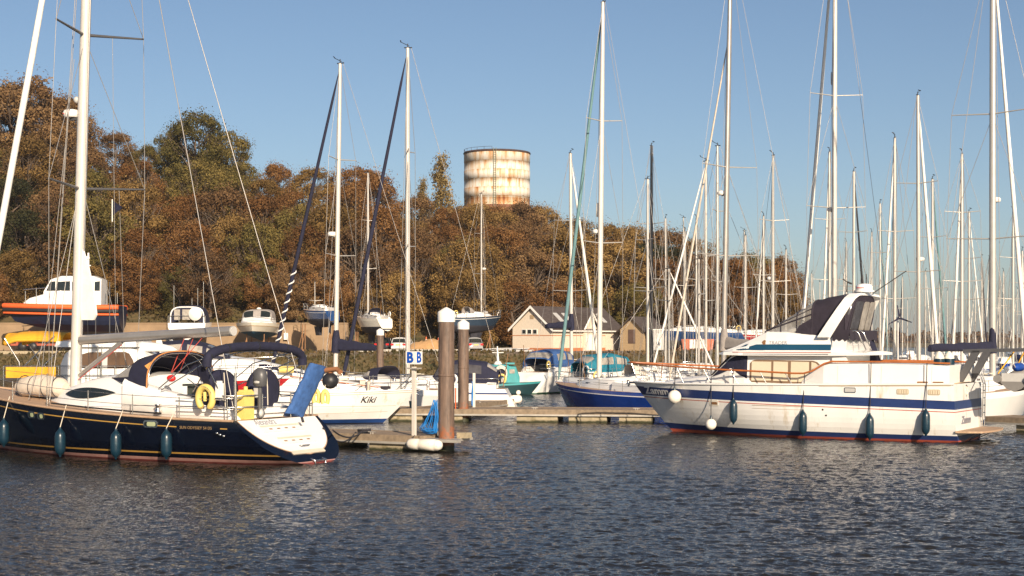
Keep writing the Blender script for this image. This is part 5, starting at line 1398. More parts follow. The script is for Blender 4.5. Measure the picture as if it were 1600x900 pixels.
def pile_material():
    n = PILE.node_tree.nodes; l = PILE.node_tree.links; b = n["Principled BSDF"]; b.inputs["Roughness"].default_value = .6
    tc = n.new("ShaderNodeTexCoord"); sp = n.new("ShaderNodeSeparateXYZ"); l.new(tc.outputs["Object"], sp.inputs[0])
    mp = n.new("ShaderNodeMapping"); mp.inputs["Scale"].default_value = (5, 5, .6); l.new(tc.outputs["Object"], mp.inputs[0])
    nz = n.new("ShaderNodeTexNoise"); nz.inputs["Scale"].default_value = 1; nz.inputs["Detail"].default_value = 7; nz.inputs["Roughness"].default_value = .7; l.new(mp.outputs[0], nz.inputs["Vector"])
    rp = n.new("ShaderNodeValToRGB"); e = rp.color_ramp.elements; e[0].position = .34; e[0].color = (.060, .042, .034, 1); e[1].position = .66; e[1].color = (.22, .145, .105, 1); l.new(nz.outputs[0], rp.inputs[0])
    n2 = n.new("ShaderNodeTexNoise"); n2.inputs["Scale"].default_value = 5; n2.inputs["Detail"].default_value = 6; l.new(tc.outputs["Object"], n2.inputs["Vector"])
    mr = n.new("ShaderNodeMapRange"); mr.inputs[1].default_value = 1.7; mr.inputs[2].default_value = .3; l.new(sp.outputs[2], mr.inputs[0])
    ad = n.new("ShaderNodeMath"); ad.operation = 'MULTIPLY'; l.new(n2.outputs[0], ad.inputs[0]); l.new(mr.outputs[0], ad.inputs[1])
    r2 = n.new("ShaderNodeValToRGB"); r2.color_ramp.elements[0].position = .30; r2.color_ramp.elements[1].position = .5; l.new(ad.outputs[0], r2.inputs[0])
    mx = n.new("ShaderNodeMixRGB"); mx.inputs[2].default_value = (.30, .09, .03, 1); l.new(r2.outputs[0], mx.inputs[0]); l.new(rp.outputs[0], mx.inputs[1])
    m4 = n.new("ShaderNodeMapRange"); m4.inputs[1].default_value = .34; m4.inputs[2].default_value = .16; l.new(sp.outputs[2], m4.inputs[0]); m5 = n.new("ShaderNodeMixRGB"); m5.inputs[2].default_value = (.028, .030, .012, 1); l.new(m4.outputs[0], m5.inputs[0]); l.new(mx.outputs[0], m5.inputs[1]); l.new(m5.outputs[0], b.inputs["Base Color"])
    bp = n.new("ShaderNodeBump"); bp.inputs["Strength"].default_value = .4; bp.inputs["Distance"].default_value = .03; l.new(n2.outputs[0], bp.inputs["Height"]); l.new(bp.outputs[0], b.inputs["Normal"])
pile_material()
def pile(px, d, wpx, ytop, ycap, label):
    x, y, _ = P(px, d); t = thing("mooring_pile", label, "pile", (x, y, 0), random.uniform(0, 6), "mooring piles"); r = wpx / F * d / 2; zt = zat(ytop, d); zc = zat(ycap, d)
    b = MB(); b.tube([(0, 0, -2), (0, 0, zc)], r, 24); b.build("shaft", PILE, t)
    b = MB(); zj = zc - (zc * .42); b.lathe([(r + .004, zj - .04), (r + .018, zj - .03), (r + .018, zj + .03), (r + .004, zj + .04)], n=24); b.build("weld_seam", PILE, t)
    b = MB(); b.lathe([(r + .03, zc - .05), (r + .03, zt - .19), (r + .01, zt - .16), (r * .45, zt - .05), (.02, zt)], n=24); b.build("cap", WHITE, t)
pile(697.5, 58.0, 25, 480, 501, "thick brown steel pile with a white pointed cap at the near pontoon")
pile(724, 79.0, 17, 499, 513, "second, thinner white-capped steel pile right of the thick one")
pile(594, 125, 11, 513, 523, "small distant white-capped pile left of the BB sign")
# BB sign
def bb():
    x, y, _ = near(8.55, .35, 0); t = thing("berth_sign", "white board lettered BB in blue on a pale square post", "sign", (x, y, .55), R(-33))
    d = y
    zt = zat(573, d) - .55
    MB().box((0, 0, zt / 2), (.13, .12, zt)).build("post", mat("pale_post", (.60, .56, .50), .6, var=.1, dirt=(.4, .34, .26)), t)
    MB().box((0, 0, zt - .06), (.46, .3, .05)).build("bracket", GALV, t)
    zb = zat(569, d) - .55; zh_ = zat(549, d) - .55
    MB().box((0, 0, (zb + zh_) / 2), (.44, .42, zh_ - zb)).build("board", WHITE, t)
    s_ = (zh_ - zb) * 1.12
    text("lettering", "B", s_, lambda u, v, o: (-.17 + u, -.222 - o, zb + .07 + v), SIGNB, t, bold=.02, xs=1.0)
    text("lettering", "B", s_, lambda u, v, o: (.222 + o, -.16 + u, zb + .07 + v), SIGNB, t, bold=.02, xs=1.0)
bb()
# hose bundles on posts
def hose(loc, label, w_=.55, h_=1.5, n=26, seed=1, post=1.9, rz=-.3, spill=.4):
    t = thing("hose_post", label, "hose", loc, rz, "blue hoses on pontoon posts"); rg = random.Random(seed)
    MB().box((.12, .05, post / 2), (.13, .11, post)).build("post", mat("pale_post", (.6, .56, .5), .6), t)
    m = MB()
    for k in range(n):
        f = rg.random(); ww = w_ * (.15 + .85 * f); dy = rg.uniform(-.25, .2); zc = h_ * (1 - .10 * rg.random()); bt = .06 + .10 * rg.random() + .25 * (1 - f) * rg.random(); sp = spill * ww
        pts = [(.03 - sp * (i / 8) ** 1.4 - .06 * ww * math.sin(math.pi * i / 8), dy - .14, zc + (bt + .22 * ww - zc) * (i / 8)) for i in range(9)]
        pts += [(.03 - sp + (sp + .10 * ww) * (1 - math.cos(math.pi * i / 6)) / 2, dy - .16, bt + .22 * ww * math.cos(math.pi * i / 6) ** 2 * (1 if i < 3 else .5)) for i in range(1, 6)]
        pts += [(.03 + .14 * ww * math.sin(math.pi * i / 6), dy - .12, bt + .1 + (zc - bt - .1) * i / 6) for i in range(1, 7)]
        m.tube(pts, .012, 4)
    m.build("hose_coils", ROPEB, t)
    return t
x, y, _ = near(9.25, .75, 0); hose((x, y, .55), "bundle of blue hose hung on a post beside the BB sign", .80, 1.32, 17, 1, spill=.85)
x, y, _ = P(737, 81); hose((x, y, .6), "blue hose hung on a post beside the thinner pile", .30, 1.35, 22, 5, post=1.75, rz=0, spill=.1)
# main walkway across the middle and the fingers
wA = P(600, 79.0); wB = P(1075, 77.0)
pontoon("long pontoon walkway across the middle of the picture", (wA[0], wA[1]), (wB[0], wB[1]), 3.0, .62, floats=((.2, 1.9), (3.1, 3.9), (6.6, 8.6), (9.15, 11.0), (11.6, 13.2), (14, 15)))
fA = P(693, 80.2); fB = P(812, 93)
pontoon("slanting pontoon finger beside the white yacht with the navy wheelhouse tent", (fA[0] - .0, fA[1]), (fB[0], fB[1]), 1.5, .62, floats=((1.5, 4.0), (9.5, 13.0)))
x, y, z = P(806, 92.2, .75)
t = thing("pontoon_fender", "short white fender on the far end of the slanting pontoon finger", "fender", (x, y, .62), R(10), "white pontoon fenders")
MB().lathe([(.05, -.36), (.2, -.3), (.24, -.15), (.24, .15), (.2, .3), (.05, .36)], n=14, axis='x').build("body", FENW, t)
MB().sphere((.15, 0, .38), .14).build("end_ball", FENW, t)
rA = P(1540, 71); rB = P(1680, 67.5)
pontoon("pontoon finger behind the motor cruiser's stern at the right edge", (rA[0], rA[1]), (rB[0], rB[1]), 2.0, .62, floats=((1.5, 3.6),))
t = thing("ladder_post", "thin orange safety ladder rail between the two piles", "safety ladder", P(712, 79.3, .1), 0)
MB().tube([(0, 0, -.3), (0, 0, 1.55)], .035, 5).build("rail", ORNG, t); MB().tube([(0, 0, .45), (-.35, .3, .45)], .03, 5).build("stay", ORNG, t)
t = thing("dock_bucket", "small dark bucket on the walkway below the bow of the white Kiki", "bucket", P(645, 80, .62), 0)
MB().lathe([(.15, 0), (.2, .35), (.21, .36)], n=12).build("body", FENB, t)
# mooring lines
def line(name, label, pts, m, r=.022, grp="mooring lines"):
    q = MB(); q.tube(pts, r, 5); tag(q.build(name, m), label, "rope", grp)
def sag(a, b, s, n=10): return [tuple(a[i] + (b[i] - a[i]) * k / n - (s * 4 * (k / n) * (1 - k / n) if i == 2 else 0) for i in range(3)) for k in range(n + 1)]
cl = near(6.2, .5, .66)
line("mooring_line", "upper black mooring line from the navy yacht to the near pontoon cleat", sag(on_hero(520, 672, -1.9), cl, .25), ROPEK, .03)
line("mooring_line", "lower black mooring line from the navy yacht to the near pontoon cleat", sag(on_hero(505, 668, -1.7), near(6.0, .3, .6), .42), ROPEK, .03)
line("mooring_line", "coil of black rope heaped on the near pontoon", [near(6.2 + .25 * math.cos(k), .55 + .2 * math.sin(k), .58 + .01 * k) for k in range(14)], ROPEK, .035)

# ================================================================== YACHTS
def solve_heading(px, d, fpx, J, away):
    x0 = (px - 800) / F * d; best = None
    rng_ = range(20, 161) if away else range(200, 341)
    for a in rng_:
        x = x0 + J * math.cos(R(a)); y = d + J * math.sin(R(a)); e = abs(800 + F * x / y - fpx)
        if best is None or e < best[0]: best = (e, a)
    return best[1]
def yacht(label, px, d, ytop, fpx, L=11.0, away=True, hd=None, hull=None, boot=None, band=None, mastm=None, mr=.12, furl=None, fr=.11, ftop=.97, spr=(), sprw=.11, radar=None, refl=None, boom=None, boomlen=None, boomz=None, hood=None, tent=None,
          lean=0.0, z0=0.0, group="yachts moored in the marina", keel=False, light=False, fb=1.25, cat="sailing yacht", wires=True, spiral=False, name="sailing_yacht", bootz=.16, coverh=.34, backstay=True, hide=False, teak=True, mastfrac=.60):
    hull = hull or GEL; boot = boot or BOOT; mastm = mastm or ALU
    J = L * (1 - mastfrac) - .3
    if hd is None: hd = solve_heading(px, d, fpx, J, away)
    u = (math.cos(R(hd)), math.sin(R(hd))); m0 = P(px, d); ms = L * mastfrac
    S = (m0[0] - ms * u[0], m0[1] - ms * u[1]); t = thing(name, label, cat, (S[0], S[1], z0), R(hd), group)
    B = L * .31; zT = zat(ytop, d) - z0
    zs = lambda q: fb * (.92 + .30 * q ** 2); zk = lambda q: .02 - .62 * math.sin(math.pi * min(1, q * .96 + .04)) ** .8
    if keel: zk = lambda q: -.15 - .55 * math.sin(math.pi * min(1, q * .96 + .04)) ** .8
    h = Hull(L, B, zs, zk, stern=.72, tmax=.45, p=2.1, rake=1.3, srake=.7, e=2.4)
    if light and not keel:
        rows = [('s', 0, 0), ('w', .5, 0), ('w', bootz, 1), ('w', .02, 2), ('k', 1, 2)]; h.mesh(rows, 16).build("hull", [hull, boot, ANTID], t)
    else:
        rows = h.dense([('s', 0, 0), ('s', -.20, 3), ('s', -.25 if band is GEL else -.30, 0), ('w', bootz, 1), ('w', .03, 2), ('k', .5, 2), ('k', 1, 2)], 2)
        h.mesh(rows, 26).build("hull", [hull, boot, ANTID if not keel else boot, band or hull], t)
    h.deck(n=14).build("deck", TEAK if teak and not light else GEL, t)
    H = House([(L * .80, .2, .15, fb, fb + .12), (L * .70, B * .22, B * .17, fb, fb + .38), (L * .55, B * .30, B * .25, fb, fb + .52), (L * .36, B * .32, B * .27, fb * .95, fb + .60), (L * .33, B * .32, B * .27, fb * .95, fb + .30)], rnd=.1, camber=.08)
    H.mesh(smooth=True).build("coachroof", GEL, t)
    if not light:
        for sd in (1, -1): H.strip(lambda x: fb + .18, lambda x: fb + .34, L * .40, L * .62, .01, n=8, sd=sd).build("cabin_window", GLASS, t)
        c = MB()
        for sd in (1, -1): c.rings([[(x, sd * B * .36, fb * .9), (x, sd * B * .33, zt), (x, sd * B * .27, zt), (x, sd * B * .25, fb * .9)] for x, zt in ((L * .34, fb + .42), (L * .2, fb + .32), (L * .05, fb + .25))], smooth=False)
        c.build("coaming", GEL, t)
        stanchions(h, t, zr=.6, n=6, r=.018, wires=(.3, .58))
        for xx, w_ in ((L * .74, .5), (L * .60, .45), (L * .49, .5)):
            zz = H.at(xx)[4] + .07; MB().bbox(xx - w_ / 2, xx + w_ / 2, -w_ / 2, w_ / 2, zz, zz + .06).build("deck_hatch", SMOKE, t)
        MB().tube([(L * .66, -.45, fb + .52), (L * .60, -.45, fb + .55)], .17, 8).build("life_raft", LGREY, t)
        for sd in (1, -1): MB().lathe([(.10, 0), (.11, .05), (.07, .09), (.07, .18), (.10, .22)], (L * .22, sd * B * .31, fb + .34), n=10).build("winch", STEEL, t)
        MB().tube([(.35 + .24 * math.sin(a), -B * .30, fb + .42 + .26 * math.cos(a)) for a in [R(-140 + 280 * k / 12) for k in range(13)]], .07, 6).build("horseshoe_buoy", YELP if len(label) % 2 else GEL, t)
        MB().tube([(.15, B * .2, fb), (-.15, B * .2, fb + 1.9)], .025, 5).build("ensign_staff", BRONZE, t)
        q = MB(); rr_ = random.Random(len(label))
        for k in range(5):
            xx = L * rr_.uniform(.45, .9); yy = rr_.uniform(-.3, .3) * B * .5; q.tube([(xx + .18 * math.cos(a), yy + .14 * math.sin(a), fb * 1.05 + .62 * (xx < L * .7) + .01 * k) for a in [2 * math.pi * i / 8 for i in range(9)]], .03, 4)
        q.build("rope_coils", ROPEW, t)
    if hood:
        T = Tent([(L * .42, B * .24, fb + .5, fb + .55), (L * .37, B * .29, fb + .42, fb + 1.05), (L * .31, B * .31, fb + .36, fb + 1.15)], e=3); s_ = T.mesh(8, 16).build("sprayhood", hood, t)
        T.win(.1, .6, .06, .20).build("hood_window", VINYL, s_); T.win(.1, .6, .8, .94).build("hood_window", VINYL, s_); T.win(.05, .5, .28, .72).build("hood_window", VINYL, s_)
    if tent:
        T = Tent([(L * .43, B * .24, fb + .45, fb + .55), (L * .38, B * .32, fb + .3, fb + 1.35), (L * .26, B * .35, fb + .25, fb + 1.6), (L * .12, B * .34, fb + .22, fb + 1.45), (L * .04, B * .30, fb + .15, fb + .9)], e=4.2); s_ = T.mesh(16, 24).build("cockpit_tent", tent, t)
        for sd in (0, 1):
            for (a, b) in ((.10, .25), (.3, .48), (.53, .72)):
                v0, v1 = ((.05, .21) if sd == 0 else (.79, .95)); T.win(a, b, v0, v1, .015).build("tent_window", SMOKE if tent is NAVY else VINYL, s_)
        T.win(.8, .97, .25, .75).build("tent_window", VINYL, s_)
    # rig
    mx = lambda z: ms - lean * (z - fb)
    m = MB(); m.tube([(mx(z), 0, z) for z in (fb, zT * .5, zT * .8, zT)], [mr, mr, mr * .9, mr * .7], 10, flat=.85); m = m.build("mast", mastm, t)
    top = MB(); top.tube([(mx(zT), 0, zT), (mx(zT), 0, zT + .25)], .03, 5); top.tube([(mx(zT) + .4, 0, zT + .35), (mx(zT) - .1, 0, zT + .1)], .018, 4); top.tube([(mx(zT) + .4, -.08, zT + .35), (mx(zT) + .4, .1, zT + .42)], .03, 4); top.tube([(mx(zT) - .25, 0, zT + .02), (mx(zT) + .2, 0, zT + .02)], .035, 5)
    top.build("masthead_gear", RUBB, m)
    if spr == (): spr = [ytop + (HY - ytop) * k for k in (.36, .68)]
    tips = []
    for i, py in enumerate(sorted(spr)):
        z = zat(py, d) - z0; w_ = sprw * L * (1 + .12 * i)
        for sd in (1, -1): MB().tube([(mx(z), 0, z), (mx(z) - .25, sd * w_, z + .08)], [.04, .025], 5).build("spreader", ALU, m)
        tips.append((z + .08, w_))
    if wires:
        q = MB(); wr = .011 + d * .00003
        for sd in (1, -1):
            pts = [(mx(zT), 0, zT - .1)] + [(mx(z) - .25, sd * w_, z) for z, w_ in tips] + [(ms - .2, sd * B * .42, fb)]
            q.tube(pts, wr, 4)
            for (z, w_) in tips: q.tube([(mx(z), 0, z - .2), (ms - .1, sd * B * .38, fb)] if (z, w_) == tips[-1] else [(mx(z), 0, z - .2), (mx(tips[-1][0]) - .25, sd * tips[-1][1], tips[-1][0])], wr, 4)
        if backstay: q.tube([(mx(zT) - .2, 0, zT), (.1, 0, fb)], wr, 4)
        q.tube([(mx(zT), .05, zT), (ms + .5, .2, fb + .4)], wr, 4)
        q.tube([(mx(zT) + .05, -.1, zT), (ms + .3, -.35, fb + .4)], wr, 4)
        q.build("rigging", WIRE, m)
    fz = fb + (zT - fb) * ftop
    if furl:
        f = MB(); a = (L - .35, 0, fb * 1.22 + .1); b = (mx(fz) + .1, 0, fz)
        mid = tuple(a[i] * .5 + b[i] * .5 for i in range(3)); lo = tuple(a[i] * .96 + b[i] * .04 for i in range(3)); hi = tuple(a[i] * .08 + b[i] * .92 for i in range(3))
        f.tube([a, lo, mid, hi, b], [.03, fr, fr * .95, fr * .6, .02], 8); f = f.build("furled_headsail", furl, t)
        if spiral:
            q = MB(); av, bv = Vector(a), Vector(b); ax = (bv - av).normalized(); e1 = ax.orthogonal().normalized(); e2 = ax.cross(e1)
            q.tube([av + (bv - av) * (.06 + .30 * k / 110) + (e1 * math.cos(k * .55) + e2 * math.sin(k * .55)) * (fr * 1.0) for k in range(111)], .045, 5); q.build("white_luff_spiral", SAILW, f)
    elif wires:
        MB().tube([(L - .3, 0, fb * 1.22), (mx(zT), 0, zT)], .014, 4).build("forestay", WIRE, t)
    if boom:
        bl = boomlen or L * .36; bz = (boomz or fb + 1.5)
        b_ = MB(); b_.tube([(mx(bz) - .12, 0, bz), (mx(bz) - bl, 0, bz + .05)], .08, 8); b_ = b_.build("boom", mastm, t)
        if boom != 'bare':
            c = MB(); rs = []
            for k in range(9):
                f = k / 8; x = mx(bz) - .1 - bl * f; hh = coverh * (1 - f) + .22 + .03 * math.sin(k * 2.1); ww = .17 - .05 * f
                rs.append([(x, ww * math.sin(a) * (.8 if math.cos(a) > 0 else 1.0), bz + .05 + (hh if math.cos(a) > 0 else .14) * math.cos(a)) for a in [2 * math.pi * i / 12 for i in range(12)]])
            c.rings(rs); c.tube([(mx(bz) + .02, 0, bz - .2), (mx(bz + .5), 0, bz + .6), (mx(bz + 1.1), 0, bz + 1.1)], [.20 + coverh * .18, .18 + coverh * .18, .15], 8); c.build("sail_cover", boom, b_)
    if radar:
        z = zat(radar, d) - z0; q = MB(); q.lathe([(.22, -.1), (.27, -.05), (.27, .08), (.2, .14)], (mx(z) + .38, 0, z), n=16); q = q.build("radar", WHITE, m)
        MB().bbox(mx(z), mx(z) + .4, -.05, .05, z - .16, z - .10).build("bracket", ALU, q)
    if refl:
        z = zat(refl, d) - z0; q = MB(); q.lathe([(.03, -.42), (.11, -.36), (.12, 0), (.11, .36), (.03, .42)], (mx(z) + mr + .12, 0, z), n=12); q.build("radar_reflector", WHITE, m)
    if keel:
        k = MB(); k.rings([[(x0, .16, z), ((x0 + x1) / 2, .22, z), (x1, .03, z), (x1, -.03, z), ((x0 + x1) / 2, -.22, z), (x0, -.16, z)] for x0, x1, z in ((L * .38, L * .62, -.55), (L * .40, L * .56, -1.6))], smooth=False); k.build("keel", ANTID, t)
        r_ = MB(); r_.rings([[(x0, .05, z), (x1, .05, z), (x1, -.05, z), (x0, -.05, z)] for x0, x1, z in ((.2, .8, 0), (.4, .8, -1.3))], smooth=False); r_.build("rudder", ANTID, t)
    return t, h, hd
def stands(xs, ys, hz, label, gz=2.8):
    """boatyard props: splayed timber-and-steel shores under a boat ashore"""
    t = thing("boat_cradle", label, "boat stand", (0, 0, 0), 0, "props under the boats ashore")
    for x in xs:
        for y in ys:
            q = MB(); q.tube([(x, y, gz), (x, y + .15, gz + hz)], .07, 5); q.tube([(x - .5, y, gz), (x, y + .1, gz + hz * .7)], .05, 5); q.build("prop", BRONZE, t)
        q = MB(); q.bbox(x - .15, x + .15, min(ys), max(ys), gz, gz + .2); q.build("bearer", BRONZE, t)
    return t

# --- the big four in the middle
yacht("white yacht with navy furled headsail and mast just right of the black ball fender", 524, 92, 100, 420, L=12.5, furl=NAVY, fr=.12, spr=(250, 400), mr=.15, mastm=ALUW, radar=366, boom=NAVY, boomz=3.5, boomlen=2.6, hood=NAVY, lean=.018, fb=1.4, spiral=True)
C_ = yacht("white yacht with navy stripe and large navy cockpit tent behind the two piles", 637, 92, 75, 535, L=9.8, hd=176, furl=NAVY, fr=.12, spr=(237, 385), mr=.16, mastm=ALUW, tent=NAVY, band=BANDB, fb=1.35, backstay=True, mastfrac=.58, sprw=.14)
yacht("royal blue yacht with grey-green furled headsail, bow against the long walkway", 936, 93, 5, 872, L=11.5, hull=BLUEH, boot=BLUEH, band=GEL, furl=GREENS, fr=.11, spr=(190, 380), mr=.16, mastm=ALUW, radar=362, refl=328, boom=None, lean=.018, hood=None, fb=1.25)
yacht("white motor-sailer with blue wheelhouse tent and white stern facing the teal boat", 893, 126, 240, 0, L=12, hd=62, furl=SAILW, fr=.13, spr=(345, 455), mr=.14, mastm=ALUW, boom=NAVY, boomz=5.0, tent=DENIM, fb=1.75, lean=.012, boot=mat("green_boot", (.05, .20, .10), .5), bootz=.12, mastfrac=.55)
yacht("white yacht with teal cockpit tent right of the royal blue yacht", 1012, 118, 280, 0, L=11, hd=32, tent=TEALC, mr=.12, spr=(375, 455), fb=1.5, mastm=ALUW)
yacht("dark-masted yacht behind the teal-tented one", 1018, 125, 228, 0, L=11, hd=60, mastm=ALUD, mr=.13, spr=(350, 450), light=True)
yacht("yacht with beige spray hood behind the royal blue yacht's stern", 1045, 108, 420, 0, L=10, hd=20, hood=BEIGEC, mr=.09, spr=(470,), furl=SAILW, fr=.08)
yacht("yacht with grey cockpit tent just left of the motor cruiser's windscreen cover", 1092, 100, 405, 0, L=10, hd=165, tent=GREYC, mr=.09, spr=(460,))
J_ = yacht("yacht with thick grey mast and grey canvas rising behind the motor cruiser's bow", 1130, 92, -70, 1045, L=12.5, furl=BEIGEC, fr=.07, ftop=.8, spr=(262, 400), sprw=.17, mr=.17, mastm=ALUG, radar=302, boom=GREYC, boomz=3.6, boomlen=3.6, hood=GREYC, tent=None, lean=.025)
yacht("yacht with grey tent and pale mast between the teal tent and the thick grey mast", 1103, 112, 252, 0, L=11, hd=155, tent=GREYC, mr=.12, spr=(400, 470), furl=SAILW, fr=.08)
yacht("white yacht whose mast stands just left of the thick grey mast", 1121, 118, 228, 1046, L=11, mr=.13, spr=(330, 440), light=True, furl=None)
yacht("yacht with white furled sail above the motor cruiser's foredeck", 1207, 120, 243, 1170, L=11, mr=.12, light=True, furl=None, spr=(345, 440), radar=435, lean=.006)
yacht("shorter-masted yacht left of the white-sailed one above the cruiser's foredeck", 1193, 150, 337, 1178, L=10, mr=.11, light=True, furl=SAILW, fr=.09, spr=(430,))
yacht("tall white-masted yacht with thick white furled genoa behind the cruiser's flybridge", 1303, 98, -130, 1246, L=13.5, furl=SAILW, fr=.13, spr=(150, 325), mr=.16, mastm=ALUW, radar=327, refl=122, lean=.006, sprw=.13)
yacht("yacht with masthead just below and left of the flybridge yacht's upper radar", 1296, 128, 237, 1284, L=11, light=True, furl=SAILW, fr=.1, mr=.13)
yacht("yacht with near-black furled headsail above the cruiser's radar arch", 1334, 130, 268, 1358, L=11, light=True, furl=ALUD, fr=.10, mr=.12)
yacht("slim-masted yacht right of the cruiser's radar", 1375, 148, 318, 1388, L=10, light=True, furl=GREENS, fr=.07, mr=.10)
P_ = yacht("yacht with white furled headsail leaning left and a wind generator on its stern", 1398, 112, 215, 1376, L=11.5, furl=SAILW, fr=.10, mr=.12, refl=352, hood=NAVY, spr=(362, 467), boom='bare')
yacht("tall-masted yacht with white furled genoa leaning right, left of the navy boom cover", 1436, 104, 150, 1468, L=12.5, furl=SAILW, fr=.13, mr=.13, spr=(287, 425), hood=NAVY, radar=405, lean=.015)
yacht("yacht with dark green furled headsail above the two stowed fenders", 1457, 128, 280, 1481, L=11, light=True, furl=GREENS, fr=.1, mr=.11)
yacht("yacht with white furled headsail leaning left above the navy boom cover", 1503, 116, 240, 1487, L=11.5, furl=SAILW, fr=.11, mr=.12, light=True, refl=325, spr=(332, 440))
yacht("lower-masted yacht just right of the leaning white headsail", 1514, 134, 332, 1539, L=10.5, light=True, furl=SAILW, fr=.07, mr=.10)
yacht("large white yacht with navy boom cover at the right edge, behind the hanging dinghy", 1551, 82, -90, 1577, L=13.5, hd=52, furl=SAILW, fr=.12, spr=(178, 373), sprw=.155, mr=.17, mastm=ALU, boom=NAVY, boomz=3.55, boomlen=7.8, coverh=.12, radar=312, tent=None, fb=1.6)
yacht("yacht with bare slim mast at the right edge", 1583, 135, 330, 1570, L=10.5, light=True, mr=.11)
yacht("low-masted yacht hard against the right edge", 1597, 150, 392, 1604, L=10, light=True, mr=.11, furl=SAILW, fr=.1)
# more distant rafts of yachts on the right
rg = random.Random(11); far_px = [1040, 1070, 1088, 1165, 1228, 1268, 1281, 1318, 1322, 1346, 1362, 1386, 1410, 1418, 1446, 1468, 1480, 1492, 1524, 1534, 1546, 1562, 1568, 1590, 1612]
for i, px in enumerate(far_px):
    d = rg.uniform(150, 156) if px < 1245 else rg.uniform(160, 330); L = rg.uniform(9, 12)
    zt = rg.uniform(11.5, 16)
    yt = HY - (zt - 4) * F / d
    fx = px + rg.choice([-1, 1]) * rg.uniform(6, 20)
    yacht("small distant yacht among the thicket of far masts " + ("above the motor cruiser's bow" if px < 1245 else "behind the motor cruiser's stern half"), px, d, yt, fx, L=L, light=True, mr=.09, furl=rg.choice([SAILW, None, None, SAILW, NAVY]) if px > 1245 else None, fr=.08, wires=d < 240, group="distant yachts in the marina", hull=rg.choice([GEL, GEL, CREAM, BLUEH]), spr=None and () or (yt + (HY - yt) * .5,))
# --- white Kiki
def kiki():
    d = 77.5; bx = P(648, d)[0]; L = 9.5
    t = thing("white_yacht", "white boat lettered Kiki, its bow pointing right beside the BB sign", "yacht", (bx - L, d, 0), 0)
    zs = lambda q: 1.45 + .16 * q ** 2; zk = lambda q: -.4 + .3 * q ** 3
    h = Hull(L, 3.2, zs, zk, stern=.8, tmax=.45, p=2.0, rake=1.55, srake=.3, e=2.6, flare=.2)
    h.mesh(h.dense([('s', 0, 0), ('s', -.10, 1), ('s', -.125, 0), ('w', .78, 0), ('w', .22, 2), ('w', .03, 3), ('k', 1, 3)], 2), 30).build("hull", [GELH, mat("tan_strake", (.48, .36, .22), .5), BOOT, ANTID], t)
    q = h.strip(lambda x: .84, lambda x: .86, 1, 8.6, .008, sd=-1); g = h.strip(lambda x: .40 + .02 * x, lambda x: .42 + .02 * x, 2, 8.2, .008, sd=-1); q.add(g.v, g.f); q.build("hull_crease", mat("tan_shadowline", (.5, .42, .32), .5), t)
    h.deck(camber=.05).build("deck", GEL, t); h.rail(.04).build("toe_rail", GEL, t)
    text("name_lettering", "Kiki", .42, lambda u, v, o: h.side(6.95 + u, 1.03 + v, .012 + o, -1), BLKT, t, shear=.45, bold=.006, xs=1.05)
    H = House([(8.2, .3, .2, 1.5, 1.58), (7.2, .75, .6, 1.48, 1.85), (5.4, 1.05, .9, 1.45, 2.12), (3.6, 1.15, 1.0, 1.42, 2.25), (3.0, 1.15, 1.0, 1.42, 2.0)], rnd=.12, camber=.08); H.mesh(smooth=True).build("coachroof", GEL, t)
    H.strip(lambda x: 1.72, lambda x: 1.86, 3.8, 5.8, .01, n=8, sd=-1).build("cabin_window", GLASS, t)
    stanchions(h, t, zr=.75, n=7, r=.022, wires=(.38, .72), pushpit=False)
    q = MB(); q.tube([(9.3, -.05, 1.66), (9.75, -.05, 1.60)], .06, 6); q.tube([(9.7, 0, 1.6), (9.5, 0, 1.45), (9.72, 0, 1.35)], .04, 5); q.build("anchor", STEEL, t)
    q = MB()
    for (a, b) in (((6.6, -.9, 1.5), (7.6, -.2, 2.3)), ((8.6, -.3, 1.6), (9.4, .2, 2.35)), ((8.8, -.2, 1.6), (9.6, .2, 2.3))): q.tube([a, b], .02, 5)
    q.build("rail_braces", RUBB, t)
    for b in ((6.9, 7.15, -.6, -.3, 1.8, 2.1), (5.9, 6.3, -.5, .1, 2.1, 2.3)): MB().bbox(*b).build("deck_box", BEIGEC, t)
    for xx in (4.2, 5.2, 6.6): MB().bbox(xx - .28, xx + .28, -.3, .3, H.at(xx)[4] + .05, H.at(xx)[4] + .13).build("deck_hatch", SMOKE, t)
    for sd in (1, -1): MB().tube([(7.8, sd * .75, 1.75), (3.6, sd * 1.05, 2.3)], .025, 5).build("grab_rail", TEAKR, t)
    q = MB()
    for k in range(4): q.tube([(8.1 + .22 * math.cos(a), -.2 + .16 * math.sin(a), 1.68 + .03 * k) for a in [2 * math.pi * i / 10 for i in range(11)]], .025, 4)
    q.build("rope_coil", ROPEK, t)
    q = MB(); q.tube([(7.35, -.9, 1.6), (7.35, -.95, 2.05)], .09, 8); q.build("deck_fender", BEIGEC, t)
kiki()
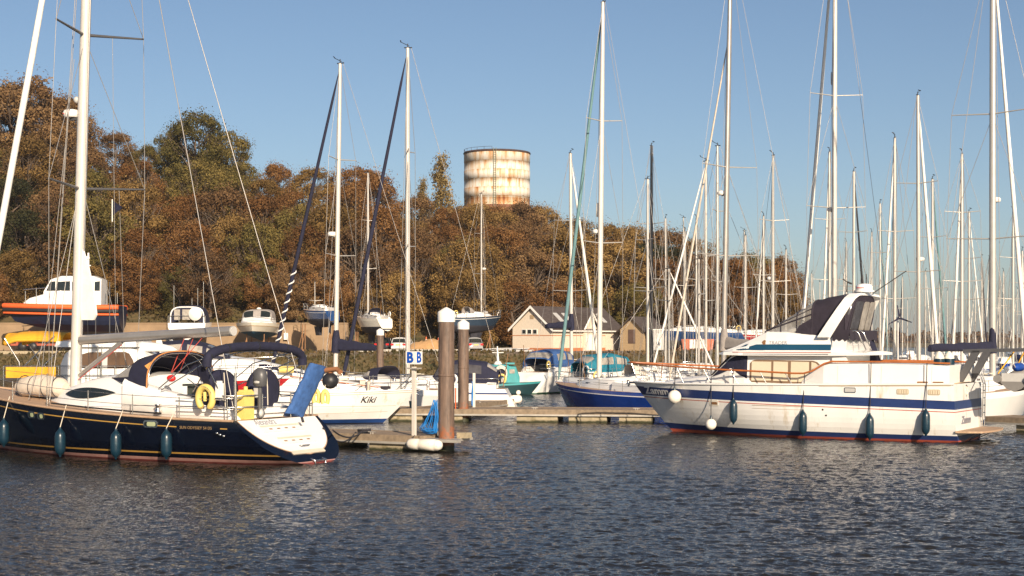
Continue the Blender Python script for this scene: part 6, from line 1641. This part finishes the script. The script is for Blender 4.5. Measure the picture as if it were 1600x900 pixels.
# --- motor yacht with red hull behind the navy yacht's wheels
def red_cruiser():
    d = 78.0; x0 = P(232, d)[0]; x1 = P(512, d)[0]; L = x1 - x0
    t = thing("red_motor_yacht", "red-hulled white motor yacht with navy canopy behind the navy yacht's steering wheels", "motor yacht", (x0, d, 0), 0)
    zs = lambda q: 2.0 + .38 * q; zk = lambda q: -.5 + .4 * q ** 3
    h = Hull(L, 4.2, zs, zk, stern=.95, tmax=.4, p=3.2, rake=1.3, srake=.1, e=3.0, flare=.25)
    h.mesh(h.dense([('s', 0, 1), ('s', -.12, 0), ('w', .9, 0), ('w', .15, 1), ('w', 0, 2), ('k', 1, 2)], 2), 24).build("hull", [REDH, GEL, ANTID], t)
    h.deck(camber=.05).build("deck", GEL, t)
    H = House([(L - .7, .3, .2, 2.25, 2.35), (L - 2.0, 1.0, .7, 2.1, 2.65), (L - 3.6, 1.4, 1.0, 2.0, 3.02), (L - 5.2, 1.5, 1.15, 1.95, 3.22), (1.2, 1.55, 1.3, 1.8, 3.25)], rnd=.15, camber=.1); H.mesh(smooth=True).build("superstructure", GEL, t)
    H.patch([(L - 5.6, 2.25), (L - 5.4, 2.55), (L - 4.8, 2.72), (L - 4.0, 2.70), (L - 3.3, 2.5), (L - 2.9, 2.30)], .02, sd=-1).build("side_window", GREY, t)
    H.patch([(L - 3.2, 2.86), (L - 2.9, 2.86), (L - 1.1, 2.42), (L - 1.0, 2.3), (L - 1.6, 2.28), (L - 3.2, 2.46)], .02, sd=-1).build("dark_cover", NAVY, t)
    T = Tent([(L - 4.6, 1.15, 3.15, 3.2), (L - 5.8, 1.25, 3.15, 3.85), (L - 6.8, 1.3, 3.1, 4.05), (L - 8.1, 1.3, 3.0, 3.95)], e=4); s_ = T.mesh(10, 20).build("canopy", NAVY, t)
    for a, b in ((.08, .3), (.36, .6), (.68, .92)): T.win(a, b, .80, .96, .015).build("canopy_window", VINYL, s_)
    T.win(.02, .3, .3, .7, .015).build("windscreen", CLEAR, s_)
    a = MB(); a.rings([[(x + w_, y, z), (x - w_, y, z), (x - w_, y * .93, z - .05), (x + w_, y * .93, z - .05)] for x, y, z, w_ in ((L - 7.6, -1.5, 3.1, .16), (L - 7.9, -1.42, 3.9, .14), (L - 8.0, -1.1, 4.15, .12), (L - 8.0, 1.1, 4.15, .12), (L - 7.9, 1.42, 3.9, .14), (L - 7.6, 1.5, 3.1, .16))], smooth=False); a.build("radar_arch", GEL, t)
    q = MB()
    for k in range(9):
        x = 1.5 + k * (L - 2.5) / 8; y = -max(.1, h.Y(x / L, 2.0) - .08); z = zs(x / L)
        q.tube([(x, y, z), (x + .1, y, z + .95)], .02, 5)
    for dz in (.5, .95): q.tube([(1.5 + k * (L - 2.5) / 8 + .1, -max(.1, h.Y((1.5 + k * (L - 2.5) / 8) / L, 2.0) - .08), zs((1.5 + k * (L - 2.5) / 8) / L) + dz) for k in range(9)], .02, 5)
    q.build("guard_rail", STEEL, t)
    q = MB(); q.tube([(L - 2.2, -1.2, 2.62), (L - 1.5, -1.1, 2.6)], .17, 8); q.build("yellow_roll", YELP, t)
red_cruiser()
# --- white trawler-style cruiser with yellow canvas
def trawler():
    d = 72.0; X = lambda px: P(px, d)[0]; x0 = X(-20); L = X(300) - x0
    t = thing("cabin_cruiser", "white cabin cruiser with yellow bimini and dodgers behind the navy yacht's mast", "cabin cruiser", (x0, d, 0), 0)
    zs = lambda q: 1.75 + .35 * q ** 2; zk = lambda q: -.5 + .4 * q ** 3
    h = Hull(L, 3.6, zs, zk, stern=.92, tmax=.4, p=2.3, rake=1.2, srake=.1, e=3.0)
    h.mesh(h.dense([('s', 0, 0), ('w', .9, 0), ('w', .15, 1), ('w', 0, 1), ('k', 1, 1)], 2), 22).build("hull", [GEL, ANTID], t)
    h.deck(camber=.05).build("deck", GEL, t)
    lx = lambda px: X(px) - x0; z = lambda py: zat(py, d)
    H = House([(lx(108), 1.55, 1.35, 1.8, z(566)), (lx(114), 1.55, 1.35, 1.8, z(552)), (lx(128), 1.6, 1.42, 1.8, z(541)), (lx(215), 1.6, 1.42, 1.8, z(541)), (lx(250), 1.5, 1.3, 1.85, z(560)), (lx(290), 1.1, .8, 2.0, z(585))], rnd=.12, camber=.08); H.mesh().build("deckhouse", GEL, t)
    win = [(lx(131), z(568)), (lx(134), z(560)), (lx(142), z(553)), (lx(152), z(550)), (lx(208), z(549.5)), (lx(214), z(552)), (lx(220), z(562)), (lx(222), z(570)), (lx(218), z(575)), (lx(160), z(575)), (lx(142), z(574)), (lx(134), z(571))]
    f = H.patch(win, .015, sd=-1).build("saloon_window", BRNW, t)
    q = MB(); q.add([H.side(lx(173), z(549), .03, -1), H.side(lx(181), z(549), .03, -1), H.side(lx(181), z(576), .03, -1), H.side(lx(173), z(576), .03, -1)], [(0, 1, 2, 3)]); q.build("window_post", LGREY, f)
    q = MB(); 
    for px in (168, 174): q.tube([(lx(px), -1.70, z(600)), (lx(px), -1.66, z(540))], .02, 5)
    q.build("door_rail", STEEL, t)
    S_ = House([(lx(100), 1.5, 1.4, z(541), z(536)), (lx(103), 1.6, 1.5, z(542), z(533)), (lx(225), 1.6, 1.5, z(542), z(531))], rnd=.05); S_.mesh().build("roof_overhang", GEL, t)
    # bimini: yellow canvas on hoops over the after deck
    T = Tent([(lx(22), 1.5, z(552), z(523)), (lx(40), 1.55, z(545), z(518)), (lx(70), 1.55, z(545), z(517)), (lx(112), 1.5, z(545), z(520))], e=3.2)
    g = [[T.S(i / 14 * .999, .10 + .8 * j / 14) for j in range(15)] for i in range(15)]
    s_ = MB().sheet(g).build("bimini", YEL, t)
    q = MB(); q.tube([T.S(i / 14 * .999, .88, -.05) for i in range(15)], .09, 6); q.tube([T.S(i / 14 * .999, .12, -.05) for i in range(15)], .09, 6); q.tube([T.S(0, .1 + .8 * j / 14) for j in range(15)], .10, 6); q.build("rolled_edge", YEL, s_)
    q = MB()
    for y in (-1.5, 1.5): q.tube([(lx(23), y, z(528)), (lx(46), y, z(565)), (lx(50), y, 1.9)], .035, 5); q.tube([(lx(100), y, z(525)), (lx(50), y, z(575))], .03, 5)
    q.build("bimini_frame", STEEL, s_)
    q = MB(); q.bbox(lx(28), lx(104), -1.72, -1.70, z(589), z(572.5)); q.build("yellow_dodger", YEL, t)
    q = MB()
    for px in (24, 46, 66, 88, 108, 128, 150, 172, 194, 214): q.tube([(lx(px), -1.68, 1.8), (lx(px), -1.68, z(571))], .025, 5)
    for py in (571, 585): q.tube([(lx(24), -1.68, z(py)), (lx(235), -1.68, z(py))], .022, 5)
    q.build("guard_rail", STEEL, t)
    q = MB(); q.tube([(lx(167), .5, z(541)), (lx(167), .5, z(440))], .025, 5); q.tube([(lx(145), .5, z(541)), (lx(145), .5, z(470))], .02, 5); q.build("whip_aerials", GREY, t)
    # upturned tender on the coachroof
    b = thing("rowing_dinghy", "upturned white dinghy on the roof of the cabin cruiser with yellow bimini", "dinghy", (X(165), d - .2, z(549.5)), 0)
    m = MB(); rs = []
    for k in range(13):
        f_ = k / 12; w_ = .62 * (1 - f_ ** 3.0) ** .8 * (.85 + .15 * math.sin(f_ * 3)); hh = .46 * (1 - f_ ** 3.5) ** .6 + .02
        rs.append([(f_ * 3.35, w_ * math.cos(a), hh * math.sin(a) ** .7 if math.sin(a) > 0 else 0) for a in [math.pi * i / 12 for i in range(13)]])
    m.rings(rs, closed=True); m.build("hull", GEL, b)
    m = MB()
    for yy in (-.66, .66): m.tube([(0, yy * .82, .03), (1.2, yy, .03), (2.4, yy * .8, .05), (3.3, 0, .05)], .035, 5)
    m.build("gunwale", LGREY, b)
trawler()
# --- turquoise boat and small fittings
def teal_boat():
    d = 118.0; X = lambda px: P(px, d)[0]; x0 = X(742); L = 4.9
    t = thing("fishing_boat", "small turquoise boat with navy cover and white hose reel, left of the white motor-sailer", "fishing boat", (x0, d, 0), 0)
    zs = lambda q: .80 + .2 * q ** 2; zk = lambda q: -.3
    h = Hull(L, 1.9, zs, zk, stern=.9, tmax=.4, p=2.4, rake=.8, e=3)
    h.mesh([('s', 0, 0), ('s', -.15, 1), ('w', .1, 1), ('k', 1, 1)], 16).build("hull", [TURQ, mat("dark_teal_hull", (.015, .05, .06), .5)], t); h.deck().build("deck", GREY, t)
    lx = lambda px: X(px) - x0; z = lambda py: zat(py, d)
    H = House([(lx(754), .8, .78, .9, z(571)), (lx(793), .8, .78, .9, z(570)), (lx(796), .75, .7, .9, z(572))], rnd=.05); H.mesh().build("cuddy", TURQ, t)
    H.patch([(lx(756), z(588)), (lx(756), z(573)), (lx(792), z(572)), (lx(793), z(589))], .02, sd=-1).build("navy_cover", NAVY, t)
    H2 = House([(lx(794), .7, .7, .9, z(572)), (lx(806), .7, .7, .9, z(573)), (lx(812), .6, .55, .9, z(590))], rnd=.05); H2.mesh().build("wheelhouse", TURQ, t)
    H2.patch(rrect(lx(800), z(580), .4, .3, .06), .02, sd=-1).build("window", VINYL, t)
    q = MB(); q.bbox(lx(790), lx(804), -.8, .8, z(569), z(566.5)); q.build("roof", TURQ, t)
    q = MB()
    for k in range(4): q.tube([(lx(783) + .42 * math.cos(a), -.95 - .02 * k, z(583) + .5 * math.sin(a) + .06 * (k - 2)) for a in [2 * math.pi * i / 16 for i in range(17)]], .05, 5)
    q.build("hose_reel", mat("white_hose", (.65, .62, .55), .5), t)
    q = MB(); q.tube([(lx(778), 0, z(570)), (lx(777), 0, z(541))], [.12, .05], 6); q.tube([(lx(769), 0, z(551)), (lx(787), 0, z(551))], .035, 5); q.lathe([(.35, 0), (.2, .25)], (lx(778), 0, z(570)), n=10); q.build("signal_mast", WHITE, t)
teal_boat()
# wind generator (part of the yacht it stands on)
def windgen():
    t, h, hd = P_
    inv = Matrix.Rotation(-R(hd), 4, 'Z'); d = t.location.y + 1.5
    w_ = Vector(P(1403, t.location.y + .6)); o = inv @ (w_ - Vector((t.location.x, t.location.y, 0)))
    zt = zat(497, w_.y)
    q = MB(); q.tube([(o.x, o.y, 1.2), (o.x, o.y, zt)], .04, 6); p = q.build("generator_pole", WHITE, t)
    q = MB(); q.tube([(o.x + .35, o.y, zt), (o.x - .1, o.y, zt), (o.x - .5, o.y, zt + .05)], [.06, .10, .02], 8); g = q.build("wind_generator", WHITE, p)
    c = inv @ Vector((0, -.45, 0)); c = Vector((o.x + c.x, o.y + c.y, zt)); ax = inv @ Vector((1, 0, 0))
    for a in (100, -150, -20):
        dx, dz = math.cos(R(a)), math.sin(R(a)); q = MB()
        e = c + ax * dx * .85 + Vector((0, 0, dz * .85)); n_ = ax * (-dz) * .07 + Vector((0, 0, dx * .07)); y_ = inv @ Vector((0, .02, 0))
        q.add([c - n_ + y_, c + n_ + y_, e + n_ * .4 + y_, e - n_ * .4 + y_, c - n_ - y_, c + n_ - y_, e + n_ * .4 - y_, e - n_ * .4 - y_], [(0, 1, 2, 3), (7, 6, 5, 4), (0, 4, 5, 1), (1, 5, 6, 2), (2, 6, 7, 3), (3, 7, 4, 0)])
        q.build("rotor_blade", NAVY, g)
windgen()
# ================================================================== BOATS ASHORE AND VEHICLES
YZ = 2.8
def workboat():
    d = 184.0; X = lambda px: P(px, d)[0]; z = lambda py: zat(py, d); x1 = X(6); L = X(192) - x1
    t = thing("workboat", "orange-collared dark blue workboat with white wheelhouse ashore at the left edge", "workboat", (X(192), d, 0), R(180))
    zd = z(477); zb = z(521)
    zs = lambda q: zd - .1 + .25 * q ** 2; zk = lambda q: zb + .2 + 1.2 * q ** 4
    h = Hull(L, 4.2, zs, zk, stern=.95, tmax=.4, p=2.3, rake=2.2, srake=0, e=2.2, flare=.3)
    h.zs1 = zs(1)
    h.xb = lambda zz: L - 2.6 * max(0, (zs(1) - zz) / (zs(1) - zb)) ** 1.3
    h.mesh(h.dense([('s', 0, 0), ('s', -.95, 0), ('s', -2.2, 0), ('k', 1, 0)], 3), 26).build("hull", [mat("workboat_blue", (.012, .018, .045), .4, var=.4)], t)
    h.deck().build("deck", GREY, t)
    for (dz, r, m, nm) in ((-.18, .30, ORNG, "fender_collar"), (-.62, .24, RUBB, "rubber_fender"), (-1.0, .13, ORNG, "lower_stripe")):
        q = MB()
        for sd in (1, -1): q.tube([tuple(a * b for a, b in zip(h.pt(k / 24, zs(k / 24), sd), (1, 1, 1)))[:2] + (zs(k / 24) + dz,) for k in range(25)], r, 8)
        q.build(nm, m, t)
    lx = lambda px: X(192) - X(px)
    H = House([(lx(163), 1.5, 1.35, zd, z(437)), (lx(150), 1.6, 1.4, zd, z(432)), (lx(100), 1.6, 1.4, zd, z(432)), (lx(84), 1.55, 1.35, zd, z(437)), (lx(74), 1.55, 1.5, zd, z(455))], rnd=.2); H.mesh().build("wheelhouse", GEL, t)
    for a, b, c_ in ((78, 92, 2), (94, 115, 0), (118, 128, 0), (146, 151, 0), (153, 161, 0)):
        H.patch([(lx(a), z(455)), (lx(a) if not c_ else lx(a + 6), z(441)), (lx(b), z(440)), (lx(b), z(455))], .02).build("wheelhouse_window", GLASS, t)
    F_ = House([(lx(84), 1.4, 1.3, zd, z(457)), (lx(50), 1.1, 1.0, zd, z(466)), (lx(40), .8, .7, zd, z(472))], rnd=.15); F_.mesh(smooth=True).build("forecabin", GEL, t)
    q = MB()
    for (a, b) in ((45, 463), (62, 459), (78, 457)): q.tube([(lx(a), 1.3, z(474)), (lx(a), 1.3, z(b - 8))], .05, 5)
    q.tube([(lx(42), 1.3, z(453)), (lx(80), 1.3, z(450))], .05, 5); q.tube([(lx(170), 1.4, z(475)), (lx(172), 1.4, z(448))], .05, 5); q.tube([(lx(188), 1.4, z(475)), (lx(188), 1.4, z(458))], .05, 5); q.build("deck_rail", STEEL, t)
    q = MB(); q.tube([(lx(138), 0, z(432)), (lx(138), 0, z(395))], .12, 6); q.tube([(lx(134), 0, z(415)), (lx(142), 0, z(415))], .08, 6); q.lathe([(.3, 0), (.35, .15), (.3, .3)], (lx(136), 0, z(405)), n=10); q.build("signal_mast", WHITE, t)
    c = thing("boat_trolley", "wheeled steel trolley under the orange-collared workboat", "boat trolley", (X(90), d, YZ), 0)
    q = MB(); q.bbox(-5, 5, -1.4, -1.2, .6, .85); q.bbox(-5, 5, 1.2, 1.4, .6, .85)
    for x in (-4.2, -2.8, 2.2, 4.2): q.bbox(x - .12, x + .12, -1.5, 1.5, .62, 2.3 if abs(x) < 3 else 1.6)
    q.build("frame", mat("trolley_red", (.35, .08, .04), .6), c)
    for x in (-3.6, -2.4, 2.6, 3.8):
        for y in (-1.55, 1.55): MB().lathe([(.1, -.16), (.48, -.14), (.5, 0), (.48, .14), (.1, .16)], (x, y, .5), n=16, axis='y').build("wheel", RUBB, c)
workboat()
def cruiser_bow(px, d, ytop, w_px, label):
    """motor cruiser ashore seen bow-on"""
    X0 = P(px, d)[0]; z = lambda py: zat(py, d); L = 8.5; B = w_px / F * d
    t = thing("motorboat", label, "motorboat", (X0, d + L * .6, 0), R(-90))
    zd = z(508); zb = z(532)
    zs = lambda q: zd - .0 + .3 * q; zk = lambda q: zb + .9 * q ** 3
    h = Hull(L, B, zs, zk, stern=.95, tmax=.5, p=2.6, rake=1.5, e=1.9, flare=.2); h.xb = lambda zz: L - 1.8 * max(0, (zs(1) - zz) / (zs(1) - zb)) ** 1.2
    h.mesh(h.dense([('s', 0, 0), ('s', -.35, 1), ('s', -.42, 0), ('k', .78 + 0, 0)], 1)[:0] + h.dense([('f', lambda q: zs(q), 0), ('f', lambda q: zs(q) - .35, 1), ('f', lambda q: zs(q) - .45, 0), ('f', lambda q: zs(q) - 1.0, 2), ('f', lambda q: zk(q), 2)], 1), 26).build("hull", [CREAM, mat("tan_strake", (.48, .36, .22), .5), ANTIB], t)
    h.deck().build("deck", GEL, t)
    H = House([(L * .72, B * .25, B * .2, zd, zd + .35), (L * .58, B * .40, B * .34, zd, zd + .6), (L * .5, B * .40, B * .36, zd, zd + 1.2), (L * .2, B * .40, B * .36, zd, zd + 1.3)], rnd=.15); H.mesh(smooth=True).build("superstructure", GEL, t)
    T = Tent([(L * .56, B * .36, zd + .55, zd + .62), (L * .49, B * .37, zd + .5, z(ytop) + .0), (L * .25, B * .38, zd + .5, z(ytop) + .1)], e=4); s_ = T.mesh(10, 20).build("canopy", GREYC, t)
    T.win(.04, .45, .22, .48).build("windscreen", GLASS, s_); T.win(.04, .45, .52, .78).build("windscreen", GLASS, s_)
    q = MB()
    for sd in (1, -1): q.tube([(L * .5, sd * B * .46, zd), (L * .5, sd * B * .46, zd + .6), (L * .85, sd * B * .25, zd + .8), (L * .97, 0, zd + .9)], .03, 5)
    q.build("bow_rail", STEEL, t)
    MB().lathe([(.25, 0), (.28, .1), (.15, .2)], (L * .35, 0, z(ytop) + .1), n=12).build("radar", WHITE, t)
    stands((X0 - 1.0, X0 + 1.0), (d - .5, d + 3), 2.0, "timber props under " + label.split(' ashore')[0])
cruiser_bow(400, 184, 484, 64, "cream motor cruiser with blue underbody ashore, bow towards the camera")
def stern_boat():
    d = 185.0; X = lambda px: P(px, d)[0]; z = lambda py: zat(py, d); B = X(327) - X(267); L = 8
    t = thing("motorboat", "white motorboat ashore stern-on with navy cockpit tent and a round white dish", "motorboat", (X(297), d - 2, 0), R(90))
    zs = lambda q: z(505) + .2 * q; zk = lambda q: z(532)
    h = Hull(L, B, zs, zk, stern=.97, tmax=.3, p=2.5, rake=1.2, e=2.4)
    h.mesh([('s', 0, 0), ('s', -.5, 0), ('s', -1.1, 1), ('k', 1, 1)], 18).build("hull", [GEL, ANTIB], t); h.deck().build("deck", GEL, t)
    T = Tent([(.3, B * .42, zs(0), z(481)), (1.5, B * .43, zs(0), z(477)), (3.5, B * .42, zs(0), z(477)), (4.5, B * .40, zs(0), z(490))], e=4); s_ = T.mesh(10, 22).build("cockpit_tent", NAVY, t)
    q = MB(); q.add([(.28, 0, z(495))] + [T.S(0, k / 20, -.02) for k in range(21)], [(0, i + 1, i + 2) for i in range(20)]); q.build("rear_curtain", NAVY, s_)
    q = MB(); q.tube([T.S(0, k / 20, .05) for k in range(21)], .09, 6); q.build("hoop", GEL, s_)
    for (a, b) in ((-.33, -.18), (-.12, .08)):
        MB().bbox(.22, .25, -B * b, -B * a, z(500), z(484)).build("curtain_window", VINYL, s_)
    MB().lathe([(.02, 0), (.75, .04), (.78, .10), (.6, .2), (.02, .24)], n=20, axis='x').build("satellite_dish", WHITE, t, loc=(-.1, -B * .22, z(491)))
    q = MB()
    for y in (-.48, -.2, .2, .48): q.tube([(.1, B * y, zs(0)), (.1, B * y, z(494))], .04, 5)
    q.tube([(.1, -B * .48, z(494)), (.1, B * .48, z(494))], .04, 5)
    for (y, py) in ((-.42, 446), (.05, 466), (.35, 440), (.20, 450)): q.tube([(2, B * -y, z(485)), (2, B * -y, z(py))], .05, 4)
    q.build("rail_and_aerials", STEEL, t)
stern_boat()
yb = lambda py, d: zat(py, d)
def ashore(label, px, d, ytop, hd, L, hull, boot, zsheer_py, **k):
    z0 = zat(zsheer_py, d) - 1.2
    r = yacht(label, px, d, ytop, 0, L=L, hd=hd, hull=hull, boot=boot, z0=z0, group="yachts ashore on props", keel=True, bootz=.25, fb=1.25, **k)
    t = r[0]; cx, cy = t.location.x + L * .5 * math.cos(R(hd)), t.location.y + L * .5 * math.sin(R(hd))
    stands((cx - 1.6, cx + 1.6), (cy - 1.2, cy + 1.2), z0 - YZ - .3, "timber props under the " + label.split(' ashore')[0].split(' with')[0])
    return r
BLUE2 = mat("steel_blue_hull", (.018, .055, .16), .2)
ashore("blue yacht ashore with white stripe and stern arch, left of the navy-furled mast", 492, 184, 440, 122, 7.6, BLUE2, ANTID, 486, mr=.05, band=GEL, wires=False, spr=(470,))
ashore("cream yacht ashore whose slim mast rises between the two navy furled sails", 575, 184, 270, 118, 8.0, CREAM, ANTID, 498, mr=.12, spr=(345, 420), hood=NAVY, mastm=ALU)
ashore("dark slate-blue yacht ashore right of the thick pile, below the water tower", 752, 186, 303, 42, 8.0, mat("slate_hull", (.03, .05, .08), .25), ANTID, 496, mr=.11, spr=(365, 428), tent=None, hood=GREYC, radar=420, band=GEL)
ashore("long blue yacht ashore right of the small brown hut", 1068, 184, 340, 170, 11.0, BLUE2, ANTID, 519, mr=.10, band=BLUE2)
ashore("red yacht ashore above the motor cruiser's bow, right of the long blue one", 1163, 186, 360, 175, 10.0, REDH, ANTID, 524, mr=.10, band=GEL)
ashore("white yacht ashore between the blue one and the red one", 1122, 192, 375, 20, 9.5, GEL, ANTIB, 520, mr=.10)
# cars
def car(px, d, label, body, rz, L=4.5, estate=True, name="parked_car"):
    x, y, _ = P(px, d); t = thing(name, label, "car", (x, y, YZ), rz, "cars parked in the yard")
    # length along local x (rear at 0), half-section loft
    st = [(0.0, .78, .45, .30, .62), (0.05, .84, .80, .26, .92), (.35, .88, .84, .2, .98), (1.2, .89, .85, .18, 1.0), (3.2, .89, .83, .18, .98), (4.1, .86, .75, .2, .86), (4.4, .75, .6, .28, .7)]
    b = House(st, rnd=.08, camber=.03); b.mesh(smooth=True).build("body", body, t)
    top = House([(.12 if estate else .5, .80, .70, .92, 1.0), (.42 if estate else .9, .82, .66, .93, 1.43), (2.1, .82, .66, .95, 1.48), (2.6, .82, .66, .95, 1.42), (3.35, .80, .70, .94, .99)], rnd=.1, camber=.03); top.mesh(smooth=True).build("cabin", GLASS, t)
    r_ = House([(.40 if estate else .9, .68, .62, 1.40, 1.47), (2.1, .68, .62, 1.42, 1.52), (2.55, .66, .6, 1.38, 1.46)], rnd=.03); r_.mesh(smooth=True).build("roof", body, t)
    q = MB()
    for sd in (1, -1):
        for (a, b_) in (((.2, .80, .95), (.42, .69, 1.44)), ((1.3, .84, .95), (1.35, .70, 1.47)), ((2.2, .84, .95), (2.2, .70, 1.48)), ((3.3, .80, .96), (2.55, .69, 1.44))): MB().tube([(a[0], sd * a[1], a[2]), (b_[0], sd * b_[1], b_[2])], .04, 4).build("pillar", body, t)
    for sd in (1, -1):
        MB().bbox(-.03, .12, sd * .52, sd * .84, .66, .86).build("tail_light", REDP, t)
        for xx in (.8, 3.5):
            MB().lathe([(.1, -.1), (.32, -.1), (.33, 0), (.32, .1), (.1, .1)], (xx, sd * .8, .32), n=18, axis='y').build("wheel", RUBB, t)
    MB().bbox(-.035, .02, -.27, .27, .66, .78).build("number_plate", YELP, t)
    MB().bbox(-.02, .1, -.8, .8, .32, .5).build("bumper", body, t)
    MB().bbox(.10, .14, -.62, .62, 1.02, 1.33).build("rear_window", GLASS, t)
SILV = mat("silver_paint", (.50, .49, .48), .25, .5); WHC = mat("white_car_paint", (.72, .70, .67), .2); DKC = mat("dark_car_paint", (.03, .03, .035), .2)
car(622, 178, "white car seen from behind, left of the sand heap", WHC, R(78), estate=True)
car(744, 178, "silver estate car seen from behind, right of the thinner pile", SILV, R(112), estate=True)
car(596, 181, "dark car half hidden beside the white one", DKC, R(80), estate=False)
# clutter on the yard edge: flat dark trailer and a container
t = thing("storage_box", "white box cabinet on the tan retaining wall left of the blue yacht ashore", "cabinet", P(447, 192, 4.5), 0)
MB().box((0, 0, 0), (.5, .4, .8)).build("cabinet", WHITE, t)
t = thing("rubble_pile", "heap of grey pipes and boards left of the pale boat shed", "scrap heap", P(785, 175, 2.75), 0)
q = MB(); rg2 = random.Random(2)
for k in range(26): a = rg2.uniform(-.25, .25); xx = rg2.uniform(-2.5, 1.2); q.tube([(xx, rg2.uniform(-.8, .8), .05 + .03 * k * .4), (xx + 2.2, rg2.uniform(-.8, .8) + a, .1 + .03 * k * .4)], .06, 5)
q.build("pipes", LGREY, t)
t = thing("site_hut", "small white portable cabin right of the brown brick hut", "cabin", P(1030, 184, YZ), R(-10))
MB().box((0, 0, 1.25), (1.2, 1.4, 2.3)).build("body", LGREY, t); MB().box((0, 0, 2.45), (1.3, 1.5, .12)).build("roof", WHITE, t); MB().bbox(-.3, .3, -.73, -.70, .3, 2.0).build("door", WHITE, t)
t = thing("beige_store", "low beige store behind the long blue yacht ashore", "building", P(1048, 195, YZ), 0)
MB().bbox(-.5, 5, 0, 4, 0, 2.4).build("wall", BRK, t); MB().bbox(-.7, 5.2, -.2, 4.2, 2.4, 2.55).build("roof", SLATE, t); MB().bbox(.5, 1.4, -.04, .02, 0, 2).build("door", BRONZE, t)
t = thing("skip", "orange skip in front of the long blue yacht ashore", "skip", P(1090, 178, YZ), R(-5))
MB().box((0, 0, .7), (3.2, 1.6, 1.3), taper=1.12).build("body", mat("skip_orange", (.62, .16, .07), .6, var=.2), t); MB().bbox(-.9, .9, -.98, -.94, .3, 1.3).build("panel", WHITE, t)
# ================================================================== HAZE
hz = MB(); hz.bbox(-4100, 4100, -500, 4100, -2.4, 62)
hm = bpy.data.materials.new("haze"); hm.use_nodes = True
hn = hm.node_tree.nodes; hn.clear()
pv = hn.new("ShaderNodeVolumePrincipled"); pv.inputs["Color"].default_value = (0.92, 0.93, 0.96, 1); pv.inputs["Density"].default_value = 0.00014; pv.inputs["Anisotropy"].default_value = 0.2
ho = hn.new("ShaderNodeOutputMaterial"); hm.node_tree.links.new(pv.outputs[0], ho.inputs["Volume"])
tag(hz.build("haze", hm), kind="stuff", label="thin autumn haze over the estuary")
